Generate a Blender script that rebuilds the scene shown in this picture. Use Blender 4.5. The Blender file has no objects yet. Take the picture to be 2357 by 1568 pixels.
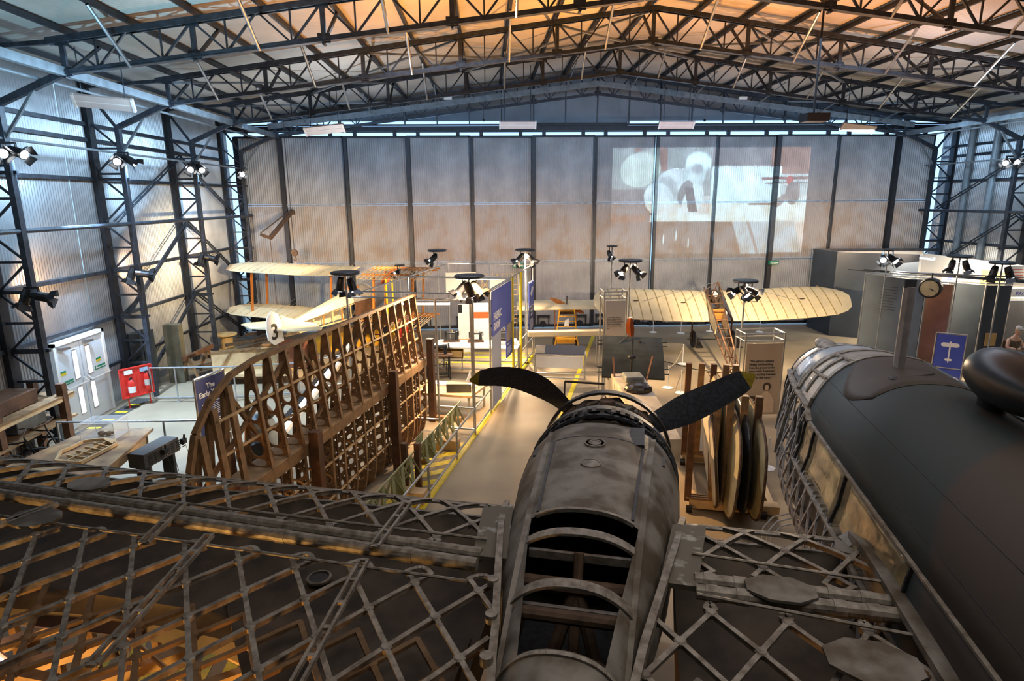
import bpy, bmesh, math, random
from mathutils import Vector, Matrix
random.seed(7)
PI = math.pi
def R(a): return math.radians(a)
# ------------------------------------------------------------------ camera, world, exposure, area lights
scn = bpy.context.scene
COL = scn.collection
FPX, YAW, PITCH, ROLL, EYE = 1406.6, 0.03907, 0.2268, -0.007646, 5.219
cf = Vector((math.sin(YAW)*math.cos(PITCH), math.cos(YAW)*math.cos(PITCH), -math.sin(PITCH)))
cr0 = Vector((math.cos(YAW), -math.sin(YAW), 0)); cu0 = cr0.cross(cf)
crt = cr0*math.cos(ROLL) + cu0*math.sin(ROLL); cup = -cr0*math.sin(ROLL) + cu0*math.cos(ROLL)
cam = bpy.data.cameras.new('camera'); camo = bpy.data.objects.new('camera', cam); COL.objects.link(camo)
cam.sensor_width = 36; cam.lens = FPX/2357*36; cam.clip_end = 200; cam.clip_start = .05
m = Matrix.Identity(4)
for i in range(3): m[i][0] = crt[i]; m[i][1] = cup[i]; m[i][2] = -cf[i]
m[2][3] = EYE; camo.matrix_world = m
scn.camera = camo
scn.view_settings.view_transform = 'Standard'; scn.view_settings.look = 'None'
scn.view_settings.gamma = 1; scn.view_settings.use_curve_mapping = False
scn.view_settings.exposure = 0.5
EYEV = Vector((0, 0, EYE))
def at(px, py, ax, val):
    """where the line of sight through a pixel meets the plane x/y/z = val"""
    d = cf + crt*((px-1178.5)/FPX) - cup*((py-784)/FPX)
    return EYEV + d*((val-EYEV[ax])/d[ax])
world = bpy.data.worlds.new('sky'); scn.world = world; world.use_nodes = True
wn = world.node_tree.nodes; wn['Background'].inputs[0].default_value = (.33, .60, 1, 1); wn['Background'].inputs[1].default_value = 1.6

def aim(o, to):
    o.rotation_euler = (Vector(to)-o.location).to_track_quat('-Z', 'Y').to_euler()
def area(loc, to, sx, sy, w, c):
    l = bpy.data.lights.new('area_lamp', 'AREA'); l.shape = 'RECTANGLE'; l.size = sx; l.size_y = sy; l.energy = w; l.color = c
    o = bpy.data.objects.new('area_lamp', l); COL.objects.link(o); o.location = loc; aim(o, to); return o
def spot(loc, to, w, c, size=60, blend=.6, r=.06):
    l = bpy.data.lights.new('spot_lamp', 'SPOT'); l.energy = w; l.color = c; l.spot_size = R(size); l.spot_blend = blend; l.shadow_soft_size = r
    o = bpy.data.objects.new('spot_lamp', l); COL.objects.link(o); o.location = loc; aim(o, to); return o
COOL = (.48, .74, 1); BLUE = (.35, .62, 1); WARM = (1, .70, .42); AMB = (1, .50, .14); NEU = (1, .9, .78)
# unseen area lights added under the ridge for general ambient light
area((4.2, 3, 8.4), (4.2, 4.5, 0), 12, 5, 210, (1, .92, .84))
area((4.2, 14.6, 8.7), (4.2, 15, 0), 14, 2.5, 300, (.56, .76, 1))
# door-wall and side-wall washers
area((-6.5, 15, 7.2), (-10, 15, 4.5), 8, .5, 260, COOL)
area((15.0, 18, 7.2), (18.6, 18, 4.5), 8, .5, 150, COOL)
area((4.2, 21.0, 7.4), (4.2, 25, 5.6), 24, .4, 300, (.42, .68, 1))
# column spots, plus unseen blue ones added as daylight on the left floor
for y in (12.7, 16.5, 20.5):
    spot((-9.0, y, 6.2), (-9.7, y+1.9, 3.6), 420, COOL, 95)
spot((-9.0, 14.5, 6.1), (-7.5, 14.6, 0), 3000, (.50, .72, 1), 75)
spot((-6.0, 13.0, 6.8), (-6.3, 12.0, 0), 900, (.5, .72, 1), 70)
for y in (12.7, 16.5, 20.5):
    spot((-9.0, y, 3.4), (-9.8, y+2.2, 3.3), 150, (1, .58, .30), 100)
spot((17.4, 20.5, 6.3), (18.5, 22.5, 3.5), 500, COOL, 100)
# warm spots on the door wall
for x, w in ((-6.8, 260), (-3.5, 400), (-1.0, 400), (2.0, 360), (5.0, 220), (8.0, 110), (12.2, 230), (14.5, 230)):
    spot((x, 20.4, 3.6), (x+.2, 24.8, 3.2), w, (1, .66, .42), 100, .9)
# unseen spots added in mid-air, aimed up to tint the roof
spot((-1.0, 13.2, 4.2), (-1.5, 13.2, 10), 1500, (1, .40, .08), 120, 1)
spot((3.5, 16.4, 4.2), (2.8, 15.2, 10), 1700, (1, .40, .08), 125, 1)
spot((8.1, 14.0, 4.0), (9.0, 13.0, 10), 1900, (1, .40, .12), 130, 1)
spot((7.1, 18.0, 4.0), (7.0, 19.5, 10), 500, (1, .58, .42), 125, 1)
spot((-4.5, 18.5, 4.0), (-4.5, 18.0, 9), 560, (.72, .86, 1), 130, 1)
spot((-5.0, 10.5, 4.5), (-5.6, 11.0, 9), 800, (.40, .78, 1), 125, 1)
spot((13.0, 15.5, 4.0), (13.5, 15.5, 9), 600, (.78, .86, 1), 130, 1)
# exhibits
spot((-3.9, 17.0, 3.5), (-6.6, 20.5, 1.6), 1250, (1, .72, .38), 110)
spot((-.4, 13.2, 3.5), (-2.4, 11.6, 1.2), 1300, WARM, 100)
spot((-.4, 13.2, 3.5), (1.5, 12.5, 0), 2600, (1, .56, .20), 115)
spot((1.2, 20.0, 3.5), (2.5, 18.5, 0), 1700, WARM, 115)
spot((4.1, 16.9, 3.4), (2.6, 14.5, 0), 1600, (1, .68, .36), 115)
spot((4.1, 16.9, 3.4), (5.6, 14.5, 0), 1900, (1, .70, .38), 115)
spot((7.1, 16.0, 3.0), (8.0, 20.0, 1.4), 2000, (1, .78, .5), 110)
spot((7.1, 16.0, 3.0), (5.2, 12.0, 0), 1300, (1, .72, .44), 100)
spot((13.0, 19.0, 3.3), (15.5, 17.5, 0), 1600, (1, .78, .5), 120)
spot((11.5, 18.8, 3.6), (12.2, 16.0, 1), 90, COOL, 100)
spot((1.2, 9.6, 6.6), (3.6, 6.9, 2.2), 420, (.85, .9, 1), 50)  # unseen spot added to brighten the lattice of the bomber nose
# low orange lamps on the floor under the big wing
spot((-4.6, 2.2, .7), (-3.2, 4.7, 1.4), 430, (1, .52, .14), 115)
spot((-1.6, 2.2, .8), (-.9, 3.9, 1.8), 110, (1, .40, .08), 120)

# ------------------------------------------------------------------ materials
MATS = {}
def mat(name, c, rough=.6, metal=0., var=.25, scale=6., c2=None, bump=0., emit=0., alpha=None, trans=0., ior=1.45, thr=(.35, .65), det=6):
    if name in MATS: return MATS[name]
    M = bpy.data.materials.new(name); M.use_nodes = True; nt = M.node_tree; N = nt.nodes; L = nt.links
    b = N['Principled BSDF']; b.inputs['Roughness'].default_value = rough; b.inputs['Metallic'].default_value = metal
    tc = N.new('ShaderNodeTexCoord'); no = N.new('ShaderNodeTexNoise'); no.inputs['Scale'].default_value = scale; no.inputs['Detail'].default_value = det
    L.new(tc.outputs['Object'], no.inputs['Vector'])
    mr = N.new('ShaderNodeMapRange'); mr.inputs[1].default_value = thr[0]; mr.inputs[2].default_value = thr[1]
    L.new(no.outputs['Fac'], mr.inputs[0])
    mx = N.new('ShaderNodeMix'); mx.data_type = 'RGBA'
    cc = c2 if c2 else tuple(x*(1-var) for x in c)
    mx.inputs['A'].default_value = (*c, 1); mx.inputs['B'].default_value = (*cc, 1)
    L.new(mr.outputs[0], mx.inputs['Factor']); L.new(mx.outputs['Result'], b.inputs['Base Color'])
    if bump:
        bp = N.new('ShaderNodeBump'); bp.inputs['Strength'].default_value = bump; bp.inputs['Distance'].default_value = .01
        L.new(no.outputs['Fac'], bp.inputs['Height']); L.new(bp.outputs[0], b.inputs['Normal'])
    if emit:
        b.inputs['Emission Color'].default_value = (*c, 1); b.inputs['Emission Strength'].default_value = emit
    if trans: b.inputs['Transmission Weight'].default_value = trans; b.inputs['IOR'].default_value = ior
    if alpha is not None: b.inputs['Alpha'].default_value = alpha
    MATS[name] = M; return M
STEEL = mat('blue_grey_painted_steel', (.050, .062, .082), .42, .35, .5, 9)
STEELL = mat('light_grey_painted_steel', (.20, .235, .265), .5, .2, .35, 5)
STEELD = mat('dark_steel', (.022, .026, .034), .5, .3, .4, 6)
TUBE = mat('bright_steel_tube', (.42, .46, .52), .28, .85, .3, 5)
DOORS = mat('door_sheet_metal', (.34, .355, .375), .50, .12, .30, 1.1, bump=.05)
GALV = mat('galvanised_sheet', (.40, .42, .44), .36, .65, .30, 1.1, bump=.05)
ROOFM = mat('roof_sheet', (.42, .40, .37), .55, .25, .25, .6)
SCAF = mat('galvanised_tube', (.50, .52, .54), .35, .75, .25, 8)
CONC = mat('concrete_floor', (.30, .240, .160), .68, 0, .3, .9, c2=(.205, .160, .105), bump=.05, thr=(.3, .7), det=9)
YEL = mat('yellow_floor_paint', (.78, .60, .02), .5, 0, .25, 9)
BLK = mat('black_floor_paint', (.06, .055, .05), .6, 0, .3, 9)
GEO = mat('corroded_aluminium', (.27, .245, .21), .55, .3, .5, 14, c2=(.12, .10, .078), bump=.3)
GEOB = mat('corroded_skin', (.20, .185, .165), .62, .2, .5, 3.2, c2=(.075, .058, .038), bump=.6, det=15, thr=(.42,.60))
GEOP = mat('flaking_skin', (.105, .092, .068), .65, .15, .5, 7, c2=(.30, .31, .29), bump=.3, thr=(.56, .66), det=14)
DIRTY = mat('brown_wing_underskin', (.085, .062, .042), .7, 0, .5, 3, c2=(.030, .022, .016), bump=.5, det=12)
RUBB = mat('black_paint', (.012, .012, .014), .55, 0, .3, 20, c2=(.03, .033, .04), det=10)
BLADE = mat('black_blade_paint', (.014, .015, .019), .5, 0, .3, 26, c2=(.035, .04, .055), det=8)
TIPY = mat('yellow_blade_tip', (.30, .22, .015), .5, 0, .3, 20)
CAMO = mat('green_and_brown_dope', (.015, .025, .027), .66, 0, .2, .55, c2=(.036, .026, .020), bump=.1, thr=(.5, .53), det=1)
WOOD = mat('aged_spruce', (.30, .17, .075), .6, 0, .45, 8, bump=.15)
WOODD = mat('dark_timber', (.13, .058, .026), .65, 0, .5, 6, bump=.2)
WOODL = mat('pale_timber', (.60, .42, .22), .6, 0, .25, 6, bump=.1)
WOODO = mat('varnished_orange_wood', (.50, .17, .03), .35, 0, .3, 5)
LINEN = mat('cream_linen', (.70, .58, .36), .7, 0, .16, 2.5)
LINEND = mat('tan_linen', (.55, .42, .22), .7, 0, .3, 3)
WHT = mat('white_paint', (.80, .80, .78), .45, 0, .06, 3)
GRYB = mat('grey_board', (.50, .48, .44), .6, 0, .06, 3)
NAVY = mat('navy_sign', (.028, .045, .17), .45, 0, .12, 3)
BLUS = mat('blue_sign', (.06, .10, .50), .45, 0, .15, 2)
DKBL = mat('dark_blue_partition', (.045, .060, .082), .35, .1, .25, 1.5)
RED = mat('red_paint', (.62, .03, .02), .4, 0, .15, 5)
YELA = mat('yellow_aircraft_dope', (.80, .42, .03), .5, 0, .2, 4)
GREENS = mat('green_sign', (.0, .20, .10), .5, 0, .05, 3)
BLKP = mat('black_enamel', (.015, .015, .017), .3, .1, .3, 10)
GDK = mat('dark_green_fabric', (.050, .062, .055), .65, 0, .45, 4, bump=.2)
GGRN = mat('pale_green_primer', (.36, .38, .20), .5, .1, .25, 8)
RUST = mat('rusty_iron', (.11, .065, .040), .75, .2, .5, 9, bump=.3)
GLS = mat('perspex', (.80, .84, .86), .06, 0, .05, 2, alpha=.25)
PERS = mat('tinted_perspex', (.50, .38, .20), .08, .25, .35, 4.5, c2=(.20,.15,.09), alpha=.85, bump=1.0, det=2)
LAMP = mat('lamp_lens', (.95, .98, 1), .3, 0, 0, 1, emit=6)
LAMPW = mat('warm_lamp_lens', (1, .85, .6), .3, 0, 0, 1, emit=14)
FLUO = mat('fluorescent_tube', (1, .92, .80), .3, 0, 0, 1, emit=9)
PINK = mat('pink_grey_heater', (.52, .42, .38), .5, .1, .1, 5)
SKIN = mat('skin', (.55, .33, .24), .55, 0, .12, 8)
CLOTH = mat('brown_waistcoat', (.11, .08, .05), .8, 0, .3, 8)
TWEED = mat('dark_trousers', (.07, .05, .05), .85, 0, .3, 12)
CAPM = mat('grey_flat_cap', (.40, .38, .36), .8, 0, .25, 20)
PALEW = mat('white_text', (.85, .85, .84), .6, 0, .02, 3)
GTXT = mat('grey_text', (.07, .065, .06), .7, 0, .05, 3)
PHOTO = mat('sepia_print', (.40, .33, .25), .6, 0, .5, 3)
TYREM = mat('tyre_rubber', (.03, .028, .026), .8, 0, .3, 10)
ALU = mat('brushed_aluminium', (.55, .57, .60), .3, .8, .15, 3)
OCH = mat('ochre_board', (.55, .36, .14), .7, 0, .2, 2)

# ------------------------------------------------------------------ mesh helpers
ORG = {}
class MB:
    def __init__(s, M=None): s.v = []; s.f = []; s.mi = []; s.k = 0; s.M = M
    def add(s, vs, fs):
        n = len(s.v)
        for p in vs:
            p = Vector(p); s.v.append(s.M @ p if s.M else p)
        for f in fs: s.f.append([i+n for i in f]); s.mi.append(s.k)
    def box(s, a, b):
        x0, y0, z0 = a; x1, y1, z1 = b
        s.add([(x0,y0,z0),(x1,y0,z0),(x1,y1,z0),(x0,y1,z0),(x0,y0,z1),(x1,y0,z1),(x1,y1,z1),(x0,y1,z1)],
              [(0,3,2,1),(4,5,6,7),(0,1,5,4),(1,2,6,5),(2,3,7,6),(3,0,4,7)])
        return s
    def bar(s, p, q, w, h=None, up=(0,0,1)):
        h = h or w; p = Vector(p); q = Vector(q); d = (q-p)
        if d.length < 1e-6: return s
        d.normalize(); up = Vector(up)
        if abs(d.dot(up)) > .95: up = Vector((0,1,0)) if abs(d.y) < .9 else Vector((1,0,0))
        a = d.cross(up).normalized()*w/2; b = a.cross(d).normalized()*h/2
        s.add([p-a-b, p+a-b, p+a+b, p-a+b, q-a-b, q+a-b, q+a+b, q-a+b], [(0,3,2,1),(4,5,6,7),(0,1,5,4),(1,2,6,5),(2,3,7,6),(3,0,4,7)])
        return s
    def tube(s, p, q, r, n=8, r2=None):
        p = Vector(p); q = Vector(q); d = (q-p)
        if d.length < 1e-6: return s
        d.normalize(); r2 = r if r2 is None else r2
        a = d.orthogonal().normalized(); b = d.cross(a)
        vs = []
        for c, rr in ((p, r), (q, r2)):
            for i in range(n):
                t = 2*PI*i/n; vs.append(c + a*(rr*math.cos(t)) + b*(rr*math.sin(t)))
        s.add(vs, [(i, (i+1)%n, n+(i+1)%n, n+i) for i in range(n)] + [tuple(range(n-1,-1,-1)), tuple(range(n, 2*n))])
        return s
    def path(s, pts, r, n=8, closed=False):
        pts = [Vector(p) for p in pts]; k = len(pts); rings = []
        prev = None
        for i, p in enumerate(pts):
            if closed: d = pts[(i+1)%k]-pts[i-1]
            else: d = pts[min(i+1,k-1)]-pts[max(i-1,0)]
            d.normalize()
            a = d.orthogonal().normalized() if prev is None else (prev - d*prev.dot(d)).normalized()
            prev = a; b = d.cross(a); rr = r[i] if isinstance(r, (list, tuple)) else r
            rings.append([p + a*(rr*math.cos(2*PI*j/n)) + b*(rr*math.sin(2*PI*j/n)) for j in range(n)])
        fs = []
        for i in range(k if closed else k-1):
            for j in range(n): fs.append((i*n+j, i*n+(j+1)%n, ((i+1)%k)*n+(j+1)%n, ((i+1)%k)*n+j))
        if not closed: fs += [tuple(range(n-1,-1,-1)), tuple(range((k-1)*n, k*n))]
        s.add([v for r_ in rings for v in r_], fs); return s
    def loft(s, rings, closed=True, caps=True, skip=None):
        n = len(rings[0]); fs = []
        for i in range(len(rings)-1):
            for j in range(n if closed else n-1):
                if skip and skip(i, j): continue
                fs.append((i*n+j, i*n+(j+1)%n, (i+1)*n+(j+1)%n, (i+1)*n+j))
        if caps and closed: fs += [tuple(range(n-1,-1,-1)), tuple(range((len(rings)-1)*n, len(rings)*n))]
        s.add([v for r_ in rings for v in r_], fs); return s
    def prism(s, poly, o, u, v, t):
        """polygon (list of 2-D points) in the plane o,u,v given thickness t along u x v"""
        o = Vector(o); u = Vector(u).normalized(); v = Vector(v).normalized(); w = u.cross(v)*t; n = len(poly)
        a = [o+u*x+v*y for x, y in poly]
        s.add([p-w/2 for p in a]+[p+w/2 for p in a], [tuple(range(n-1,-1,-1)), tuple(range(n, 2*n))]+[(i,(i+1)%n,n+(i+1)%n,n+i) for i in range(n)])
        return s
    def lathe(s, prof, o, ax=(0,0,1), n=16):
        """profile [(radius, height)] turned about an axis"""
        o = Vector(o); ax = Vector(ax).normalized(); a = ax.orthogonal().normalized(); b = ax.cross(a)
        rings = [[o+ax*h+a*(r*math.cos(2*PI*i/n))+b*(r*math.sin(2*PI*i/n)) for i in range(n)] for r, h in prof]
        return s.loft(rings)
    def ell(s, c, rx, ry, rz, n=14, k=9):
        c = Vector(c); rings = []
        for i in range(1, k):
            ph = PI*i/k; rings.append([c+Vector((rx*math.sin(ph)*math.cos(2*PI*j/n), ry*math.sin(ph)*math.sin(2*PI*j/n), -rz*math.cos(ph))) for j in range(n)])
        return s.loft(rings)
    def corr(s, o, u, L, v, H, amp=.016, pitch=.085, per=6):
        """corrugated sheet: waves across u, straight along v"""
        o = Vector(o); u = Vector(u).normalized(); v = Vector(v).normalized(); w = u.cross(v); k = max(2, int(L/pitch*per)); vs = []
        for i in range(k+1):
            x = L*i/k; d = w*(amp*math.sin(2*PI*x/pitch)); vs += [o+u*x+d, o+u*x+v*H+d]
        s.add(vs, [(2*i, 2*i+2, 2*i+3, 2*i+1) for i in range(k)]); return s
    def build(s, name, m, parent=None, smooth=False, loc=None, bevel=0):
        me = bpy.data.meshes.new(name)
        org = ORG.get(parent.name, Vector()) if parent else (Vector(loc) if loc is not None else Vector())
        me.from_pydata([tuple(v-org) for v in s.v], [], s.f)
        for x in (m if isinstance(m, (list, tuple)) else [m]): me.materials.append(x)
        if any(s.mi): me.polygons.foreach_set('material_index', s.mi)
        if smooth: me.polygons.foreach_set('use_smooth', [True]*len(me.polygons))
        bm = bmesh.new(); bm.from_mesh(me); bmesh.ops.recalc_face_normals(bm, faces=bm.faces); bm.to_mesh(me); bm.free()
        if smooth:
            try: me.set_sharp_from_angle(angle=R(40))
            except Exception: pass
        me.update()
        o = bpy.data.objects.new(name, me); COL.objects.link(o)
        if parent: o.parent = parent
        else: o.location = org
        ORG[o.name] = org
        if bevel:
            b = o.modifiers.new('bevel', 'BEVEL'); b.width = bevel; b.segments = 2
        return o
def tag(o, label, cat, group=None, kind=None):
    o['label'] = label; o['category'] = cat
    if group: o['group'] = group
    if kind: o['kind'] = kind
    return o
def thing(name, label, cat, loc=(0,0,0), group=None):
    o = bpy.data.objects.new(name, None); COL.objects.link(o); o.empty_display_size = .2
    o.location = loc; ORG[o.name] = Vector(loc)
    return tag(o, label, cat, group)
def struct(name, mb, m, parent=None, **k):
    o = mb.build(name, m, parent, **k)
    if not parent: o['kind'] = 'structure'
    return o
def dup(root, off, label=None):
    def cp(o, par):
        c = o.copy(); COL.objects.link(c)
        if par: c.parent = par
        ORG[c.name] = ORG[o.name]
        for ch in o.children: cp(ch, c)
        return c
    r_ = cp(root, None); r_.location = Vector(root.location)+Vector(off); ORG[r_.name] = ORG[root.name]+Vector(off)
    if label: r_['label'] = label
    return r_
def frm(o, u, v):
    u = Vector(u).normalized(); v = Vector(v).normalized(); w = u.cross(v); M = Matrix.Identity(4)
    for i in range(3): M[i][0] = u[i]; M[i][1] = v[i]; M[i][2] = w[i]; M[i][3] = o[i]
    return M
def text(body, size, M, m, parent, name='lettering', align='LEFT', sp=1.0, bold=0, line=1.0):
    cu = bpy.data.curves.new('t', 'FONT'); cu.body = body; cu.size = size; cu.align_x = align; cu.extrude = .002; cu.space_character = sp; cu.offset = bold; cu.space_line = line; cu.resolution_u = 3
    to = bpy.data.objects.new('t', cu); COL.objects.link(to)
    bpy.context.view_layer.update()
    me = bpy.data.meshes.new_from_object(to.evaluated_get(bpy.context.evaluated_depsgraph_get()))
    bpy.data.objects.remove(to); me.transform(M)
    org = ORG.get(parent.name, Vector()); me.transform(Matrix.Translation(-org)); me.materials.clear(); me.materials.append(m); me.name = name
    o = bpy.data.objects.new(name, me); COL.objects.link(o); o.parent = parent; ORG[o.name] = org
    return o
def lines(M, x0, y0, w, n, dy, h, m, parent, name='small_print'):
    b = MB(M)
    for i in range(n): b.box((x0, y0-i*dy-h, -.001), (x0+w*random.uniform(.72, 1), y0-i*dy, .003))
    return b.build(name, m, parent)
# ================================================================== the setting
TH = R(14.4); FD = Vector((math.sin(TH), math.cos(TH), 0)); VD = Vector((math.cos(TH), -math.sin(TH), 0)); UP = Vector((0,0,1))
fl = MB(); fl.add([(-30,-12,0),(40,-12,0),(40,45,0),(-30,45,0)], [(0,1,2,3)])
def stripe(p, q, w, k, z=.004):
    fl.k = k; p = Vector((*p, z)); q = Vector((*q, z)); d = (q-p).normalized(); a = Vector((-d.y, d.x, 0))*w/2
    fl.add([p-a, q-a, q+a, p+a], [(0,1,2,3)])
def quad(pts, k, z=.004): fl.k = k; fl.add([(x, y, z) for x, y in pts], [tuple(range(len(pts)))])
L0 = Vector((-1.13, 10.07, 0))
def LF(t, v): p = L0+FD*t+VD*v; return (p.x, p.y)
stripe(LF(-3, 0), LF(11.9, 0), .13, 1)
stripe((1.45, 13.0), (4.38, 24.3), .13, 1)
for y in (19.6, 20.3, 20.9): stripe((-1.9, y), (1.4, y-.35), .16, 1)
for i in range(9):
    t = -1.2+i*.46; quad([LF(t, -.06), LF(t+.24, -.06), LF(t-.30, -.72), LF(t-.54, -.72)], 1, .003)
for i in range(9):
    quad([(-4.9+i*.34, 7.9), (-4.74+i*.34, 7.9), (-4.3+i*.28, 5.2), (-4.44+i*.28, 5.2)], 1, .004)
for i in range(5): quad([(2.2+i*.5, 7.9), (2.5+i*.5, 7.85), (2.4+i*.5, 7.45), (2.1+i*.5, 7.5)], 1)
for i in range(5):
    quad([(-9.55, 13.45+i*.56), (-9.25, 13.45+i*.56), (-9.25, 13.57+i*.56), (-9.55, 13.57+i*.56)], 1, .008)
quad([(-9.62, 13.2), (-9.2, 13.2), (-9.2, 16.3), (-9.62, 16.3)], 2, .004)
struct('floor', fl, [CONC, YEL, BLK])
def wall(name, o, u, L, v, H, m=GALV, **k): b = MB(); b.corr(o, u, L, v, H, **k); return struct(name, b, m)
XL, XR, YB, XC = -10.0, 18.5, 25.15, 4.25
# side walls, the left one with a gap for the fire doors
b = MB(); b.corr((XL,-12,0), (0,1,0), 25.72, (0,0,1), 8.3); b.corr((XL,15.58,0), (0,1,0), YB-15.58, (0,0,1), 8.3); b.corr((XL,13.72,2.1), (0,1,0), 1.86, (0,0,1), 6.2)
struct('wall_left', b, GALV)
wall('wall_right', (XR,-12,0), (0,1,0), YB+12, (0,0,1), 8.3)
b = MB(); b.box((XL,-12.1,0), (XR,-12,10.6)); struct('wall_front', b, STEELL)
# gable above the doors
b = MB(); b.add([(XL-.05,YB,8.2),(XR+.05,YB,8.2),(XR+.05,YB,8.35),(XC,YB,10.35),(XL-.05,YB,8.35)], [(0,1,2,3,4)])
b.box((1.0, YB-.02, 7.9), (5.6, YB+.02, 8.25))
gab = struct('wall_back', b, mat('gable_sheet', (.22,.26,.31), .6, .1, .2, 1.5))
# corrugated roof
for s in (-1, 1):
    b = MB(); u = (0,1,0); hx = XC-XL+.1
    o = Vector((XC, -12.2, 10.12)); v = Vector((s*hx, 0, -hx*.137)); b.corr(o, u, 37.6, v, v.length, amp=.012)
    struct('ceiling_left' if s < 0 else 'ceiling_right', b, ROOFM)
# sliding hangar doors across the back wall
X0 = -7.9; SP = 2.43
stainmat = mat('stained_galvanised_sheet', (.30,.30,.305), .5, .12, .2, 1.1, c2=(.27,.232,.20), bump=.05, thr=(.46,.60))
for i in range(-1, 11):
    xa = X0+i*SP; xb = xa+SP
    if i == -1: xa = -9.6
    if i == 10: xb = 17.9
    y = YB-.35+(.11 if i % 2 else 0)
    root = thing('door_%d' % (i+3), '', 'door', ((xa+xb)/2, y, 0))
    for kk in ('label', 'category'): del root[kk]
    root['kind'] = 'structure'
    for z0, z1, mm in ((.10, 2.72, DOORS), (2.80, 5.02, stainmat), (5.10, 7.60, DOORS)):
        b = MB(); b.corr((xa+.05, y, z0), (1,0,0), xb-xa-.1, (0,0,1), z1-z0, amp=.017, pitch=.085, per=8); b.build('door_sheet', mm, root)
    b = MB()
    for z in (2.76, 5.06): b.box((xa+.04, y-.035, z-.035), (xb-.04, y+.03, z+.035))
    b.build('mid_rail', STEELL, root)
    b = MB(); b.box((xa+(.01 if i == 6 else -.05), y-.09, .06), (xa+.12, y+.05, 7.62)); b.build('door_post', STEELD, root)
    b = MB(); b.box((xb-.055, y-.05, .06), (xb-.01, y+.05, 7.62)); b.build('door_post', STEEL, root)
    b = MB(); b.box((xa, y-.05, .06), (xb, y+.05, .17)); b.box((xa, y-.05, 7.56), (xb, y+.05, 7.64)); b.build('door_rail', STEELD, root)
    for xx in (xa+.45, xb-.45):
        b = MB(); b.box((xx-.26, y-.12, .50), (xx+.26, y-.04, .56)); b.box((xx-.24, y-.10, .17), (xx-.20, y-.05, .5)); b.box((xx+.20, y-.10, .17), (xx+.24, y-.05, .5)); b.tube((xx-.02,y-.16,.2),(xx-.02,y-.03,.2),.13,12); b.build('door_roller', STEELD, root)
        b = MB(); b.box((xx-.07, y-.05, 7.62), (xx+.07, y+.05, 7.78)); b.build('top_hanger', STEELD, root)
# header over the doors
b = MB(); b.box((XL, 24.72, 7.80), (XR, 24.86, 7.98)); b.box((XL, 24.95, 7.78), (XR, 25.1, 7.86)); b.box((XL, 24.6, 7.98), (XR, 24.66, 8.04))
struct('trim_1', b, STEELD)
# ------------------------------------------------------------------ double fire door in the left wall
dr = thing('door_1', '', 'door', (XL+.1, 14.65, 0))
for kk in ('label','category'): del dr[kk]
dr['kind'] = 'structure'
DG = mat('grey_fire_door', (.60, .63, .66), .45, 0, .05, 2)
xd = XL+.20
b = MB(); b.box((xd-.1,13.72,0),(xd+.03,13.80,2.12)); b.box((xd-.1,15.50,0),(xd+.03,15.58,2.12)); b.box((xd-.1,13.72,2.04),(xd+.03,15.58,2.12)); b.build('door_frame', WHT, dr)
PANE = mat('daylit_pane', (.93, .90, 1), .2, 0, 0, 1, emit=2.2)
for y0, y1, s in ((13.80, 14.64, 1), (14.66, 15.50, -1)):
    lf = MB().box((xd-.04, y0+.005, .01), (xd, y1-.005, 2.03)).build('door_leaf', DG, dr)
    hy = y1-.30 if s > 0 else y0+.16
    for z0, z1 in ((1.15, 1.82), (.28, .92)):
        MB().box((xd, hy-.02, z0-.03), (xd+.012, hy+.16, z1+.03)).build('pane_frame', ALU, lf)
        MB().box((xd+.008, hy, z0), (xd+.018, hy+.14, z1)).build('window_pane', PANE, lf)
    b = MB(); b.tube((xd+.10, y0+.04, 1.02), (xd+.10, y1-.04, 1.02), .018, 8)
    for yy in (y0+.06, y1-.06): b.bar((xd, yy, 1.10), (xd+.11, yy, 1.0), .04, .10)
    b.build('push_bar', WHT, lf)
    sy = y0+.04 if s > 0 else y0+.42
    gs = MB().box((xd, sy-.01, 1.10 if s > 0 else 1.16), (xd+.008, sy+.40, 1.19 if s > 0 else 1.25)).build('push_bar_sign', GREENS, lf)
    text('Push bar to open', .048, frm((xd+.012, sy+.07, 1.125 if s > 0 else 1.185), (0,1,0), (0,0,1)), PALEW, lf, 'lettering')
    MB().prism([(0,.02),(.02,0),(.05,.06),(.04,.07),(.02,.03),(.01,.04)], (xd+.012, sy+.005, 1.12 if s > 0 else 1.18), (0,1,0), (0,0,1), .003).build('tick_mark', PALEW, lf)
    n = MB(); n.box((xd, sy+.08 if s<0 else sy+.02, 1.40), (xd+.006, sy+.26 if s<0 else sy+.20, 1.44)); n.build('notice', GREENS, lf)
    n = MB(); n.box((xd, sy+.08 if s<0 else sy+.02, 1.34), (xd+.006, sy+.26 if s<0 else sy+.20, 1.395)); n.build('notice', YEL, lf)
    MB().bar((xd+.02, y0+.1, 1.97), (xd+.06, y0+.42, 1.93), .04, .05).build('door_closer', TUBE, lf)

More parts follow.
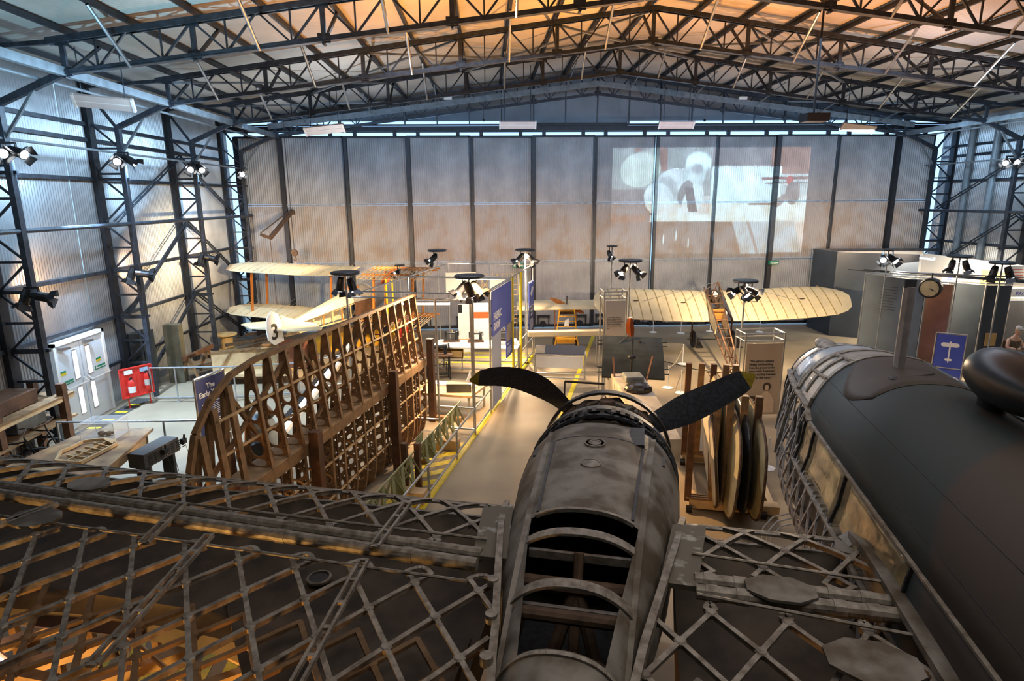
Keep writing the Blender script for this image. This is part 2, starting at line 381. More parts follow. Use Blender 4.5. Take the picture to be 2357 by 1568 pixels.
# ------------------------------------------------------------------ steel frame
BAYS = [12.65, 16.5, 20.45, 24.35]
def make_truss(Y, label, gable=False):
    t = thing('roof_truss', label, 'roof truss', (XC, Y, 7.5), 'steel roof trusses')
    zt = lambda d: 9.83-.137*abs(d); zb = lambda d: 9.08-.1215*abs(d)
    for s in (-1, 1):
        b = MB(); e = 12.35; o = Vector((XC, Y, 0))
        for dy in (-.06, .06): b.bar((XC, Y+dy, zt(0)), (XC+s*e, Y+dy, zt(e)), .03, .10)
        b.bar((XC, Y, zt(0)+.05), (XC+s*e, Y, zt(e)+.05), .16, .02); b.build('top_chord', STEEL, t)
        b = MB(); e = 12.15
        for dy in (-.05, .05): b.bar((XC, Y+dy, zb(0)), (XC+s*e, Y+dy, zb(e)), .025, .08)
        b.bar((XC, Y, zb(0)-.04), (XC+s*e, Y, zb(e)-.04), .14, .02); b.build('bottom_chord', STEEL, t)
        for k in range(10):
            d0 = k*1.21; dm = d0+.605; d1 = d0+1.21
            A = Vector((XC+s*d0, Y, zt(d0))); M_ = Vector((XC+s*dm, Y, zb(dm))); B = Vector((XC+s*d1, Y, zt(d1)))
            MB().bar(A, M_, .045, .035).build('diagonal_brace', STEEL, t)
            MB().bar(M_, B, .045, .035).build('diagonal_brace', STEEL, t)
            MB().bar(M_, (M_.x, Y, zt(dm)), .03, .03).build('vertical_strut', STEEL, t)
        for k in range(0, 11, 2):
            if k == 0 and s > 0: continue
            d0 = k*1.21; b = MB(); x = XC+s*d0
            b.bar((x, Y, zt(d0)), (x, Y, zb(d0)-.02), .09, .06); b.box((x-.12, Y-.02, zb(d0)-.07), (x+.12, Y+.02, zb(d0)+.10)); b.box((x-.12, Y-.02, zt(d0)-.10), (x+.12, Y+.02, zt(d0)+.05))
            for q in (-.1, -.05, .05, .1): b.tube((x+q, Y-.09, zb(d0)), (x+q, Y+.09, zb(d0)), .014, 6)
            b.tube((x, Y-.07, zb(d0)-.09), (x, Y+.07, zb(d0)-.09), .03, 8)
            b.build('king_post', STEEL, t)
            if not gable:
                MB().bar((x+.02, Y+.04, zb(d0)), (x+.02, Y+1.15, zt(d0)+.12), .055, .055).build('knee_brace', STEELD, t)
        if not gable:
            for k in range(1, 10, 2):
                d0 = k*1.21; x = XC+s*d0
                MB().tube((x, Y-.02, zb(d0)-.05), (x, Y-1.12, zt(d0)+.13), .033, 8).build('knee_tube', TUBE, t)
        else:
            b = MB(); b.bar((XC, Y-.16, zb(0)+.33), (XC+s*12.3, Y-.16, zb(12.3)+.33), .04, .20); b.build('tie_band', STEELL, t)
            for k in range(0, 10):
                if k == 0 and s > 0: continue
                x = XC+s*k*1.21; MB().bar((x, Y-.08, zt(k*1.21)), (x, Y-.02, 8.0), .05, .06).build('hanger', STEEL, t)
                if k % 2: MB().bar((x, Y-.14, zb(k*1.21)+.3), (x+.1, Y-2.2, zt(k*1.21)+.1), .03, .03).build('stay', STEELL, t)
    return t
tr = make_truss(BAYS[0], 'steel lattice roof truss nearest the viewer, cut off by the top edge of the photo')
dup(tr, (0, BAYS[1]-BAYS[0], 0), 'second steel lattice roof truss from the viewer, with its ridge just inside the top edge')
dup(tr, (0, BAYS[2]-BAYS[0], 0), 'third steel lattice roof truss from the viewer, directly in front of the gable truss')
make_truss(BAYS[3], 'gable roof truss with a pale flat tie band, right above the sliding doors', True)
# purlins
for k in range(-11, 12):
    x = XC+k*1.21; z = 10.02-.137*abs(x-XC)
    b = MB(); b.bar((x, 8, z), (x, YB, z), .06, .10); b.bar((x-.04, 8, z+.05), (x-.04, YB, z+.05), .05, .012)
    side = 'ridge' if k == 0 else ('%s roof slope' % ('left' if k < 0 else 'right'))
    n = abs(k); lab = 'steel purlin at the roof ridge' if k == 0 else 'steel purlin under the %s, number %d down from the ridge' % (side, n)
    tag(b.build('roof_purlin', STEELD, loc=(x, 8, z)), lab, 'purlin', 'roof purlins')
# roof wind bracing
for i, (xa, ya, xb, yb) in enumerate([(-8,16.5,-3.05,20.45),(-5.4,20.45,-.6,16.5),(-3.0,16.5,1.8,20.45),(-.6,20.45,4.2,16.5),(1.8,16.5,6.6,20.45),(4.2,20.45,9.1,16.5),(6.6,16.5,11.5,20.45),(9.1,20.45,13.9,16.5),(-8,20.5,-3,24.3),(11.5,24.3,16.3,20.5)]):
    z = lambda x: 9.78-.137*abs(x-XC)
    b = MB(); xm = XC if (xa-XC)*(xb-XC) < 0 else None
    b.bar((xa, ya, z(xa)), (xb, yb, z(xb)), .06, .05)
    tag(b.build('roof_brace', STEELL, loc=(xa, ya, z(xa))), 'pale diagonal wind brace in the roof plane, %s' % ['nearest the left eaves before the third truss','crossing the first one from the left eaves','over the left aircraft bay','ending at the ridge from the left','starting just left of the ridge','starting at the ridge towards the right','right of the ridge over the projected picture','furthest right before the third truss','in the far left corner bay','in the far right corner bay'][i], 'brace', 'roof wind braces')
# laced columns
def column(side, Y, label):
    xi, xo = (-9.2, -9.88) if side < 0 else (17.65, 18.38)
    t = thing('laced_column', label, 'column', ((xi+xo)/2, Y, 0), 'laced steel columns')
    MB().box((xi-.055, Y-.07, 0), (xi+.055, Y+.07, 7.1)).build('inner_post', STEEL, t)
    MB().box((xo-.05, Y-.12, 0), (xo+.05, Y+.12, 8.15)).build('outer_post', STEELD, t)
    z = .35; k = 0
    while z < 6.8:
        MB().bar((xi, Y, z), (xo, Y, z), .035, .05).build('lacing_bar', STEEL, t)
        a, c = (xo, xi) if k % 2 else (xi, xo)
        MB().bar((a, Y, z), (c, Y, z+.62), .03, .045).build('lacing_bar', STEEL, t)
        z += .62; k += 1
    e = -7.85 if side < 0 else 16.35
    MB().bar((xi, Y, 7.05), (e, Y, 7.62), .10, .12).build('head_brace', STEEL, t)
    MB().bar((xo, Y, 8.0), (e, Y, 8.15), .08, .08).build('head_brace', STEEL, t)
    MB().bar((xo, Y, 8.0), (xi, Y, 7.0), .06, .06).build('head_brace', STEEL, t)
    MB().bar((xi, Y, 6.4), (-8.35 if side < 0 else 16.8, Y, 7.5), .05, .05).build('raking_strut', STEELL, t)
nm = ['nearest', 'second', 'third', 'corner']
for i, Y in enumerate(BAYS):
    column(-1, Y, ['laced steel column beside the fire doors, nearest on the left wall','laced steel column by the red fire extinguishers, second on the left wall','third laced steel column along the left wall','laced steel column in the far left corner beside the sliding doors'][i])
    if Y > 18: column(1, Y, 'laced steel column in the far right corner beside the sliding doors' if Y > 22 else 'laced steel column on the right wall above the blue-grey booths')
# eaves beams between trusses, wall girts, pipes
def lng(name, label, cat, x, z, w, h, m, y0=9.0, y1=YB-.2, grp=None, round_=False):
    b = MB()
    if round_: b.tube((x, y0, z), (x, y1, z), w/2, 8)
    else: b.box((x-w/2, y0, z-h/2), (x+w/2, y1, z+h/2))
    tag(b.build(name, m, loc=(x, y0, z)), label, cat, grp)
lng('eaves_beam', 'pale grey eaves beam along the ends of the trusses, left side', 'beam', -7.9, 7.62, .12, .16, STEELL)
lng('eaves_beam', 'pale grey eaves beam along the ends of the trusses, right side', 'beam', 16.4, 7.62, .12, .16, STEELL)
for side, nmz in ((-1, 'left'), (1, 'right')):
    xo, xi, xp = (-9.93, -9.2, -8.38) if side < 0 else (18.43, 17.65, 16.83)
    for z, d in ((7.12,'topmost'),(6.75,'second from the top'),(5.8,'level with the upper spotlights'),(3.46,'level with the lower spotlights'),(2.25,'just above the doors'),(1.05,'lowest')):
        if side < 0 and z < 2:
            lng('wall_girt', 'horizontal girt on the left wall, lowest, beyond the fire doors', 'girt', xo, z, .07, .08, STEELD, 15.7, YB-.3, 'wall girts'); continue
        lng('wall_girt', 'horizontal girt on the %s wall, %s' % (nmz, d), 'girt', xo, z, .07, .09, STEEL, grp='wall girts')
    lng('column_tie', 'long horizontal steel tie joining the inner column posts, %s wall' % nmz, 'tie', xi, 4.68, .10, .10, STEEL, grp='column ties', round_=True)
    lng('service_pipe', 'upper long service pipe running under the %s eaves' % nmz, 'pipe', xp, 7.5, .06, .06, STEELL, grp='service pipes', round_=True)
    lng('service_pipe', 'lower long service pipe fixed to the inner column posts, %s side' % nmz, 'pipe', xi, 6.43, .055, .05, STEELL, grp='service pipes', round_=True)
    # brackets from girts to inner posts
    for Y in BAYS:
        for z in (5.8, 2.25, 3.46):
            if side > 0 and Y < 18: continue
            tag(MB().bar((xo, Y+.02, z), (xi+side*-.12, Y+.02, z), .06, .07).build('girt_bracket', STEEL, loc=(xo, Y, z)),
                'short bracket tying the %s wall girt at %s height to the %s column' % (nmz, {5.8:'upper spotlight',2.25:'door head',3.46:'lower spotlight'}[z], ['nearest','second','third','corner'][BAYS.index(Y)]), 'bracket', 'girt brackets')
    br = [((20.45,6.6),(16.5,4.7)),((20.45,6.6),(24.35,4.7)),((20.45,4.6),(16.5,2.3)),((20.45,4.6),(24.35,2.3)),((20.45,2.3),(16.5,.1)),((20.45,2.3),(24.35,.1))]
    for i, (a, c) in enumerate(br):
        xx = xo - side*(.30 if side < 0 else .46)
        b = MB()
        for q in (-.05, .05): b.bar((xx, a[0], a[1]+q), (xx, c[0], c[1]+q), .05, .03)
        n = 9
        for j in range(n):
            f0 = j/n; p = [a[0]+(c[0]-a[0])*f0, a[1]+(c[1]-a[1])*f0]; b.bar((xx, p[0], p[1]-.05), (xx, p[0]+.12, p[1]+.05), .03, .02)
        tag(b.build('wall_brace', STEEL, loc=(xx, a[0], 0)), 'diagonal lattice brace on the %s wall, %s tier, running %s the corner' % (nmz, ['top','top','middle','middle','lowest','lowest'][i], 'away from' if i % 2 == 0 else 'towards'), 'brace', 'wall braces')
# downpipes on the right wall
for i, (y, lab) in enumerate(((23.3, 'wide pale grey downpipe on the right wall, nearer the corner'), (22.1, 'wide pale grey downpipe on the right wall, further from the corner'))):
    b = MB(); b.tube((18.25, y, 0), (18.25, y, 8.0), .12, 12)
    for z in (1.5, 4, 6.5): b.tube((18.25, y, z), (18.25, y, z+.06), .135, 12)
    tag(b.build('downpipe', STEELL, loc=(18.25, y, 0)), lab, 'pipe', 'right wall downpipes')
# infrared heaters
def heater(c, l, lab, yaw=0, tilt=.35):
    t = thing('infrared_heater', lab, 'heater', c, 'hanging infrared heaters')
    M = Matrix.Translation(c) @ Matrix.Rotation(yaw, 4, 'Z') @ Matrix.Rotation(R(42), 4, 'X') @ Matrix.Rotation(tilt, 4, 'Y')
    MB(M).box((-l/2,-.03,-.14), (l/2,.03,.14)).build('heater_body', PINK, t)
    b = MB(M); b.box((-l/2,-.045,-.15), (-l/2+.05,.035,.15)); b.box((l/2-.05,-.045,-.15), (l/2,.035,.15)); b.box((-l/2,-.036,-.01), (l/2,-.03,.01)); b.build('end_cap', mat('heater_trim', (.62,.55,.5), .5, 0, .1), t)
    b = MB()
    for s in (-1, 1):
        p = M @ Vector((s*l*.35, .03, 0)); b.tube(p, (p.x, p.y, 10.09-.137*abs(p.x-XC)), .012, 6)
    b.build('drop_rod', STEEL, t)
heater(Vector((-8.01,14,7.27)), 1.15, 'pinkish grey radiant heater hanging near the left wall, nearest of all the heaters', R(8), .1)
heater(Vector((-4.94,20,7.36)), 1.25, 'radiant heater hanging above the leftmost sliding door, tilted up to the right', 0, -.12)
heater(Vector((1.14,22.5,7.76)), 1.30, 'level radiant heater left of the ridge, in front of the middle sliding doors', 0, 0)
heater(Vector((6.75,22.5,7.75)), 1.28, 'level radiant heater just right of the ridge, left of the projected picture top', 0, 0)
heater(Vector((12.44,21,7.46)), 1.2, 'radiant heater right of the projected picture, tilted down to the right', 0, .12)
# small domes and junction boxes under the gable
for p, lab in (((1113,277), 'small dark dome sensor under the gable left of the ridge'), ((1622,277), 'small dark dome sensor under the gable right of the ridge')):
    q = at(*p, 1, 24.4); b = MB(); b.tube(q, (q.x, q.y, q.z+.6), .008, 6); b.ell(q, .05, .05, .05)
    tag(b.build('dome_sensor', BLKP, loc=q), lab, 'sensor', 'dome sensors')
for p, lab in (((1031,226), 'small pale junction box on the gable truss left of the ridge'), ((1710,226), 'small pale junction box on the gable truss right of the ridge')):
    q = at(*p, 1, 24.1); tag(MB().box(q-Vector((.15,.05,.05)), q+Vector((.15,.05,.05))).build('junction_box', WHT, loc=q), lab, 'box', 'junction boxes')
# exit signs
for p, lab, w in (((1193,611), 'green Exit sign with white arrow on the sliding door above the blue banner', .42), ((1782,605), 'green Exit sign with white arrow below the projected picture', .36)):
    q = at(*p, 1, 24.55); t = thing('exit_sign', lab, 'exit sign', q, 'exit signs')
    MB().box(q+Vector((-w/2,-.015,-.075)), q+Vector((w/2,.32,.075))).build('sign_panel', GREENS, t)
    text('Exit', .12, frm(q+Vector((-w/2+.02,-.02,-.04)), (1,0,0), (0,0,1)), PALEW, t)
    b = MB(); b.prism([(0,-.01),(.05,-.01),(.05,-.035),(.09,0),(.05,.035),(.05,.01),(0,.01)], q+Vector((w/2-.12,-.02,0)), (1,0,0), (0,0,1), .004); b.build('arrow_mark', PALEW, t)
    b = MB(); b.prism([(0,-.04),(.02,-.02),(.04,-.04),(.05,-.03),(.03,0),(.045,.02),(.02,.03),(.005,.01),(.015,0)], q+Vector((.03,-.02,0)), (1,0,0), (0,0,1), .004); b.build('running_figure', PALEW, t)
# projector and its picture
PJ = at(1872, 272, 1, 14.6)
t = thing('video_projector', 'black video projector hanging on a pole under the right roof slope', 'projector', PJ)
MB().box(PJ-Vector((.26,.25,.09)), PJ+Vector((.26,.15,.09))).build('projector_body', BLKP, t)
MB().tube(PJ+Vector((-.1,.15,0)), PJ+Vector((-.1,.22,0)), .055, 14).build('lens', BLKP, t)
MB().tube(PJ+Vector((0,0,.09)), (PJ.x, PJ.y, 10.09-.137*abs(PJ.x-XC)), .025, 8).build('pole', STEELD, t)
l = bpy.data.lights.new('projector_beam', 'SPOT'); l.energy = 1; l.spot_size = R(90); l.spot_blend = 0; l.shadow_soft_size = .001
lo = bpy.data.objects.new('projector_beam', l); COL.objects.link(lo); lo.location = PJ+Vector((-.1,.30,0)); lo.rotation_euler = (R(90), 0, 0)
l.use_nodes = True; nt = l.node_tree; N = nt.nodes; LK = nt.links; N.clear()
out = N.new('ShaderNodeOutputLight'); em = N.new('ShaderNodeEmission'); LK.new(em.outputs[0], out.inputs[0])
tc = N.new('ShaderNodeNewGeometry'); sx = N.new('ShaderNodeSeparateXYZ'); LK.new(tc.outputs['Incoming'], sx.inputs[0])
def mth(op, a, c=None):
    n = N.new('ShaderNodeMath'); n.operation = op
    for i, q in enumerate((a, c)):
        if q is None: continue
        if hasattr(q, 'is_linked') or hasattr(q, 'links'): LK.new(q, n.inputs[i])
        else: n.inputs[i].default_value = q
    return n.outputs[0]
U0 = mth('DIVIDE', sx.outputs[0], sx.outputs[1]); V0 = mth('DIVIDE', sx.outputs[2], sx.outputs[1])
DD = 24.8-lo.location.y
XP = mth('DIVIDE', mth('SUBTRACT', mth('ADD', mth('MULTIPLY', U0, DD), lo.location.x), 5.02), 7.88)      # 0..1 across the picture
ZP = mth('DIVIDE', mth('SUBTRACT', mth('ADD', mth('MULTIPLY', V0, DD), lo.location.z), 3.02), 4.15)
def inside(a, lo_, hi): return mth('MULTIPLY', mth('GREATER_THAN', a, lo_), mth('LESS_THAN', a, hi))
def rect(x0, x1, z0, z1, skew=0):
    xx = mth('SUBTRACT', XP, mth('MULTIPLY', ZP, skew)) if skew else XP
    return mth('MULTIPLY', inside(xx, x0, x1), inside(ZP, z0, z1))
def elli(cx, cz, rx, rz, rot=0):
    a = mth('SUBTRACT', XP, cx); c = mth('MULTIPLY', mth('SUBTRACT', ZP, cz), .527)
    co, si = math.cos(rot), math.sin(rot)
    p = mth('ADD', mth('MULTIPLY', a, co), mth('MULTIPLY', c, si)); q = mth('SUBTRACT', mth('MULTIPLY', c, co), mth('MULTIPLY', a, si))
    return mth('LESS_THAN', mth('ADD', mth('POWER', mth('ABSOLUTE', mth('DIVIDE', p, rx)), 2), mth('POWER', mth('ABSOLUTE', mth('DIVIDE', q, rz*.527)), 2)), 1)
curc = None
def layer(mask, c):
    global curc
    n = N.new('ShaderNodeMix'); n.data_type = 'RGBA'
    if curc is None: n.inputs['A'].default_value = (.55,.62,.62,1)
    else: LK.new(curc, n.inputs['A'])
    n.inputs['B'].default_value = (c[0]**1.6, c[1]**1.6, c[2]**1.6, 1); LK.new(mask, n.inputs['Factor']); curc = n.outputs['Result']
WH = (.75,.95,1.0); GY = (.32,.31,.31); BR = (.42,.27,.19); PL = (.55,.66,.68); DKN = (.16,.15,.15)
layer(rect(0,.52,.55,1), (.44,.50,.49)); layer(rect(0,.25,0,.62), GY); layer(rect(0,.18,0,.38), (.38,.24,.15)); layer(rect(.08,.115,.68,1,.03), BR); layer(rect(.25,.29,.78,1,-.02), BR)
layer(rect(.5,.8,.83,1), GY); layer(rect(.8,1,.72,1,0), BR); layer(rect(.5,.86,.50,.82), WH); layer(rect(.86,1,.55,.75), PL); layer(rect(.5,1,.36,.52), WH)
layer(elli(.14,.80,.10,.16,.3), (.66,.78,.74)); layer(elli(.33,.60,.13,.21), (.68,.80,.84)); layer(elli(.28,.62,.05,.12,.6), (.55,.64,.66)); layer(elli(.43,.86,.065,.10), WH); layer(elli(.41,.74,.06,.11), (.60,.72,.74)); layer(elli(.24,.52,.07,.17,.5), (.72,.86,.9)); layer(elli(.37,.58,.035,.12,-.3), (.30,.32,.32)); layer(elli(.30,.42,.11,.055,-.35), (.74,.9,.95)); layer(elli(.41,.50,.05,.16,-.4), (.70,.84,.88)); layer(elli(.425,.80,.03,.05), (.45,.50,.52))
layer(rect(.44,.485,.40,.63,-.12), DKN); layer(rect(.56,.69,.465,.485,.3), GY); layer(rect(.76,1,.70,.725), (.34,.18,.15)); layer(rect(.78,1,.66,.675), GY)
layer(elli(.905,.69,.018,.045), (.55,.10,.05)); layer(elli(.925,.57,.038,.11), GY); layer(elli(.865,.50,.045,.035,.8), GY)
layer(rect(.2,1,.30,.375), WH); layer(rect(.0,.70,0,.31), (.26,.25,.25)); layer(rect(.68,1,0,.31,-.18), (.50,.66,.74)); layer(rect(.76,.775,0,.31,-.2), GY)
for q in (.27, .335, .40, .53, .655): layer(elli(q, .1+.5*((q*7) % .2), .003, .05), WH)
msk = mth('MULTIPLY', inside(XP, 0, 1), inside(ZP, 0, 1))
LK.new(curc, em.inputs['Color']); st = mth('MULTIPLY', msk, 9500.0); LK.new(st, em.inputs['Strength'])
# ================================================================== the big bomber airframe
HUB = Vector((1.5, 7.29, 0))
MW = frm(HUB, VD, FD)           # local x = right, y = forward, z = up
def W(v, s, z): return (v, s, z)
bomber = thing('bomber_airframe', 'huge dark geodetic twin-engined bomber airframe filling the foreground, skin stripped from its wings', 'aircraft', HUB)
CV, = (2.95,)
# --- wing lattice
def zu(s): t = min(max((-2.35-s)/3.7, 0), 1); return 2.38 + .55*math.sqrt(t)*(1-t)
def zl(s): t = min(max((-2.35-s)/3.7, 0), 1); return 2.36 - .60*math.sqrt(t)*(1-t)
LIM = [(-2.3,.80),(-3.0,.70),(-3.4,.62),(-3.8,.54),(-4.2,.455),(-4.6,.39),(-5.2,.26),(-6.1,.1)]
def lim(s):
    for (sa, la), (sb, lb) in zip(LIM[:-1], LIM[1:]):
        if sb <= s <= sa: return la+(lb-la)*(sa-s)/(sa-sb)
    return LIM[0][1] if s > LIM[0][0] else LIM[-1][1]
def latt(v0, v1, name, c1=-2.865, c2=-.54, s0=-2.42, s1=-6.0, gap=(-3.30,-3.74)):
    nd = []
    top = MB(MW); low = MB(MW)
    def line(f, a, c):
        ss = [s0 + (s1-s0)*i/60 for i in range(61)]
        pts = [(f(s), s) for s in ss]
        for i in range(60):
            (va, sa), (vb, sb) = pts[i], pts[i+1]
            L1 = lim(sa); L2 = lim(sb)
            if not (v0 <= va <= v1 and v0 <= vb <= v1) or abs(va) < L1 or abs(vb) < L2: continue
            if not (gap[1] < (sa+sb)/2 < gap[0]):
                top.bar((va, sa, zu(sa)+.012), (vb, sb, zu(sb)+.012), .034, .008)
                top.bar((va, sa, zu(sa)-.01), (vb, sb, zu(sb)-.01), .012, .04)
            if i % 2 == 0 and i+2 <= 60 and sa < -3.8:
                vb, sb = pts[i+2]; low.bar((va, sa, zl(sa)), (vb, sb, zl(sb)), .04, .03)
    K = range(-24, 30)
    for k in K:
        line(lambda s, k=k: c1+.465*k+.85*(-s-2.36), 0, 0)
        line(lambda s, k=k: c2+.465*k-.70*(-s-2.36), 0, 0)
    # node plates where the two families cross
    for i in K:
        for j in K:
            x = (c2-c1+.465*(j-i))/1.55; s = -2.36-x; v = c1+.465*i+.85*x
            if s1 < s < s0 and v0+.03 < v < v1-.03 and abs(v) > lim(s)+.03 and not (gap[1] < s < gap[0]):
                top.lathe([(.001,-.02),(.034,-.02),(.040,.012),(.030,.022),(.001,.024)], (v, s, zu(s)), n=8); nd.append((v, s))
                if s < -3.9: low.lathe([(.001,-.03),(.045,-.02),(.045,.02),(.001,.03)], (v, s, zl(s)), n=6)
    # loops either side of the spar
    for k in K:
        for sg, c in ((gap[0], 1), (gap[1], -1)):
            va = c1+.465*k+.85*(-sg-2.36); vb = c2-.70*(-sg-2.36); vb += .465*round((va-vb)/.465 + (.5 if c < 0 else -.5))
            if v0 < va < v1 and v0 < vb < v1 and abs(va-vb) > .02 and min(abs(va), abs(vb)) > lim(sg):
                n = 6; pts = []
                for q in range(n+1):
                    f = q/n; pts.append((va+(vb-va)*f, sg-c*.06*math.sin(PI*f), zu(sg)+.005))
                for q in range(n): top.bar(pts[q], pts[q+1], .034, .02)
    return top, low
t_, l_ = latt(-8.4, -.20, 'l')
wgl = t_.build('geodetic_wing_frame', GEO, bomber); l_.build('lower_wing_frame', mat('warm_light_tinted_frame', (.22,.13,.06), .6, 0, .4, 8), bomber)  # left lower frame: warm lamplight put into its brown colour
t_, l_ = latt(.20, 2.12, 'r', c1=-2.65, c2=-.45)
t_.build('geodetic_wing_frame', GEO, bomber); l_.build('lower_wing_frame', GEO, bomber)
# leading edge beam, spar tubes, wires
for va, vb in ((-8.4, -.75), (.80, 2.2)):
    b = MB(MW); b.tube((va, -2.33, 2.40), (vb, -2.33, 2.40), .022, 8); b.bar((va, -2.40, 2.43), (vb, -2.40, 2.43), .03, .02); b.bar((va, -2.38, 2.30), (vb, -2.38, 2.30), .03, .03); b.build('leading_edge', GEO, bomber)
    for dz, ds in ((.0, .06), (.0, -.075)):
        b = MB(MW); n = 7
        s_ = lambda v: -3.50 - (.045*(v+.6) if v < 0 else 0)
        b.tube((va, s_(va)+ds, 2.60+dz), (vb, s_(vb)+ds, 2.60+dz), .052, 12)
        for q in range(n):
            v = va+(vb-va)*(q+.5)/n; b.tube((v-.04, s_(v)+ds, 2.60+dz), (v+.04, s_(v)+ds, 2.60+dz), .058, 12)
        b.build('spar_tube', GEO, bomber)
    b = MB(MW); b.tube((va, -3.15, 2.63), (vb, -3.28, 2.64), .012, 6); b.build('control_rod', GEO, bomber)
    b = MB(MW); b.tube((va, -3.66, 2.64), (vb, -3.83, 2.64), .012, 6); b.build('control_rod', GEO, bomber)
# lower skin between leading edge and the tank edge
def skinb(va, vb, name, n=26):
    b = MB(MW); rings = []
    for i in range(n+1):
        v = va+(vb-va)*i/n; e = -3.78+.07*math.sin(v*1.3)
        pr = [(-2.38, 2.30), (-2.6, 2.14), (-2.9, 2.05), (-3.2, 2.0), (-3.5, 1.97), (-3.7, 1.97), (e, 1.93), (e-.10, 1.86), (e-.12, 1.72), (e, 1.60), (-3.4, 1.62), (-2.7, 1.9), (-2.4, 2.2)]
        rings.append([(v, s, z) for s, z in pr])
    b.loft(rings); return b.build(name, DIRTY, bomber, smooth=True)
skinb(-8.4, -.74, 'wing_underskin'); skinb(.72, 2.10, 'wing_underskin', 8)
b = MB(MW); b.add([(-2.9,-3.6,2.0),(-.82,-3.6,2.0),(-.82,-4.9,1.98),(-1.4,-4.75,1.98),(-2.2,-4.35,1.98)], [(0,1,2,3,4)]); b.prism([(0,0),(2.1,0),(2.1,-1.3),(1.5,-1.15),(.7,-.75)], (-2.9,-3.6,1.97), (1,0,0), (0,1,0), .05); b.build('wing_underskin', DIRTY, bomber)
# tanks openings and rings on the under skin
for px, py, rr, nm_ in ((735,1333,.085,'filler_hole'), (810,1225,.06,'filler_ring')):
    p = at(px, py, 2, 2.03); b = MB(); b.lathe([(rr*1.25,0),(rr*1.25,.02),(rr,.025),(rr,.0)], p, n=20); b.build(nm_, GEO, bomber)
    b = MB(); b.lathe([(.001,.0),(rr,.0),(rr,.012),(.001,.012)], p, n=20); b.build('dark_bore', RUBB, bomber)
# heavy double diagonal braces
for (xa, ya), (xb, yb) in (((838,1290),(675,1585)), ((938,1158),(862,1258)), ((482,1232),(212,1530)), ((420,1160),(330,1250)), ((130,1160),(-60,1230))):
    p = at(xa, ya, 2, 2.66); q = at(xb, yb, 2, 2.66); d = (q-p).normalized(); a = Vector((-d.y, d.x, 0))*.03
    b = MB()
    for sgn in (-1, 1): b.bar(p+a*sgn, q+a*sgn, .02, .03)
    k = int((q-p).length/.22)
    for i in range(k+1): c = p+(q-p)*(i/max(k,1)); b.bar(c-a, c+a, .03, .02)
    b.build('channel_brace', GEO, bomber)
# access plates
for px, py, rx, ry, k in ((205,1115,.21,.14,10), (80,1192,.23,.16,10), (1797,1357,.24,.15,8), (2010,1525,.27,.19,8)):
    p = at(px, py, 2, 2.66); b = MB(); pl = [(rx*math.cos(2*PI*(i+.5)/k), ry*math.sin(2*PI*(i+.5)/k)) for i in range(k)]
    b.prism(pl, p, VD, FD, .02); b.build('access_plate', GEOB, bomber)
for c4 in (((1112,1172),(1182,1166),(1166,1292),(1088,1284)), ((1548,1212),(1625,1216),(1606,1357),(1518,1345))):
    q = [at(x, y, 2, 2.60) for x, y in c4]; b = MB(); n = Vector((0,0,.02)); b.add([v-n for v in q]+[v+n for v in q], [(3,2,1,0),(4,5,6,7),(0,1,5,4),(1,2,6,5),(2,3,7,6),(3,0,4,7)]); b.build('root_cover_plate', GEOP, bomber)
# --- engine nacelle
NS = [(-1.18,.79,2.88,1.42),(-1.5,.82,2.93,1.38),(-1.9,.80,2.96,1.38),(-2.4,.74,2.97,1.45),(-2.8,.70,2.97,1.52),(-3.25,.645,2.95,1.6),(-3.55,.59,2.93,1.66),(-3.85,.53,2.90,1.72),(-4.2,.455,2.85,1.8),(-4.55,.39,2.80,1.88),(-4.9,.32,2.74,1.95),(-5.3,.22,2.66,2.05),(-5.8,.06,2.5,2.2)]
def nring(hw, zt, zb_, n=40, ex=2.3):
    r = []; zc = (zt+zb_)/2; hh = (zt-zb_)/2
    for i in range(n):
        a = 2*PI*i/n; c, s_ = math.cos(a), math.sin(a); e = 2/ex
        r.append((hw*abs(c)**e*(1 if c >= 0 else -1), zc+hh*abs(s_)**e*(1 if s_ >= 0 else -1)))
    return r
def nac(skip=None, off=0, sel=NS):
    b = MB(MW); rings = [[(x, s, z) for x, z in nring(hw-off, zt-off, zb_+off)] for s, hw, zt, zb_ in sel]
    b.loft(rings, caps=off == 0, skip=skip); return b
# angular cells 6..13 are the top (n = 40, top at 10)
op = lambda i, j: 5 <= i <= 8 and 6 <= j <= 13
nacelle = nac(op).build('engine_nacelle', GEOB, bomber, smooth=True)
nac(None, .03, NS[4:11]).build('nacelle_well', RUBB, bomber) if False else None
b = MB(MW)
b.box((-.42,-4.6,2.02), (.42,-3.2,2.06)); b.build('well_floor', RUBB, nacelle)
def archtop(s, w, name, h=.05, m_=GEO, th=.03):
    """curved rib following the nacelle top"""
    for i in range(len(NS)-1):
        if NS[i+1][0] <= s <= NS[i][0]:
            f = (s-NS[i][0])/(NS[i+1][0]-NS[i][0]); hw, zt, zb_ = [NS[i][q]+(NS[i+1][q]-NS[i][q])*f for q in (1,2,3)]
    R_ = [p for p in nring(hw, zt, zb_, 80) if p[1] > (zt+zb_)/2+.2 and abs(p[0]) < w]; R_.sort()
    b = MB(MW)
    for p, q in zip(R_[:-1], R_[1:]):
        b.bar((p[0], s, p[1]-.004), (q[0], s, q[1]-.004), th, h)
    return b
for s in (-3.53, -4.05):
    b = archtop(s, .40, 'r', .02, th=.09)
    hw = .36; z = 2.80 if s > -3.8 else 2.74
    b.bar((-hw, s-.03, z-.05), (hw, s-.03, z-.05), .03, .06)
    b.build('nacelle_rib', GEO, nacelle)
b = MB(MW); b.tube((-.40,-3.72,2.62), (.40,-3.72,2.62), .055, 10); b.tube((-.36,-4.12,2.68), (.36,-4.12,2.68), .045, 10)
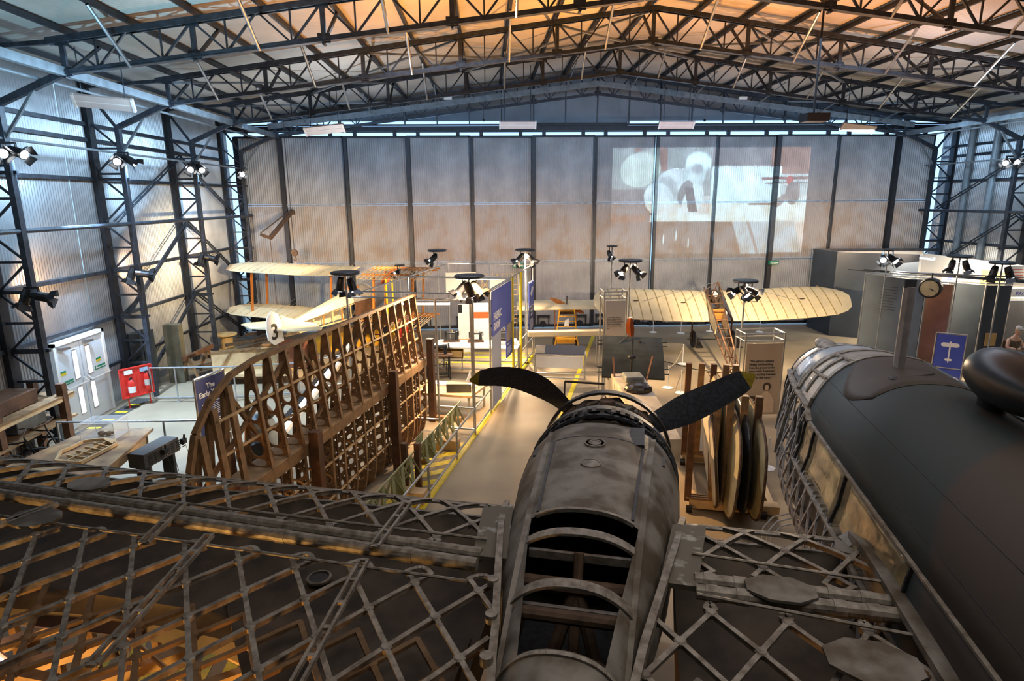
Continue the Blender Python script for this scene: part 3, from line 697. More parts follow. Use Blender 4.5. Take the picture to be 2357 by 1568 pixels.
b.tube((0,-3.58,2.8), (0,-3.66,2.62), .035, 8); b.tube((0,-3.7,2.62), (-.17,-3.9,2.1), .045, 8); b.tube((0,-3.7,2.62), (.17,-3.9,2.1), .045, 8); b.tube((0,-3.7,2.6), (0,-3.95,2.1), .04, 8)
b.tube((-.3,-4.4,2.3), (.3,-4.38,2.35), .02, 6); b.tube((0,-4.2,2.5), (0,-4.5,2.15), .025, 6); b.tube((0,-4.2,2.5), (-.25,-4.5,2.15), .02, 6); b.tube((0,-4.2,2.5), (.22,-4.45,2.15), .02, 6)
b.path([(.12+.14*math.cos(a*.5), -4.25+.12*math.sin(a*.5), 2.4) for a in range(12)], .014, 6)
b.build('engine_mount', RUST, nacelle)
# side coamings, seams, deck panel, caps
def along(v0f, s0, s1, w, h, name, m_, par, n=10, lift=.006):
    b = MB(MW); P = []
    for i in range(n+1):
        s = s0+(s1-s0)*i/n; v = v0f(s)
        for k in range(len(NS)-1):
            if NS[k+1][0] <= s <= NS[k][0]:
                f = (s-NS[k][0])/(NS[k+1][0]-NS[k][0]); hw, zt, zb_ = [NS[k][q]+(NS[k+1][q]-NS[k][q])*f for q in (1,2,3)]
        zc = (zt+zb_)/2; hh = (zt-zb_)/2; P.append((v, s, zc+hh*max(0, 1-abs(v/hw)**2.3)**(1/2.3)+lift))
    for p, q in zip(P[:-1], P[1:]): b.bar(p, q, w, h)
    return b.build(name, m_, par)
for sg in (-1, 1):
    along(lambda s: sg*(.43+.055*(s+1.9)), -1.75, -3.2, .022, .012, 'panel_seam', RUBB, nacelle)
    along(lambda s: sg*(.50+.055*(s+1.9)), -1.25, -4.6, .05, .014, 'coaming_strip', GEOB, nacelle, 20)
    along(lambda s: sg*(.62+.05*(s+1.9)), -1.6, -1.85, .03, .02, 'latch', RUBB, nacelle, 3)
archtop(-1.75, .48, 'x', .012, th=.02).build('panel_seam', RUBB, nacelle)
archtop(-3.24, .40, 'x', .03, th=.03).build('opening_lip', GEO, nacelle)
archtop(-4.58, .36, 'x', .03, th=.03).build('opening_lip', GEO, nacelle)
for s, r_ in ((-1.98, .10), (-2.45, .09)):
    b = MB(MW)
    for rr in ((r_, r_*.6) if s > -2.2 else (r_,)): b.lathe([(rr,0),(rr,.014),(rr-.012,.014),(rr-.012,0)], (-.02, s, 2.965), n=24)
    b.lathe([(.001,0),(.045 if s > -2.2 else r_-.014,0),(.045 if s > -2.2 else r_-.014,.010),(.001,.010)], (-.02, s, 2.965), n=20)
    b.build('round_cap', GEO, nacelle)
MB(MW).box((.30,-1.78,2.70), (.44,-1.32,2.90)).build('air_intake', RUBB, nacelle)
# cowling rings, engine
def ringband(s0, s1, r0, r1, name, m_, zc=2.18, th=.03, par=None):
    b = MB(MW); n = 48; rings = []
    for r_, s in ((r0, s0), ((r0+r1)/2+.012, (s0+s1)/2), (r1, s1), (r1-th, s1), (r0-th, s0)):
        rings.append([(r_*math.cos(2*PI*i/n), s, zc+r_*math.sin(2*PI*i/n)) for i in range(n)])
    rings.append(rings[0]); b.loft(rings, caps=False); return b.build(name, m_, par or bomber, smooth=True)
cowl = ringband(-.72, -.98, .79, .84, 'cowling_ring', mat('blue_grey_cowl_band', (.13,.15,.16), .5, .3, .5, 6, c2=(.07,.06,.05), det=12), zc=2.13)
ringband(-1.02, -1.10, .80, .82, 'rear_cowl_flange', RUBB, zc=2.12)
ringband(-.14, -.36, .755, .785, 'front_cowl_ring', mat('dark_cowl_lip', (.05,.045,.04), .5, .4, .5, 8), zc=2.17)
for i in range(28):
    a = R(-15+i*7.5); c, s_ = math.cos(a), math.sin(a)
    if i % 5 == 4: continue
    MB(MW).bar((.79*c,-.90,2.17+.79*s_), (.80*c,-1.10,2.17+.81*s_), .05, .006, up=(c,0,s_)).build('cooling_gill', mat('dark_gill', (.05,.042,.035), .6, .3, .5, 8), cowl)
b = MB(MW); b.lathe([(.001,-.16),(.13,-.14),(.16,-.02),(.30,.05),(.34,.25),(.30,.5),(.001,.5)], (0,-.10,2.18), (0,-1,0), 24); eng = b.build('radial_engine', RUST, bomber, smooth=True)
for i in range(9):
    a = R(90+i*40); c, s_ = math.cos(a), math.sin(a); b = MB(MW)
    for k in range(9): b.lathe([(.085,k*.032),(.10,k*.032+.006),(.10,k*.032+.014),(.085,k*.032+.02)], (.30*c,-.42,2.18+.30*s_), (c,0,s_), 12)
    b.lathe([(.08,0),(.08,.30),(.10,.32),(.09,.40),(.001,.41)], (.30*c,-.42,2.18+.30*s_), (c,0,s_), 12)
    b.build('engine_cylinder', RUST, eng)
    a2 = R(110+i*40); c2_, s2_ = math.cos(a2), math.sin(a2)
    b = MB(MW); e = Vector((-s2_, 0, c2_)); ce = Vector((.62*c2_, -.42, 2.18+.62*s2_)); rad = Vector((c2_, 0, s2_))
    b.prism([(-.14,.06),(.14,.06),(.09,-.10),(-.09,-.10)], ce, e, rad, .10); b.build('baffle_plate', GEOB, eng)
    b = MB(MW); b.tube((.16*c2_,-.28,2.18+.16*s2_), (.55*c2_,-.32,2.18+.55*s2_), .012, 6); b.build('push_rod', GEO, eng)
b = MB(MW); rings = []
for i, (s, r_) in enumerate(((-.26,.30),(-.30,.72),(-.50,.70),(-.70,.70),(-.92,.70),(-1.08,.72),(-1.2,.74),(-1.25,.3))):
    rings.append([((r_+(random.uniform(-.06,.03) if 0 < i < 6 else 0))*math.cos(2*PI*j/60), s, 2.17+(r_+(random.uniform(-.06,.03) if 0 < i < 6 else 0))*math.sin(2*PI*j/60)) for j in range(60)])
b.loft(rings).build('engine_baffling', mat('oily_engine_metal', (.055,.036,.024), .6, .3, .6, 12, c2=(.012,.010,.009), bump=.5), bomber)
for i in range(26):
    a = R(20+i*5.6+random.uniform(-2,2)); s = random.uniform(-.62,-1.0); b = MB(MW); r_ = .70
    b.tube((r_*math.cos(a), s, 2.17+r_*math.sin(a)), ((r_+.05)*math.cos(a+.05), s-.05, 2.17+(r_+.05)*math.sin(a+.05)), random.uniform(.012,.035), 7); b.build('engine_fitting', RUST if i % 3 else GEO, bomber)
b = MB(MW)
for i in range(5):
    a = R(-20-i*8); b.bar((.80*math.cos(a),-.7,2.18+.8*math.sin(a)), (.82*math.cos(a),-1.15,2.1+.8*math.sin(a)), .07, .01, up=(1,0,0))
b.build('torn_side_cowl', RUBB, bomber)
# --- propeller, blades bent by the crash
HZ = 2.16
prop = MB(MW).lathe([(.001,.0),(.10,.02),(.15,.12),(.15,.30),(.001,.34)], (0,.16,HZ), (0,-1,0), 20).build('propeller', BLADE, bomber, smooth=True)
def blade(cl, ch, tw, nm_='blade', a0=0):
    """cl centre line points in local W; ch chord; tw facing vectors"""
    rings = []; k = len(cl)
    for i, p in enumerate(cl):
        p = Vector(p); d = (Vector(cl[min(i+1,k-1)])-Vector(cl[max(i-1,0)])).normalized(); c = Vector(tw[i]); c = (c-d*c.dot(d)).normalized(); nrm = d.cross(c); h = ch[i]/2; t = max(.012, .05*(1-i/k))
        rings.append([p-c*h, p-c*h*.5+nrm*t*.5, p+nrm*t*.55, p+c*h*.6+nrm*t*.4, p+c*h, p+c*h*.6-nrm*t*.2, p-nrm*t*.2, p-c*h*.5-nrm*t*.2])
    b = MB(MW); kt = k-2
    b.loft(rings[:kt+1]); o = b.build(nm_, BLADE, prop, smooth=True)
    b = MB(MW); b.loft(rings[kt:]); b.build('yellow_tip', TIPY, o, smooth=True)
def cpath(fn, n=16): return [fn(i/(n-1)) for i in range(n)]
chf = lambda f: .12+.25*min(1, f*2.2) if f < .6 else .36-.06*(f-.6)/.25 if f < .85 else .30*math.sqrt(max(.02, 1-((f-.85)/.15)**2))*.98
def rb(f):
    r_ = .2+1.78*f; a = R(26+5*f); return (r_*math.cos(a), .05-.10*f*f, HZ+r_*math.sin(a))
def lb(f):
    r_ = .2+1.78*f; a = R(150); bend = .55*max(0, f-.30)**1.5*1.6
    return (r_*math.cos(a)*(.98), .05-bend, HZ+r_*math.sin(a)+.30*math.sin(PI*min(1, f))*(.6+.4*f)-.10*f)
def db(f):
    r_ = .2+1.75*f; return (.1*f, .05-.4*f*f, HZ-r_)
RBF = cpath(rb); LBF = cpath(lb); DBF = cpath(db); CH = cpath(chf)
blade(RBF, CH, [(-.35, .45-.35*i/15, .9) for i in range(16)])
blade(LBF, CH, [(.25, -.55+.3*i/15, .85) for i in range(16)])
blade(DBF, CH, [(1, .5, 0) for i in range(16)])
# --- fuselage
FS = [(1.55,.30,3.02,2.40),(1.35,.52,3.22,2.15),(1.0,.66,3.36,1.85),(.6,.74,3.42,1.6),(.2,.78,3.47,1.45),(-.3,.80,3.54,1.35),(-.55,.80,3.58,1.32),(-1.5,.82,3.575,1.25),(-3,.83,3.56,1.22),(-5,.82,3.56,1.22),(-7,.80,3.56,1.25),(-9,.76,3.58,1.3)]
def fat(s):
    for k in range(len(FS)-1):
        if FS[k+1][0] <= s <= FS[k][0]:
            f = (s-FS[k][0])/(FS[k+1][0]-FS[k][0]); return [FS[k][q]+(FS[k+1][q]-FS[k][q])*f for q in (1,2,3)]
    return FS[0][1:] if s > FS[0][0] else FS[-1][1:]
def fpt(s, a, off=0):
    """point on the fuselage, a = degrees, 0 right, 90 top, 180 left"""
    hw, zt, zb_ = fat(s); c, q = math.cos(R(a)), math.sin(R(a)); e = 2/2.35
    z = (zt+zb_)/2+((zt-zb_)/2+off)*abs(q)**e*(1 if q >= 0 else -1); fl_ = 1+.25*min(1, max(0, (2.6-z)/.8))
    return (CV+(hw+off)*fl_*abs(c)**e*(1 if c >= 0 else -1), s, z)
def angz(s, z, off=0):
    hw, zt, zb_ = fat(s); q = max(-1, min(1, (z-(zt+zb_)/2)/((zt-zb_)/2+off))); a = math.degrees(math.asin(abs(q)**(2.35/2)))*(1 if q >= 0 else -1); return 180-a
def patch(s_list, a0, a1, n, name, m_, par=bomber, th=.02, off=0, smooth=True):
    b = MB(MW); rings = []
    for s in s_list:
        A0 = a0(s) if callable(a0) else a0; A1 = a1(s) if callable(a1) else a1
        rings.append([fpt(s, A0+(A1-A0)*i/n, off) for i in range(n+1)])
    b.loft(rings, closed=False, caps=False)
    o = b.build(name, m_, par, smooth=smooth)
    if th:
        md = o.modifiers.new('thick', 'SOLIDIFY'); md.thickness = th; md.offset = 0
    return o
def srange(a, c, n): return [a+(c-a)*i/n for i in range(n+1)]
patch(srange(-.55,-9,30), lambda s: -50, lambda s: angz(s, 2.87), 26, 'top_skin', CAMO)
patch(srange(.10,-.55,4), lambda s: -40, 112, 16, 'cockpit_roof_skin', GEOB)
patch(srange(-3.45,-9,14), lambda s: angz(s, 2.87), lambda s: angz(s, 1.6), 10, 'side_skin', CAMO)
# side windows
for sa, sb in ((-.62,-.95), (-.98,-2.02), (-2.06,-3.40)):
    patch(srange(sa, sb, 8), lambda s: angz(s, 2.86), lambda s: angz(s, 2.40), 6, 'side_window', PERS, th=.008)
for s in (-.60, -.965, -2.04, -3.42):
    b = MB(MW); pts = [fpt(s, angz(s, 2.40+.06*i), .008) for i in range(9)]
    for p, q in zip(pts[:-1], pts[1:]): b.bar(p, q, .035, .02)
    b.build('window_frame', RUBB, bomber)
for z, m_ in ((2.88, GEO), (2.38, GEO)):
    b = MB(MW); pts = [fpt(s, angz(s, z), .012) for s in srange(-.5, -5, 20)]
    for p, q in zip(pts[:-1], pts[1:]): b.bar(p, q, .045, .02)
    b.build('longeron', m_, bomber)
patch(srange(-.565,-1.55,8), 60, lambda s: 122+12*math.sin(s*4), 12, 'brown_camouflage_patch', mat('brown_dope', (.040,.028,.021), .66, 0, .25, 5), th=.006, off=.012)
# panel lines on the green top, grey strake on the right
for z, s0, s1 in ((3.30,-.6,-5),(3.05,-.6,-6)):
    b = MB(MW); pts = [fpt(s, angz(s, z), .004) for s in srange(s0, s1, 16)]
    for p, q in zip(pts[:-1], pts[1:]): b.bar(p, q, .012, .008)
    b.build('skin_seam', RUBB, bomber)
b = MB(MW); pts = [fpt(s, 66, .01) for s in srange(-.5, -6, 20)]
for p, q in zip(pts[:-1], pts[1:]): b.bar(p, q, .20, .02, up=(.45,0,.9))
b.build('grey_strake', mat('blue_grey_strake', (.10,.13,.15), .55, 0, .3, 4), bomber)
p = Vector(fpt(-1.15, 70, 0)); MB(MW).ell(p, .035, .05, .035).build('top_light', ALU, bomber, smooth=True)
b = MB(MW); p = fpt(-1.3, 104, .01); b.ell(p, .04, .07, .012); b.tube((p[0]+.03,p[1],p[2]+.01), (p[0]+.35,p[1]+.05,p[2]+.05), .008, 6); b.build('aerial_socket', RUBB, bomber)
# fuselage lattice on the left side and belly
gb = MB(MW)
def gl(fn, lo_, hi_, n=60, w=.021, par=None):
    P = [fn(i/n) for i in range(n+1)]
    for (s0, a0), (s1, a1) in zip(P[:-1], P[1:]):
        if lo_ <= s0 <= hi_ and lo_ <= s1 <= hi_ and angz(s0, 2.45 if s0 < -.55 else 2.95) <= a0 <= 262:
            gb.bar(fpt(s0, a0, .0), fpt(s1, a1, .0), w, .022, up=Vector(fpt(s0, a0, .1))-Vector(fpt(s0, a0, 0)))
for k in range(-10, 26):
    gl(lambda f, k=k: (1.5-k*.26-f*1.5, 120+f*150), -3.4, 1.45)
    gl(lambda f, k=k: (-.5-k*.26+f*1.5+2.0, 120+f*150), -3.4, 1.45)
gfr = gb.build('geodetic_fuselage_frame', mat('pale_aluminium_lattice', (.40,.40,.41), .5, .4, .4, 12), bomber)
patch(srange(1.4,-3.4,16), 230, 262, 6, 'belly_skin', DIRTY)
patch(srange(1.3,-3.4,16), lambda s: angz(s,2.3), 235, 6, 'dark_backing', RUBB, th=.01, off=-.14)  # black sheet added as the shaded interior behind the lattice
for s in (.95, -.4):
    b = MB(MW); pts = [fpt(s, a, -.07) for a in range(155, 262, 8)]
    b.path(pts, .016, 6); b.build('fuselage_hoop', GEO, bomber)
# cockpit glazing
patch(srange(.10,-.52,5), 112, lambda s: angz(s, 3.0), 6, 'cockpit_glass', GLS, th=.006)
for s0, s1, a0, a1 in ((.10,.10,60,158),(-.55,-.55,60,165),(-.20,-.20,112,150)):
    b = MB(MW); pts = [fpt(s0, a0+(a1-a0)*i/14, .012) for i in range(15)]
    for p, q in zip(pts[:-1], pts[1:]): b.bar(p, q, .06, .025)
    b.build('canopy_frame', GEO, bomber)
for a in (112, 134):
    b = MB(MW); pts = [fpt(s, a, .012) for s in srange(.10, -.55, 6)]
    for p, q in zip(pts[:-1], pts[1:]): b.bar(p, q, .05, .025)
    b.build('canopy_frame', GEO, bomber)
b = MB(MW); pts = [fpt(s, angz(s, 2.97 if s > -.55 else 2.88), .02) for s in srange(1.0, -.75, 8)]
for p, q in zip(pts[:-1], pts[1:]): b.bar(p, q, .07, .03)
b.build('canopy_frame', GEO, bomber)
# nose: bow skin, silver bands, turret
patch(srange(1.02,.12,6), -30, lambda s: angz(s, 3.02), 16, 'nose_skin', mat('silver_blue_skin', (.30,.34,.38), .4, .4, .3, 3))
patch(srange(1.55,1.12,6), -60, 205, 20, 'turret_shell', mat('white_turret', (.72,.74,.76), .35, .1, .1, 3))
for s in (1.08, .72, .2):
    b = MB(MW); pts = [fpt(s, a, .012) for a in range(20, 200, 8)]
    for p, q in zip(pts[:-1], pts[1:]): b.bar(p, q, .05, .015)
    b.build('nose_band', RUBB if s > 1 else GEO, bomber)
patch(srange(.9,.35,3), 128, 146, 4, 'nose_window', mat('white_reflection_tone', (.75,.80,.86), .12, .2, .1, 2), th=.01, off=.01)  # the pane's bright reflection is put into its white colour
b = MB(MW); b.ell((2.74, 1.0, 3.33), .12, .36, .075); b.build('sight_blister', GEO, bomber, smooth=True)
# aerial mast and loop fairing
b = MB(MW); b.loft([[(2.86+x, -.95+y, z) for x, y in ((-.045,0),(-.03,.06),(0,.09),(.03,.06),(.045,0),(.03,-.07),(0,-.10),(-.03,-.07))] for z in (3.58, 4.38)]); b.build('aerial_mast', mat('grey_mast', (.20,.18,.18), .5, 0, .3, 8), bomber)
MB(MW).tube((2.86,-.96,4.37), (2.86,-.96,4.45), .052, 12).build('mast_cap', RUBB, bomber)
b = MB(MW); rings = []
for i in range(19):
    f = i/18; y = -1.82-1.35*f; r_ = .225*(math.sin(PI*min(1, f**.62)))**.62 if 0 < f < 1 else .004
    rings.append([(3.12+r_*math.cos(2*PI*j/20), y, 3.85+r_*math.sin(2*PI*j/20)) for j in range(20)])
lf_ = b.loft(rings).build('loop_aerial_fairing', BLKP, bomber, smooth=True)
b = MB(MW); rings = []
for z, w, l_ in ((3.44,.13,.26),(3.52,.09,.19),(3.60,.08,.17),(3.68,.09,.20),(3.76,.15,.34)):
    rings.append([(3.12+w*math.cos(2*PI*j/16), -2.10+l_*math.sin(2*PI*j/16)*.8, z) for j in range(16)])
b.loft(rings).build('fairing_pylon', BLKP, lf_, smooth=True)
# wing root rib along the fuselage
b = MB(MW); pts = []
for i in range(17):
    s = -2.45-i*.25; pts.append((2.16-.05*math.sin(PI*min(1,i/10)), s, zu(s)+.06))
pts = [(2.02,-2.62,2.44),(2.06,-2.48,2.46)]+pts
for p, q in zip(pts[:-1], pts[1:]): b.bar(p, q, .15, .05)
b.build('wing_root_fillet', GEOB, bomber)
for v, side in ((-.78, -1), (.80, 1)):
    b = MB(MW)
    pts = [(side*(lim(-2.4-i*.3)-.0), -2.4-i*.3, zu(-2.4-i*.3)+.02) for i in range(11)]
    for p, q in zip(pts[:-1], pts[1:]): b.bar(p, q, .05, .10)
    b.build('nacelle_joint_strip', GEO, bomber)
for i in range(4):
    b = MB(MW); b.lathe([(.018,-.03),(.04,-.03),(.04,.03),(.018,.03)], (-lim(-3.8-.36*i)-.03, -3.8-.36*i, 2.64), n=12); b.build('joint_lug', GEO, bomber)
# main wheels out of sight rest the airframe on trestles
for i, (v, s) in enumerate(((-3.2,-4.9),(-4.6,-4.4),(-5.8,-4.6),(-2.2,-4.8))):
    o = MW @ Vector((v+.45, s+.1, 0)); t = thing('wing_trestle', 'wooden trestle under the stripped wing, lit orange from below, %s' % ['second from the engine','third from the engine','furthest from the engine','nearest the engine'][i], 'trestle', o, 'wing trestles')
    for p, q in (((v, s, 0),(v+.25, s+.1, 1.55)), ((v+.9, s, 0),(v+.65, s+.1, 1.55)), ((v, s+.35, 0),(v+.25, s+.2, 1.55)), ((v+.9, s+.35, 0),(v+.65, s+.2, 1.55))): MB(MW).bar(p, q, .07, .07).build('leg', WOOD, t)
    MB(MW).bar((v, s+.15, 1.58),(v+.9, s+.15, 1.58), .09, .12).build('top_beam', WOOD, t); MB(MW).bar((v-.1, s, .5),(v+1, s, .5), .06, .06).build('cross_rail', WOODL, t); MB(MW).bar((v, s, .4),(v+.85, s+.05, 1.4), .06, .06).build('diagonal_rail', WOODL, t)
b = MB(MW); b.tube((CV,-2,0),(CV,-2,1.3),.12,12); b.box((CV-.5,-2.5,0),(CV+.5,-1.5,.08)); b.build('support_leg', STEELD, bomber); b = MB(MW); b.tube((0,-2.2,0),(0,-2.2,1.5),.10,12); b.box((-.5,-2.6,0),(.5,-1.8,.08)); b.build('support_leg', STEELD, bomber)
for i, (a_, c_, w_, nm_) in enumerate((((-40,1405),(240,1328),.10,'upper left'),((-30,1500),(420,1335),.10,'long second'),((20,1548),(520,1395),.11,'long third'),((180,1590),(640,1425),.10,'lower middle'),((420,1600),(760,1480),.09,'lowest right'))):
    p, q = at(*a_, 2, 1.15), at(*c_, 2, 1.15); t = thing('stand_beam', 'warm orange-lit timber beam of the stand seen through the lower left wing lattice, %s one' % nm_, 'beam', (p.x,p.y,0), 'timber stand beams')
    MB().bar(p, q, w_, w_).build('beam', WOODL, t)
    for f in (.2,.8): r_ = p.lerp(q, f); MB().bar((r_.x,r_.y,0), r_, .07, .07).build('leg', WOOD, t)
for i, (a_, c_) in enumerate((((165,1350),(440,1590)), ((-20,1490),(70,1560)), ((345,1430),(560,1530)), ((300,1480),(270,1590)))):
    p, q = at(*a_, 2, 1.26), at(*c_, 2, 1.26); tag(MB().tube(p, q, .022, 7).build('round_pole', WOODL, loc=p), 'thin round wooden pole lying across the orange-lit stand beams, %s' % ['longest of them','at the left edge','right of the longest','steepest one'][i], 'pole', 'round poles on the stand')
tag(MB().tube(at(-60,1475,2,1.3), at(110,1600,2,1.3), .016, 6).build('light_strip', mat('pink_led', (1,.55,.55), .4, 0, 0, 1, emit=8), loc=at(0,1500,2,1.3)), 'thin glowing pinkish light strip at the very bottom left corner', 'light')
# ================================================================== spotlights and lamp masts
def par_can(c, d, par, lens=LAMP, k=1.0):
    """theatre spot: barrel, lens and barn doors pointing along d"""
    c = Vector(c); d = Vector(d).normalized(); a = d.orthogonal().normalized(); b_ = d.cross(a)
    b = MB(); b.lathe([(.001,-.13*k),(.06*k,-.12*k),(.075*k,-.02*k),(.075*k,.10*k),(.085*k,.13*k)], c, d, 12); can = b.build('lamp_can', BLKP, par)
    MB().lathe([(.001,.131*k),(.07*k,.131*k),(.07*k,.137*k),(.001,.14*k)], c, d, 12).build('lamp_lens', lens, can)
    b = MB()
    for s_, w_ in ((a, b_), (-a, b_), (b_, a), (-b_, a)):
        p = c+d*.13*k+s_*.085*k; b.prism([(-.07*k,0),(.07*k,0),(.09*k,.10*k),(-.09*k,.10*k)], p, w_, (d+s_*.5), .004)
    b.build('barn_doors', BLKP, can)
def fixture(c, dirs, label, grp, lens=LAMP, k=1.0):
    t = thing('spotlight', label, 'spotlight', c, grp); c = Vector(c)
    MB().bar(c+Vector((-.14,0,.17)), c+Vector((.14,0,.17)), .04, .04).build('mounting_bar', BLKP, t)
    for i, d in enumerate(dirs):
        o = c+Vector((-.13+.26*i/max(1,len(dirs)-1) if len(dirs) > 1 else 0, 0, 0)); MB().bar(o+Vector((0,0,.17)), o, .02, .05).build('yoke', BLKP, t); par_can(o, d, t, lens, k)
for i, (px, py, X, dirs, lab) in enumerate([
    (22,350,-9.05,[(.5,-.7,-.2),(.9,-.2,-.3)],'pair of lit black spotlights high on the nearest left column at the far left edge'),
    (284,368,-9.05,[(.3,-.8,-.3),(.9,.1,-.6)],'pair of lit black spotlights high on the left column above the extinguishers'),
    (450,386,-9.05,[(.2,-.8,-.4),(.6,-.6,-.5)],'pair of lit black spotlights high on the third left column'),
    (557,398,-9.05,[(.3,-.8,-.4)],'single lit spotlight high on the far left corner column'),
    (75,682,-9.05,[(-.3,-.2,-1),(.9,.3,-.3)],'pair of dark unlit spotlights low on the nearest left column'),
    (315,630,-9.05,[(-.3,-.3,-1),(.9,.3,-.2)],'pair of dark unlit spotlights low on the left column above the extinguishers'),
    (473,594,-9.05,[(-.3,-.3,-1),(.9,.3,-.3)],'pair of dark unlit spotlights low on the third left column'),
    (2325,372,17.5,[(-.6,-.6,-.3),(-.1,-.9,-.2)],'pair of lit spotlights on the right wall column')]):
    fixture(at(px, py, 0, X), dirs, lab, 'column spotlights', BLKP if 'unlit' in lab else LAMP, 1.25)
def mast(base, top, r, dirs, label, ring=.17, lens=LAMP, k=1.0, rail=None):
    t = thing('lamp_mast', label, 'lamp mast', base, 'lamp masts'); b_ = Vector(base); tp = Vector(top)
    MB().tube(b_, tp, r, 10).build('pole', SCAF, t)
    MB().lathe([(.001,0),(.30,0),(.33,.02),(.33,.05),(.30,.07),(.05,.09),(.001,.09)], tp, n=28).build('dish_cap', STEEL, t) if ring > .15 else MB().lathe([(.001,0),(.16,0),(.17,.03),(.001,.05)], tp, n=20).build('dish_cap', STEEL, t)
    for i, d in enumerate(dirs):
        a = 2*PI*i/max(1,len(dirs))+2.6; o = tp+Vector((ring*math.cos(a), ring*math.sin(a), -.22)); MB().bar(o+Vector((0,0,.24)), o, .02, .04).build('yoke', BLKP, t); par_can(o, d, t, lens, k)
def mastpx(px, ptop, pbot, Y, *a, zb=None, **k):
    tp = at(px, ptop, 1, Y); mast((tp.x, Y, 0 if zb is None else zb), tp, *a, **k)
B0 = Vector((-.34, 13.14, 0))
def BF(t, v, z=0): p = B0+FD*t+VD*v; return Vector((p.x, p.y, z))
tp = at(1080, 640, 1, 13.25)
mast((-.36,13.22,0), tp, .024, [(-.7,-.2,-.8),(.3,.2,-.8),(.7,-.5,-.7)], 'lamp mast at the near corner of the fabric shop booth, three spotlights under its dish', k=1.25)
c = BF(0,-2.95); tp = at(793, 632, 1, c.y); mast(c, (c.x, c.y, tp.z), .024, [(-.2,.2,-1),(.3,-.2,-1)], 'lamp mast at the near left corner of the booth, beside the biplane engine', k=1.2)
c = BF(7.2,.1); mastpx(1209, 578, 0, c.y, .022, [(-.7,-.3,-.7),(.6,-.3,-.7)], 'tall lamp mast at the far end of the blue-signed booth', k=1.3)
c = BF(7.3,-3.05); mastpx(1007, 579, 0, c.y, .018, [(-.6,-.4,-.6)], 'thin lamp mast at the far left booth corner with one dark spotlight', k=1.3)
mastpx(920, 612, 0, 20.5, .018, [(-.3,-.6,-.3)], 'thin mast with one glaring small lamp behind the skeleton biplane wing', ring=.10, k=1.0)
mastpx(1409, 568, 0, 18.5, .02, [(.3,-.5,-.8)], 'slim tall pole with one small lit lamp left of the quotation tower', ring=.08, k=.9)
mastpx(1451, 603, 0, 16.9, .024, [(-.6,-.5,-.6),(.5,-.5,-.6)], 'lamp mast rising beside the grey quotation tower, two lit spotlights', k=1.2)
mastpx(1716, 650, 0, 16.0, .024, [(-1,-.2,-.4),(.2,-.8,-.5),(1,-.2,-.5),(0,-.6,-.8)], 'lamp mast between the cream monoplane and the portrait tower, four spotlights', k=1.2)
mastpx(2045, 578, 0, 18.0, .02, [(-.4,-.8,-.3),(.1,-.8,-.4)], 'lamp mast with two glaring lamps at the left corner of the blue-grey booth', k=1.2, ring=.12)
mastpx(2210, 593, 0, 17.4, .022, [(-.4,-.2,-1),(.3,-.2,-1)], 'lamp mast with two dark hanging spotlights above the railway-style clock', k=1.2)
mastpx(2308, 608, 0, 16.6, .022, [(-.4,-.2,-1),(.3,-.2,-1)], 'rightmost lamp mast with two dark spotlights over the dark blue partition', k=1.3)
# hoist jib and hook on the doors
a, bb, c = at(600,540,1,22.5), at(672,487,1,24.5), at(622,548,1,22.9)
t = thing('hoist_jib', 'dark iron hoist jib reaching from the second door post', 'hoist', bb)
b = MB(); b.bar(bb, c, .10, .14); b.bar(bb+Vector((0,0,.08)), a+Vector((0,0,.05)), .03, .03); b.bar(a, c, .08, .09); b.build('jib_arm', RUST, t); MB().lathe([(.001,-.04),(.09,-.04),(.09,.04),(.001,.04)], bb, (0,1,0), 14).build('pulley', RUST, t)
MB().bar(bb, bb+Vector((0,.35,-.1)), .08, .08).build('wall_bracket', RUST, t); MB().tube(c, (c.x+.03, c.y, .05), .012, 6).build('hanging_cable', RUST, t)
h = at(678, 582, 1, 22.8); t = thing('crane_hook', 'rusty round pulley block with a hook hanging before the left doors', 'hook', h)
MB().lathe([(.001,-.06),(.11,-.05),(.13,0),(.11,.05),(.001,.06)], h, (0,1,0), 18).build('pulley_block', RUST, t)
MB().path([h+Vector((.0,0,-.10)), h+Vector((.02,0,-.17)), h+Vector((.06,0,-.22)), h+Vector((.02,0,-.28)), h+Vector((-.05,0,-.25))], .018, 8).build('hook', RUST, t)
MB().tube(h, (h.x, h.y, 8.0), .010, 6).build('wire_rope', STEELD, t)

# ================================================================== left area
ex = thing('extinguisher_stand', 'red two-bay fire point board on thin legs beside the fire doors', 'extinguisher stand', (-9.25,15.72,0))
A = Vector((-9.34,15.49,0)); Bp = Vector((-9.04,15.90,0)); dx = (Bp-A).normalized(); nx = Vector((dx.y,-dx.x,0))
A2 = A-dx*.13; L_ = (Bp-A).length+.26
b = MB(); b.prism([(0,.30),(L_,.30),(L_,1.03),(0,1.03)], A2, dx, UP, .03); b.build('back_board', RED, ex)
b = MB()
for x in (0, L_/2, L_): b.bar(A2+dx*x+Vector((0,0,.28)), A2+dx*x+Vector((0,0,1.05)), .03, .05)
b.bar(A2+Vector((0,0,1.05)), A2+dx*L_+Vector((0,0,1.05)), .06, .03); b.bar(A2+Vector((0,0,.30)), A2+dx*L_+Vector((0,0,.30)), .10, .03); b.build('board_frame', RED, ex)
for x in (.12, L_-.12): MB().tube(A2+dx*x, A2+dx*x+Vector((0,0,.3)), .018, 8).build('leg', RED, ex)
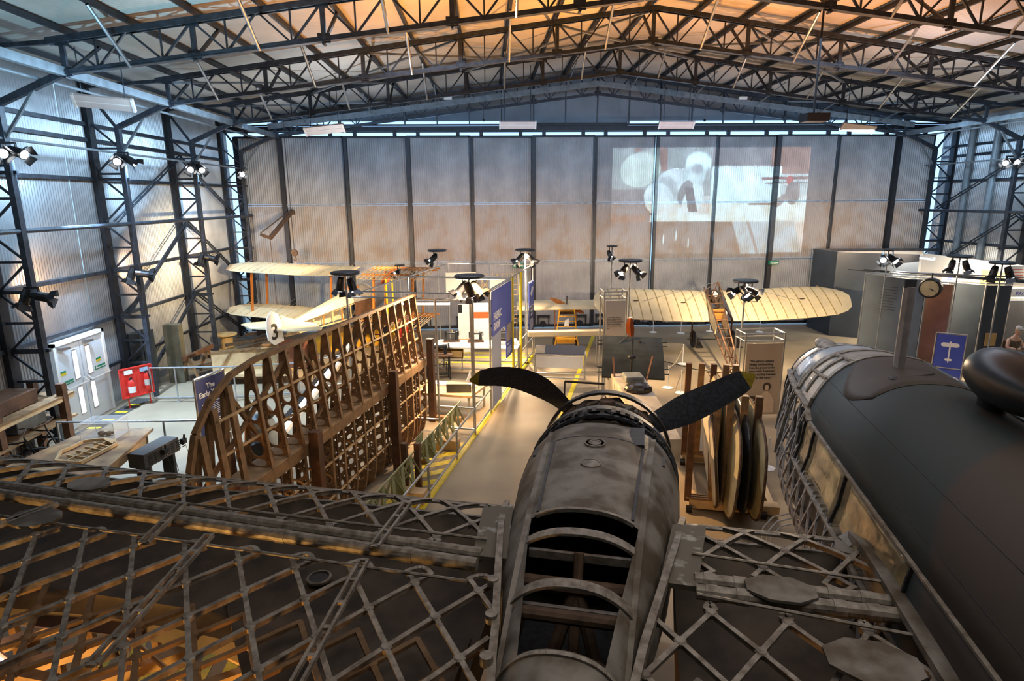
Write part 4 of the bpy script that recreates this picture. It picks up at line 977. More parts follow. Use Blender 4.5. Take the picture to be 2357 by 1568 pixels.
for i in range(2):
    o = A2+dx*(L_*(.25+.5*i))+nx*.022; MB().prism([(-.10,.90),(.10,.90),(.10,1.01),(-.10,1.01)], o, dx, UP, .006).build('instruction_card', WHT if i == 0 else mat('pale_blue_card', (.35,.5,.65), .5, 0, .2, 20), ex)
for i in range(2):
    o = A2+dx*(L_*(.25+.5*i))+nx*.11; t = thing('fire_extinguisher', ['wide red foam fire extinguisher in the left bay of the fire point','slimmer red extinguisher with a black horn in the right bay of the fire point'][i], 'fire extinguisher', o+Vector((0,0,.30 if i == 0 else .42)), 'fire extinguishers')
    z0 = .32 if i == 0 else .42; r_ = .085 if i == 0 else .06
    MB().lathe([(.001,z0),(r_,z0+.01),(r_,z0+.36),(r_*.8,z0+.42),(.03,z0+.46),(.001,z0+.46)], o, n=18).build('cylinder_body', RED, t, smooth=True)
    MB().lathe([(r_+.002,z0+.12),(r_+.002,z0+.28)], o, n=18).build('label_band', WHT if i == 0 else GRYB, t)
    MB().box(o+Vector((-.015,-.05,z0+.46)), o+Vector((.015,.05,z0+.51))).build('valve_handle', BLKP, t)
    MB().path([o+Vector((0,0,z0+.48)), o+nx*.08+Vector((0,.05,z0+.42)), o+nx*.09+Vector((0,.08,z0+.28)), o+nx*.08+Vector((0,.07,z0+.12))], .011, 6).build('hose', BLKP, t)
# tall lockers behind the extinguishers
tag(MB().box((-9.45,17.75,0), (-9.0,18.0,1.75)).build('steel_locker', mat('drab_green_steel', (.13,.12,.08), .6, .1, .3, 4), loc=(-9.5,17.1,0), bevel=.01), 'tall narrow drab locker standing against the left wall behind the fire point', 'locker')
t = thing('switch_cabinet', 'dark green-black switch cabinet between the columns behind the fire point', 'cabinet', (-9.6,16.4,0))
MB().box((-9.9,16.75,.1), (-9.55,17.45,1.7)).build('cabinet_body', mat('dark_cabinet', (.03,.04,.045), .6, 0, .3, 4), t, bevel=.01)
for y in (16.85,17.0,17.2): MB().tube((-9.53,y,.2),(-9.53,y,1.8),.018,6).build('conduit', STEEL, t)
# hand rails
def rail(pts, label, hs, grp='tube hand rails', posts=None, r=.021, m_=SCAF):
    t = thing('hand_rail', label, 'hand rail', (pts[0][0], pts[0][1], 0), grp)
    for h in hs:
        for p, q in zip(pts[:-1], pts[1:]): MB().tube((*p, h), (*q, h), r, 8).build('rail', m_, t)
    for p in (posts or pts):
        MB().tube((*p, 0), (*p, hs[0]), r, 8).build('post', m_, t); MB().lathe([(.001,0),(.05,0),(.05,.015),(.001,.02)], (*p, 0), n=12).build('foot_flange', m_, t)
rail([(-8.98,15.95),(-8.33,15.95),(-6.8,15.95),(-5.2,16.2),(-4.0,17.2)], 'pale tube hand rail running right from the fire point in front of the wooden trolley', (.95,.12))
rail([(-8.55,11.75),(-6.46,11.69),(-5.3,11.69)], 'dark tube hand rail between the fire doors and the wooden bench', (1.0,))
# the early years sign
o = Vector((-5.36,10.95,0)); u = Vector((.42,.91,0)).normalized(); t = thing('information_board', 'navy blue information board titled The Early Years in a tube frame', 'sign', o)
p0 = at(447,877,2,2.15); p1 = at(512,852,2,2.15); u = (p1-p0); u.z = 0; wd = u.length; u.normalize(); o = Vector((p0.x, p0.y, 0))
MB().prism([(0,.95),(wd,.95),(wd,2.13),(0,2.13)], o, u, UP, .015).build('board_panel', NAVY, t)
b = MB()
for x in (-.02, wd+.02): b.tube(o+u*x, o+u*x+Vector((0,0,2.17)), .02, 8)
b.tube(o-u*.02+Vector((0,0,2.17)), o+u*(wd+.02)+Vector((0,0,2.17)), .02, 8); b.tube(o-u*.02+Vector((0,0,.93)), o+u*(wd+.02)+Vector((0,0,.93)), .02, 8); b.build('tube_frame', SCAF, t)
n_ = u.cross(UP); M = frm(o+n_*.010+u*(wd/2), u, UP)
text('The\nEarly Years', .135, M @ Matrix.Translation((0,1.93,0)), PALEW, t, align='CENTER', bold=.003)
lines(M, -wd/2+.1, 1.66, wd*.75, 8, .035, .014, PALEW, t); lines(M, -wd/2+.1, 1.32, wd*.75, 7, .035, .014, PALEW, t)
# bench with wing tip
bx = [at(120,1060,2,.9), at(180,1000,2,.9), at(215,985,2,.9), at(345,985,2,.9), at(305,1010,2,.9), at(230,1085,2,.9)]
O_ = Vector((-7.35,9.6,0)); t = thing('work_bench', 'heavy worn wooden work bench in the lower left with an unfinished wing tip on it', 'bench', O_)
U_ = (at(345,985,2,.9)-at(215,985,2,.9)); U_.z = 0; U_.normalize(); V_ = Vector((-U_.y, U_.x, 0))
c4 = [Vector((-8.3,9.2,0)), Vector((-6.35,9.2,0)), Vector((-6.62,11.62,0)), Vector((-7.85,11.62,0))]
b = MB(); b.add([v+Vector((0,0,.84)) for v in c4]+[v+Vector((0,0,.90)) for v in c4], [(3,2,1,0),(4,5,6,7),(0,1,5,4),(1,2,6,5),(2,3,7,6),(3,0,4,7)]); b.build('bench_top', mat('worn_bench_top', (.40,.25,.12), .6, 0, .5, 3, c2=(.16,.09,.05), bump=.2), t, bevel=.01)
b = MB(); b.bar((-6.5,9.3,.74), (-6.72,11.5,.74), .06, .20); b.bar((-8.1,9.3,.74), (-7.75,11.5,.74), .06, .20); b.bar((-7.75,11.5,.74), (-6.72,11.5,.74), .06, .2); b.build('apron', WOODL, t)
for p in ((-6.75,11.4),(-7.7,11.4),(-6.6,9.6),(-8.0,9.6)): MB().box((p[0]-.07,p[1]-.07,0), (p[0]+.07,p[1]+.07,.84)).build('leg', WOODD, t)
t = thing('wing_tip_frame', 'pale wooden rounded wing tip frame with ribs lying on the work bench', 'wing part', (-7.2,10.2,.9))
edge = [at(x, y, 2, .95) for x, y in ((128,1062),(140,1040),(165,1030),(190,1017),(215,1013),(238,1011),(262,1015),(268,1022),(225,1045),(185,1065))]
b = MB()
for p, q in zip(edge, edge[1:]+edge[:1]): b.bar(p, q, .035, .05)
b.build('rim', WOODL, t)
for i in range(6):
    f = i/5; p = edge[0].lerp(edge[5], f*.95+.03); q = edge[9].lerp(edge[7], f)
    MB().bar(p, q, .02, .05).build('rib', WOODL, t)
MB().bar(edge[0].lerp(edge[9], .4), edge[5].lerp(edge[7], .4), .02, .04).build('spar', WOODL, t)
q = [edge[5], edge[6], edge[7], edge[7].lerp(edge[5], .6)]; MB().add([v+Vector((0,0,.03)) for v in q], [(0,1,2,3)]); b = MB(); b.prism([(0,0),(.28,-.10),(.34,-.30),(.10,-.12)], edge[5]+Vector((0,0,.03)), (1,0,0), (0,1,0), .01); b.build('tip_sheet', WOODL, t)
g = at(215,985,2,.9); t = thing('display_case', 'clear perspex display case on the work bench with a small engine part inside', 'display case', g)
b = MB(); x0, y0 = -7.62, 11.0; b.box((x0,y0,.905), (x0+.62,y0+.45,1.22)); b.build('perspex_cover', GLS, t)
b = MB(); 
for x in (x0, x0+.62):
    for y in (y0, y0+.45): b.bar((x,y,.90), (x,y,1.22), .006, .006)
for z in (1.22,):
    b.bar((x0,y0,z),(x0+.62,y0,z),.006,.006); b.bar((x0,y0+.45,z),(x0+.62,y0+.45,z),.006,.006); b.bar((x0,y0,z),(x0,y0+.45,z),.006,.006); b.bar((x0+.62,y0,z),(x0+.62,y0+.45,z),.006,.006)
b.build('case_edges', WHT, t)
t = thing('carburettor', 'small dark metal engine part inside the perspex case', 'engine part', (x0+.3,y0+.2,.91)); b = MB(); b.ell((x0+.26,y0+.2,.96), .07, .05, .05); b.ell((x0+.38,y0+.22,.95), .05, .06, .045); b.tube((x0+.2,y0+.2,.95),(x0+.45,y0+.25,.95),.03,8); b.build('casting', RUST, t)
# stool / round drum, bicycles, timber shelf and crate
q = at(118,1047,2,.8); t = thing('round_stool', 'black round-topped stool at the left end of the work bench', 'stool', (q.x, q.y, 0)); MB().lathe([(.001,.74),(.22,.74),(.24,.77),(.24,.80),(.20,.82),(.001,.82)], (q.x,q.y,0), n=24).build('seat', BLKP, t)
for i in range(4): a = PI/4+i*PI/2; MB().tube((q.x+.12*math.cos(a),q.y+.12*math.sin(a),.74), (q.x+.24*math.cos(a),q.y+.24*math.sin(a),0), .015, 6).build('leg', BLKP, t)
def cycle(o, ang, label):
    M = Matrix.Translation(o) @ Matrix.Rotation(ang, 4, 'Z') @ Matrix.Rotation(R(8), 4, 'X'); t = thing('bicycle', label, 'bicycle', o, 'old bicycles')
    for x in (-.52, .52):
        b = MB(M); b.path([(x+.33*math.cos(a*PI/12), 0, .33+.33*math.sin(a*PI/12)) for a in range(24)], .018, 6, True); w = b.build('wheel', TYREM, t)
        b = MB(M)
        for i in range(16): a = i*PI/8; b.tube((x,.0,.33), (x+.32*math.cos(a),0,.33+.32*math.sin(a)), .003, 3)
        b.lathe([(.001,-.04),(.025,-.04),(.025,.04),(.001,.04)], (x,0,.33), (0,1,0), 8); b.build('spokes', RUST, w)
    b = MB(M)
    for p, q in (((-.52,.33),(-.12,.28)),((-.52,.33),(-.22,.78)),((-.12,.28),(-.24,.88)),((-.12,.28),(.36,.76)),((-.22,.80),(.35,.82)),((.33,.90),(.52,.33))): b.tube((p[0],0,p[1]), (q[0],0,q[1]), .016, 6)
    b.build('frame', BLKP, t); MB(M).ell((-.26,0,.92), .13, .07, .035).build('saddle', BLKP, t)
    b = MB(M); b.path([(.20,-.26,.98),(.32,-.22,1.0),(.33,0,.96),(.32,.22,1.0),(.20,.26,.98)], .012, 6); b.tube((.33,0,.96),(.34,0,.82),.014,6); b.build('handlebar', RUST, t)
    b = MB(M); b.lathe([(.08,-.01),(.09,-.01),(.09,.01),(.08,.01)], (-.12,0,.28), (0,1,0), 14); b.tube((-.12,-.09,.28),(.02,-.09,.20),.01,5); b.tube((-.12,.09,.28),(-.26,.09,.36),.01,5); b.build('crank', RUST, t)
cycle(Vector((-9.15,11.2,0)), R(20), 'old bicycle standing nearest to the black round stool')
cycle(Vector((-9.3,10.5,0)), R(60), 'old dark bicycle half hidden at the left edge behind the big wing')
cycle(Vector((-9.1,12.0,0)), R(-15), 'old bicycle leaning in front of the thick timber posts')
t = thing('timber_rack', 'rough timber storage rack with thick posts in the left corner below the nearest column', 'rack', (-9.4,12.3,0))
for x, y in ((-8.95,12.6),(-9.75,12.9),(-9.0,10.9),(-9.8,11.0)): MB().box((x-.07,y-.07,0),(x+.07,y+.07,1.55)).build('post', WOODD, t)
for z in (.75,1.25): MB().box((-9.9,10.6,z),(-8.9,12.9,z+.04)).build('shelf', WOOD, t)
MB().bar((-8.93,10.7,1.22),(-8.93,12.9,1.22),.04,.10).build('edge_beam', WOODL, t)
tag(MB().box((-9.75,11.0,1.30),(-9.15,12.2,1.58)).build('timber_crate', WOODD, loc=(-9.4,11.6,1.3), bevel=.015), 'long brown timber crate on top of the rack at the left edge', 'crate')
tag(MB().box((-9.7,11.6,.80),(-9.2,12.4,1.08)).build('metal_tin', STEELL, loc=(-9.4,12,.8), bevel=.02), 'grey metal case on the lower shelf of the timber rack', 'case')
# grey test box with cables
t = thing('switchgear_box', 'long dark grey perforated electrical box with two cables, right of the work bench', 'electrical box', (-6.2,10.9,0))
a_ = at(292,1045,2,.8); c_ = at(375,1003,2,.8); d_ = c_-a_; d_.z = 0; l__ = d_.length; d_.normalize(); M = frm((a_.x,a_.y,0), d_, Vector((-d_.y,d_.x,0)))
MB(M).box((0,-.34,.52),(l__,0,.80)).build('box_body', mat('perforated_grey', (.10,.095,.09), .55, .2, .4, 40), t, bevel=.01)
b = MB(M)
for i in range(7):
    for j in range(5): b.box((.1+i*.14,-.35,.56+j*.04),(.2+i*.14,-.338,.575+j*.04))
b.build('vent_slots', BLKP, t)
for x in (.45, .95):
    b = MB(M); b.box((x-.05,-.42,.64),(x+.05,-.34,.74)); b.tube((x,-.40,.7),(x+.02,-.40,.82),.02,8); b.build('plug_socket', BLKP, t)
    MB(M).path([(x,-.42,.66),(x-.05,-.5,.5),(x,-.55,.3),(x+.12,-.52,.25),(x+.16,-.45,.45)], .006, 6).build('cable', BLKP, t)
b = MB(M); b.box((.1,-.3,0),(.16,-.05,.52)); b.build('leg', STEELD, t); b = MB(M); b.box((l__-.16,-.3,0),(l__-.1,-.05,.52)); b.build('leg', STEELD, t)
# rubbish along the left wall: planks, spool
t = thing('cable_spool', 'yellowish wooden cable spool standing near the left corner', 'cable spool', (-8.95,21.3,0)); q = at(524,800,2,.1); t.location = (q.x,q.y,0); ORG[t.name] = Vector((q.x,q.y,0))
MB().lathe([(.001,0),(.34,0),(.34,.05),(.20,.06),(.20,.55),(.36,.56),(.36,.61),(.001,.61)], (q.x,q.y,0), n=24).build('spool_body', OCH, t)
for i in range(10):
    y = 17.9+i*.55; z = .15+.30*(i % 3)
    tag(MB().bar((-8.95,y,z*.6), (-8.55+.05*(i%4),y+1.3,z*.4), .08, .10).build('old_timber', mat('old_grey_timber', (.085,.062,.045), .8, 0, .5, 6), loc=(-8.9,y,z*.6)), 'old loose timber lying along the foot of the left wall', 'timber', 'loose timbers by the left wall')
t = thing('saw_horse', 'rough wooden saw horse by the left wall beyond the locker', 'trestle', (-8.9,18.2,0)); b = MB(); b.bar((-8.9,17.6,.75),(-8.8,19.3,.75),.12,.12); b.build('beam', WOODD, t)
for y in (17.8,19.1):
    for s in (-1,1): MB().bar((-8.87,y,.75),(-8.87+s*.3,y,.0),.07,.07).build('leg', WOOD, t)
# wooden flat trolley with crate boards
t = thing('flat_trolley', 'low wooden flat trolley on small wheels carrying plywood boards', 'trolley', (-7.2,17.5,0)); MB().box((-8.0,17.35,.26),(-5.9,18.25,.34)).build('deck', WOODL, t)
MB().box((-7.95,17.4,.18),(-5.95,17.5,.26)).build('side_beam', WOODD, t)
for x, y in ((-7.65,17.45),(-7.0,17.45),(-7.6,18.1),(-6.3,18.1)): MB().lathe([(.001,-.03),(.12,-.03),(.13,0),(.12,.03),(.001,.03)], (x,y,.13), (0,1,0), 16).build('wheel', TYREM, t)
def board(a, bq, z0, z1, th, m_, lab, slope=0, nm='plywood_panel'):
    a = Vector((*a,0)); bq = Vector((*bq,0)); u = (bq-a).normalized(); L = (bq-a).length
    o = thing(nm, lab, 'board', a+Vector((0,0,z0))); MB().prism([(0,z0),(L,z0),(L,z1+slope),(0,z1)], a, u, UP, th).build('sheet', m_, o)
    b = MB(); b.prism([(0,z1-.06),(L,z1+slope-.06),(L,z1+slope),(0,z1)], a+Vector((0,-.02,0)), u, UP, .05); b.bar(a+Vector((L*.1,-.03,z0)), a+u*L*.5+Vector((0,-.03,z1)), .04, .02); b.build('batten', WOOD, o)
board((-8.05,17.5),(-6.95,17.9), .34, 1.0, .03, WOODL, 'pale battened plywood board standing on the trolley, the leftmost')
board((-7.3,17.8),(-6.3,18.1), .34, .95, .03, LINEND, 'tan plywood board behind the pale one on the trolley')
board((-6.9,18.3),(-5.9,18.5), .34, 1.0, .03, LINEN, 'cream panel at the right end of the trolley')
# ================================================================== skeleton biplane number 3
YA = R(-20)
MBP = Matrix.Translation((-4.35,21.3,1.78)) @ Matrix.Rotation(YA, 4, 'Z') @ Matrix.Rotation(R(1.5), 4, 'X')   # x right, y forward, z up
bi = thing('skeleton_biplane', 'half-covered cream fabric biplane with a white rudder numbered 3, left of the booth', 'aircraft', (-4.35,21.3,0))
def airf(b, xs, y_le, y_te, z, t=.07, dz=0, n=8):
    rings = []
    for x, yl, yt in zip(xs, y_le, y_te):
        c = yl-yt; r_ = []
        for q in range(n+1): f = q/n; r_.append((x, yl-c*f, z+.13*(yl-c*f)+dz*abs(x)+t*2.2*math.sqrt(f)*(1-f)*1.3))
        for q in range(n, -1, -1): f = q/n; r_.append((x, yl-c*f, z+.13*(yl-c*f)+dz*abs(x)-t*.25*math.sin(PI*f)))
        rings.append(r_)
    b.loft(rings)
for z, nm_, y0 in ((1.05,'upper_wing',.55), (-.45,'lower_wing',.30)):
    b = MB(MBP); xs = [-5.35,-5.2,-4.9,-4.4,-3.0,-1.4,-.35]; le = [y0-.75,y0-.35,y0-.12,y0,y0,y0,y0]; te = [y0-.85,y0-1.15,y0-1.30,y0-1.38,y0-1.38,y0-1.38,y0-1.15]
    airf(b, xs, le, te, z, .06, .02); w = b.build(nm_, LINEN, bi, smooth=True)
    for x in srange(-4.9,-.6,13): MB(MBP).bar((x,y0-.10,z+.13*(y0-.1)+.02*abs(x)+.085),(x,y0-1.25,z+.13*(y0-1.25)+.02*abs(x)+.03),.02,.008).build('rib_tape', LINEND, w)
    # bare right half
    sk = MB(MBP); 
    for yy in (y0-.05, y0-.30, y0-.95): sk.bar((.3,yy,z+.03+.13*yy),(2.75 if yy > y0-.9 else 2.4,yy,z+.06+.13*yy),.05,.05)
    sk.build(nm_+'_spar', WOODO, bi)
    for x in srange(.3,2.6,13):
        r_ = MB(MBP); pts = [(x, y0-1.35*f, z+.13*(y0-1.35*f)+.02+.13*2.2*math.sqrt(f)*(1-f)*.6) for f in (0,.08,.2,.4,.6,.8,1)]
        for p, q in zip(pts[:-1], pts[1:]): r_.bar(p, q, .02, .015)
        r_.bar((x,y0,z+.13*y0+.02),(x,y0-1.35,z+.13*(y0-1.35)),.02,.015)
        r_.build('bare_rib', WOODL, bi)
    MB(MBP).bar((.3,y0-1.35,z-.12),(2.3,y0-1.35,z-.09),.015,.015).build('trailing_edge', WOODL, bi)
for x in (-4.2,-.9,.75,2.2):
    for y in (.35,-.45): MB(MBP).bar((x,y-.2,-.42),(x,y,1.08),.045,.09).build('wing_strut', WOODO, bi)
for p, q in (((-3.3,.2,-.4),(-.75,.35,1.05)),((-3.3,.2,1.05),(-.75,.35,-.4)),((-3.3,-.5,-.4),(-.75,-.45,1.05)),((.75,.3,-.4),(2.2,.3,1.05))): MB(MBP).tube(p, q, .006, 4).build('bracing_wire', STEELL, bi)
# fuselage: metal cowling + plywood front, cream turtle deck, bare longerons
b = MB(MBP); b.loft([[(hw*math.cos(2*PI*i/20), y, .18+hw*1.02*math.sin(2*PI*i/20)) for i in range(20)] for y, hw in ((.95,.30),(.90,.42),(.7,.47),(.35,.47),(.05,.46))]); b.build('engine_cowling', ALU, bi, smooth=True)
b = MB(MBP); b.loft([[(w*math.cos(PI*i/12), y, zb_+h*math.sin(PI*i/12)) for i in range(13)] for y, w, zb_, h in ((.05,.45,.2,.42),(-.6,.42,.2,.44),(-1.15,.36,.2,.34))]); b.build('front_decking', mat('scuffed_metal_deck', (.40,.36,.32), .5, .3, .4, 5), bi, smooth=True)
MB(MBP).ell((0,-.62,.60), .20, .30, .07).build('cockpit_coaming', WOODO, bi)
b = MB(MBP); b.loft([[(w*math.cos(PI*i/12), y, zb_+h*math.sin(PI*i/12)) for i in range(13)] for y, w, zb_, h in ((-1.15,.36,.2,.30),(-2.4,.27,.14,.20),(-3.6,.16,.08,.10),(-4.3,.05,.06,.04))]); b.build('turtle_deck', LINEN, bi, smooth=True)
for sx_ in (-1, 1):
    for z0, z1 in ((.20,.04),(-.35,-.20)): MB(MBP).bar((sx_*.42,.1,z0),(sx_*.05,-4.3,z1),.035,.035).build('longeron', WOODL, bi)
    for i in range(9):
        y = -.4-.45*i; w = .42-.37*(.1-y)/4.4; zt = .20-.16*(.1-y)/4.4; zb_ = -.35+.15*(.1-y)/4.4
        MB(MBP).bar((sx_*w,y,zt),(sx_*w,y,zb_),.025,.03).build('fuselage_upright', WOODO if i % 2 else WOODL, bi)
        MB(MBP).tube((sx_*w,y,zt),(sx_*(w-.04),y-.45,zb_),.005,4).build('bracing_wire', STEELL, bi)
b = MB(MBP); b.prism([(-1.3,-.30),(-4.2,-.18),(-4.2,.0),(-1.3,.14)], (.02,0,0), (0,1,0), (0,0,1), .01) ; b.build('cream_side_cloth', LINEN, bi)
b = MB(MBP); b.prism([(0.1,-.35),(-1.2,-.32),(-1.2,.2),(.1,.2)], (.41,0,0), (0,1,0), (0,0,1), .01); b.build('dark_side_frame', WOODD, bi)
# tail
b = MB(MBP); rud = [(-4.35,-.32),(-4.75,-.35),(-4.98,-.15),(-5.02,.15),(-4.95,.45),(-4.75,.62),(-4.5,.50),(-4.38,.25)]
b.prism(rud, (0,0,0), (0,1,0), (0,0,1), .03); ru = b.build('rudder', WHT, bi)
b = MB(MBP); b.prism([(-4.38,.05),(-4.4,.45),(-4.1,.30),(-3.6,.12),(-3.5,.08)], (0,0,0), (0,1,0), (0,0,1), .03); b.build('tail_fin', LINEN, bi)
for sx_ in (-1, 1): text('3', .62, MBP @ frm(Vector((sx_*.02,-4.86 if sx_ > 0 else -4.46,-.18)), Vector((0,sx_,0)), Vector((0,0,1))), BLKP, ru, 'number', bold=.012)
text('3', .60, MBP @ frm(Vector((-.025,-4.48,-.2)), Vector((0,-1,0)), Vector((0,0,1))), BLKP, ru, 'number', bold=.012)
for sx_ in (-1, 1):
    b = MB(MBP); b.prism([(0,0),(sx_*.6,-.02),(sx_*1.25,-.50),(sx_*1.32,-.72),(sx_*.7,-1.05),(sx_*.12,-1.0),(sx_*.08,-.6)], (0,-3.75,.10), (1,0,0), (0,1,0), .035); b.build('tailplane', LINEN, bi)
for x in (-.55,.55):
    MB(MBP).lathe([(.30,-.03),(.34,-.03),(.34,.03),(.30,.03)], (x,.35,-1.25), (1,0,0), 20).build('landing_wheel', TYREM, bi)
    for y in (.1,.6): MB(MBP).bar((x*.7,y,-.35),(x,.35,-1.25),.05,.05).build('undercarriage_leg', WOODO, bi)
MB(MBP).bar((-.6,.35,-1.25),(.6,.35,-1.25),.03,.03).build('axle', STEELD, bi)
pr_ = MB(MBP); pp = Vector((0,1.05,.18)); dd = Vector((.62,0,.78)); 
rings = []
for i in range(13):
    f = -1+i/6; c = .07+.06*math.sin(PI*min(1,abs(f)*1.1)); 
    if i in (0,12): c = .02
    p = pp+dd*(f*1.22); q = Vector((.78,0,-.62)); rings.append([p-q*c, p+Vector((0,.03,0)), p+q*c, p-Vector((0,.03,0))])
pr_.loft(rings).build('wooden_propeller', mat('red_brown_propeller', (.34,.08,.02), .35, 0, .3, 5), bi, smooth=True)
# tail trestle and reddish board
tq = MBP @ Vector((0,-4.0,-.4)); t = thing('tail_trestle', 'reddish brown board and trestle propping up the tail of the biplane', 'trestle', (tq.x,tq.y,0)); hz = tq.z+.06
MB().prism([(-.35,.45),(.55,.45),(.5,hz-.05),(-.35,hz)], (tq.x,tq.y,0), (1,.1,0), UP, .03).build('red_brown_board', mat('red_brown_ply', (.26,.09,.045), .5, 0, .3, 4), t)
for x in (-.4,.5):
    for y in (-.3,.3): MB().bar((tq.x+x,tq.y,hz-.1),(tq.x+x*1.3,tq.y+y,0),.06,.06).build('leg', WOOD, t)
# yellow boat-shaped body
t = thing('yellow_float', 'bright yellow boat-shaped float body lying on the floor behind the skeleton wing', 'float', (-5.2,20.0,0))
a_ = at(690,812,2,.05); e_ = at(905,768,2,.3); dd = e_-a_; dd.z = 0; L_ = dd.length; dd.normalize(); nn = Vector((dd.y,-dd.x,0)); b = MB(); rings = []
for f, w, zb_, zt in ((0,.04,.05,.10),(.12,.25,0,.38),(.3,.38,0,.62),(.55,.42,0,.72),(.8,.42,0,.70),(1,.38,0,.62)):
    c = Vector((a_.x,a_.y,0))+dd*(f*L_); rings.append([c-nn*w+UP*zt, c-nn*w*.8+UP*zb_, c+nn*w*.8+UP*zb_, c+nn*w+UP*zt])
b.loft(rings).build('hull', YELA, t)
for f in (.25,.5,.75): c = Vector((a_.x,a_.y,0))+dd*(f*L_); MB().bar(c-nn*.4+UP*.69, c+nn*.4+UP*.69, .05, .04).build('cross_batten', WOOD, t)
t = thing('engine_block', 'dark engine block on the floor between trolley and skeleton wing', 'engine', (-5.3,17.6,0)); q = at(700,848,2,0)
b = MB(); b.box((q.x-.45,q.y-.1,.05),(q.x+.35,q.y+.5,.35)); b.build('crankcase', RUST, t)
for i in range(4): MB().lathe([(.09,0),(.11,.02),(.09,.05),(.11,.09),(.09,.12),(.11,.15),(.001,.20)], (q.x-.33+.2*i,q.y+.2,.35), n=10).build('cylinder', RUST, t)
tag(MB().box(at(915,808,2,0), at(915,808,2,0)+Vector((.5,.4,1.15))).build('red_cabinet', RED, loc=at(915,808,2,0), bevel=.02), 'red cabinet seen through the holes of the skeleton wing', 'cabinet')
# ================================================================== upright skeleton wing on timber posts
WO = Vector((-1.45,14.0,0)); MWG = frm(WO, VD, FD)         # x = across (thickness), y = along, z up
sw = thing('wooden_wing_skeleton', 'large upright skeleton aircraft wing of brown pierced wooden ribs, trailing edge up', 'wing skeleton', WO)
def cell(b, x0a, x1a, x0b, x1b, y, za, zb_, hx, hz, th=.018, n=16):
    """a trapezoid web between za and zb_ with an elliptic lightening hole"""
    cx = (x0a+x1a+x0b+x1b)/4; cz = (za+zb_)/2; o = []; i_ = []
    for q in range(n):
        a = 2*PI*(q+.5)/n; c, s_ = math.cos(a), math.sin(a); k = 1/max(abs(c), abs(s_)); u, w = c*k, s_*k
        f = (w+1)/2; xa = x0a+(x0b-x0a)*f; xb = x1a+(x1b-x1a)*f; o.append(((xa+xb)/2+u*(xb-xa)/2, cz+w*(zb_-za)/2)); i_.append((cx+c*hx, cz+s_*hz))
    vs = [(x, y-th/2, z) for x, z in o]+[(x, y-th/2, z) for x, z in i_]+[(x, y+th/2, z) for x, z in o]+[(x, y+th/2, z) for x, z in i_]; fs = []
    for q in range(n):
        r_ = (q+1) % n; fs += [(q,r_,n+r_,n+q), (2*n+q,3*n+q,3*n+r_,2*n+r_), (n+q,n+r_,3*n+r_,3*n+q)]
    b.add(vs, fs)
def thk(z):   # half thickness of the section at height z
    if z > 1.75: return .035+.165*(3.2-z)/1.45
    if z > .6: return .20
    return .20*math.sqrt(max(0, 1-((.6-z)/.55)**2))+.005
def rib(y, zt=3.2, zb_=.08, low=True):
    b = MB(MWG); z = zt-.12; zs = [zt-.34]; 
    h = .22
    while zs[-1]-h > 1.80: zs.append(zs[-1]-h); h = min(.26, h+.012)
    zs.append(1.78)
    for z1, z0 in zip(zs[:-1], zs[1:]):
        w1, w0 = thk(z1), thk(z0); cell(b, -w0, w0, -w1, w1, y, z0, z1, (w0+w1)/2*.62, (z1-z0)*.43)
    b.prism([(-thk(zs[0]),zs[0]),(thk(zs[0]),zs[0]),(.02,zt),(-.02,zt)], (0,y,0), (1,0,0), UP, .018)
    if low:
        for z1, z0 in ((1.68,1.45),(1.45,1.22),(1.22,.99),(.99,.76),(.76,.53),(.53,.30)):
            w1, w0 = thk(z1), thk(z0)
            cell(b, -w0, w0, -w1, w1, y, z0, z1, w0*.76, .098)
        b.prism([(-thk(.30),.30),(thk(.30),.30),(thk(.15),.15),(.03,.05),(-.03,.05),(-thk(.15),.15)], (0,y,0), (1,0,0), UP, .018)
    for sg in (-1, 1):
        zz = [3.2,2.6,1.75,.6,.4,.2,.08] if low else [3.2,2.6,1.75]
        for p, q in zip(zz[:-1], zz[1:]): b.bar((sg*thk(p),y,min(p,zt)), (sg*thk(q),y,q), .022, .05)
    return b
r0 = rib(0).build('pierced_rib', WOOD, sw)
ys = [-.75-.385*i for i in range(16)]
r0.location = FD*ys[0]
for i, y in enumerate(ys[1:]):
    c = r0.copy(); COL.objects.link(c); c.parent = sw; c.location = FD*y; ORG[c.name] = ORG[r0.name]
    if i % 2 == 0: c.data = r0.data
# doubled lower ribs of the spar bay
for y in (-1.33,-2.87,-4.8,-6.35):
    b = MB(MWG)
    for z0 in (.35,.6,.85,1.1,1.35): b.bar((-.19,y,z0),(.19,y,z0),.02,.02)
    for sg in (-1,1): b.bar((sg*.19,y,.2),(sg*.19,y,1.7),.02,.03)
    b.build('ladder_rib', WOODD, sw)
b = MB(MWG); te = [(0,-.6,3.2),(0,-3.5,3.21),(0,-6.4,3.22),(0,-6.9,3.15),(0,-7.3,2.95),(0,-7.6,2.65),(0,-7.75,2.25),(0,-7.78,1.6)]
for p, q in zip(te[:-1], te[1:]): b.bar(p, q, .07, .06)
b.build('trailing_edge', WOOD, sw)
b = MB(MWG); b.bar((0,-.6,1.73),(0,-7.75,1.73),.40,.09); b.build('main_spar', mat('pale_spar_wood', (.42,.27,.14), .6, 0, .35, 5, bump=.1), sw)
b = MB(MWG)
for x in (-.20,.20):
    b.bar((x,-.6,1.68),(x,-7.7,1.68),.02,.16)
b.build('spar_flange', WOOD, sw)
for z in (.62,1.2): MB(MWG).bar((.20,-.6,z),(.20,-7.6,z),.02,.03).build('stringer', WOODL, sw)
for z in (2.25,2.7): MB(MWG).bar((.08,-.6,z),(.08,-7.3,z),.02,.03).build('stringer', WOODL, sw)
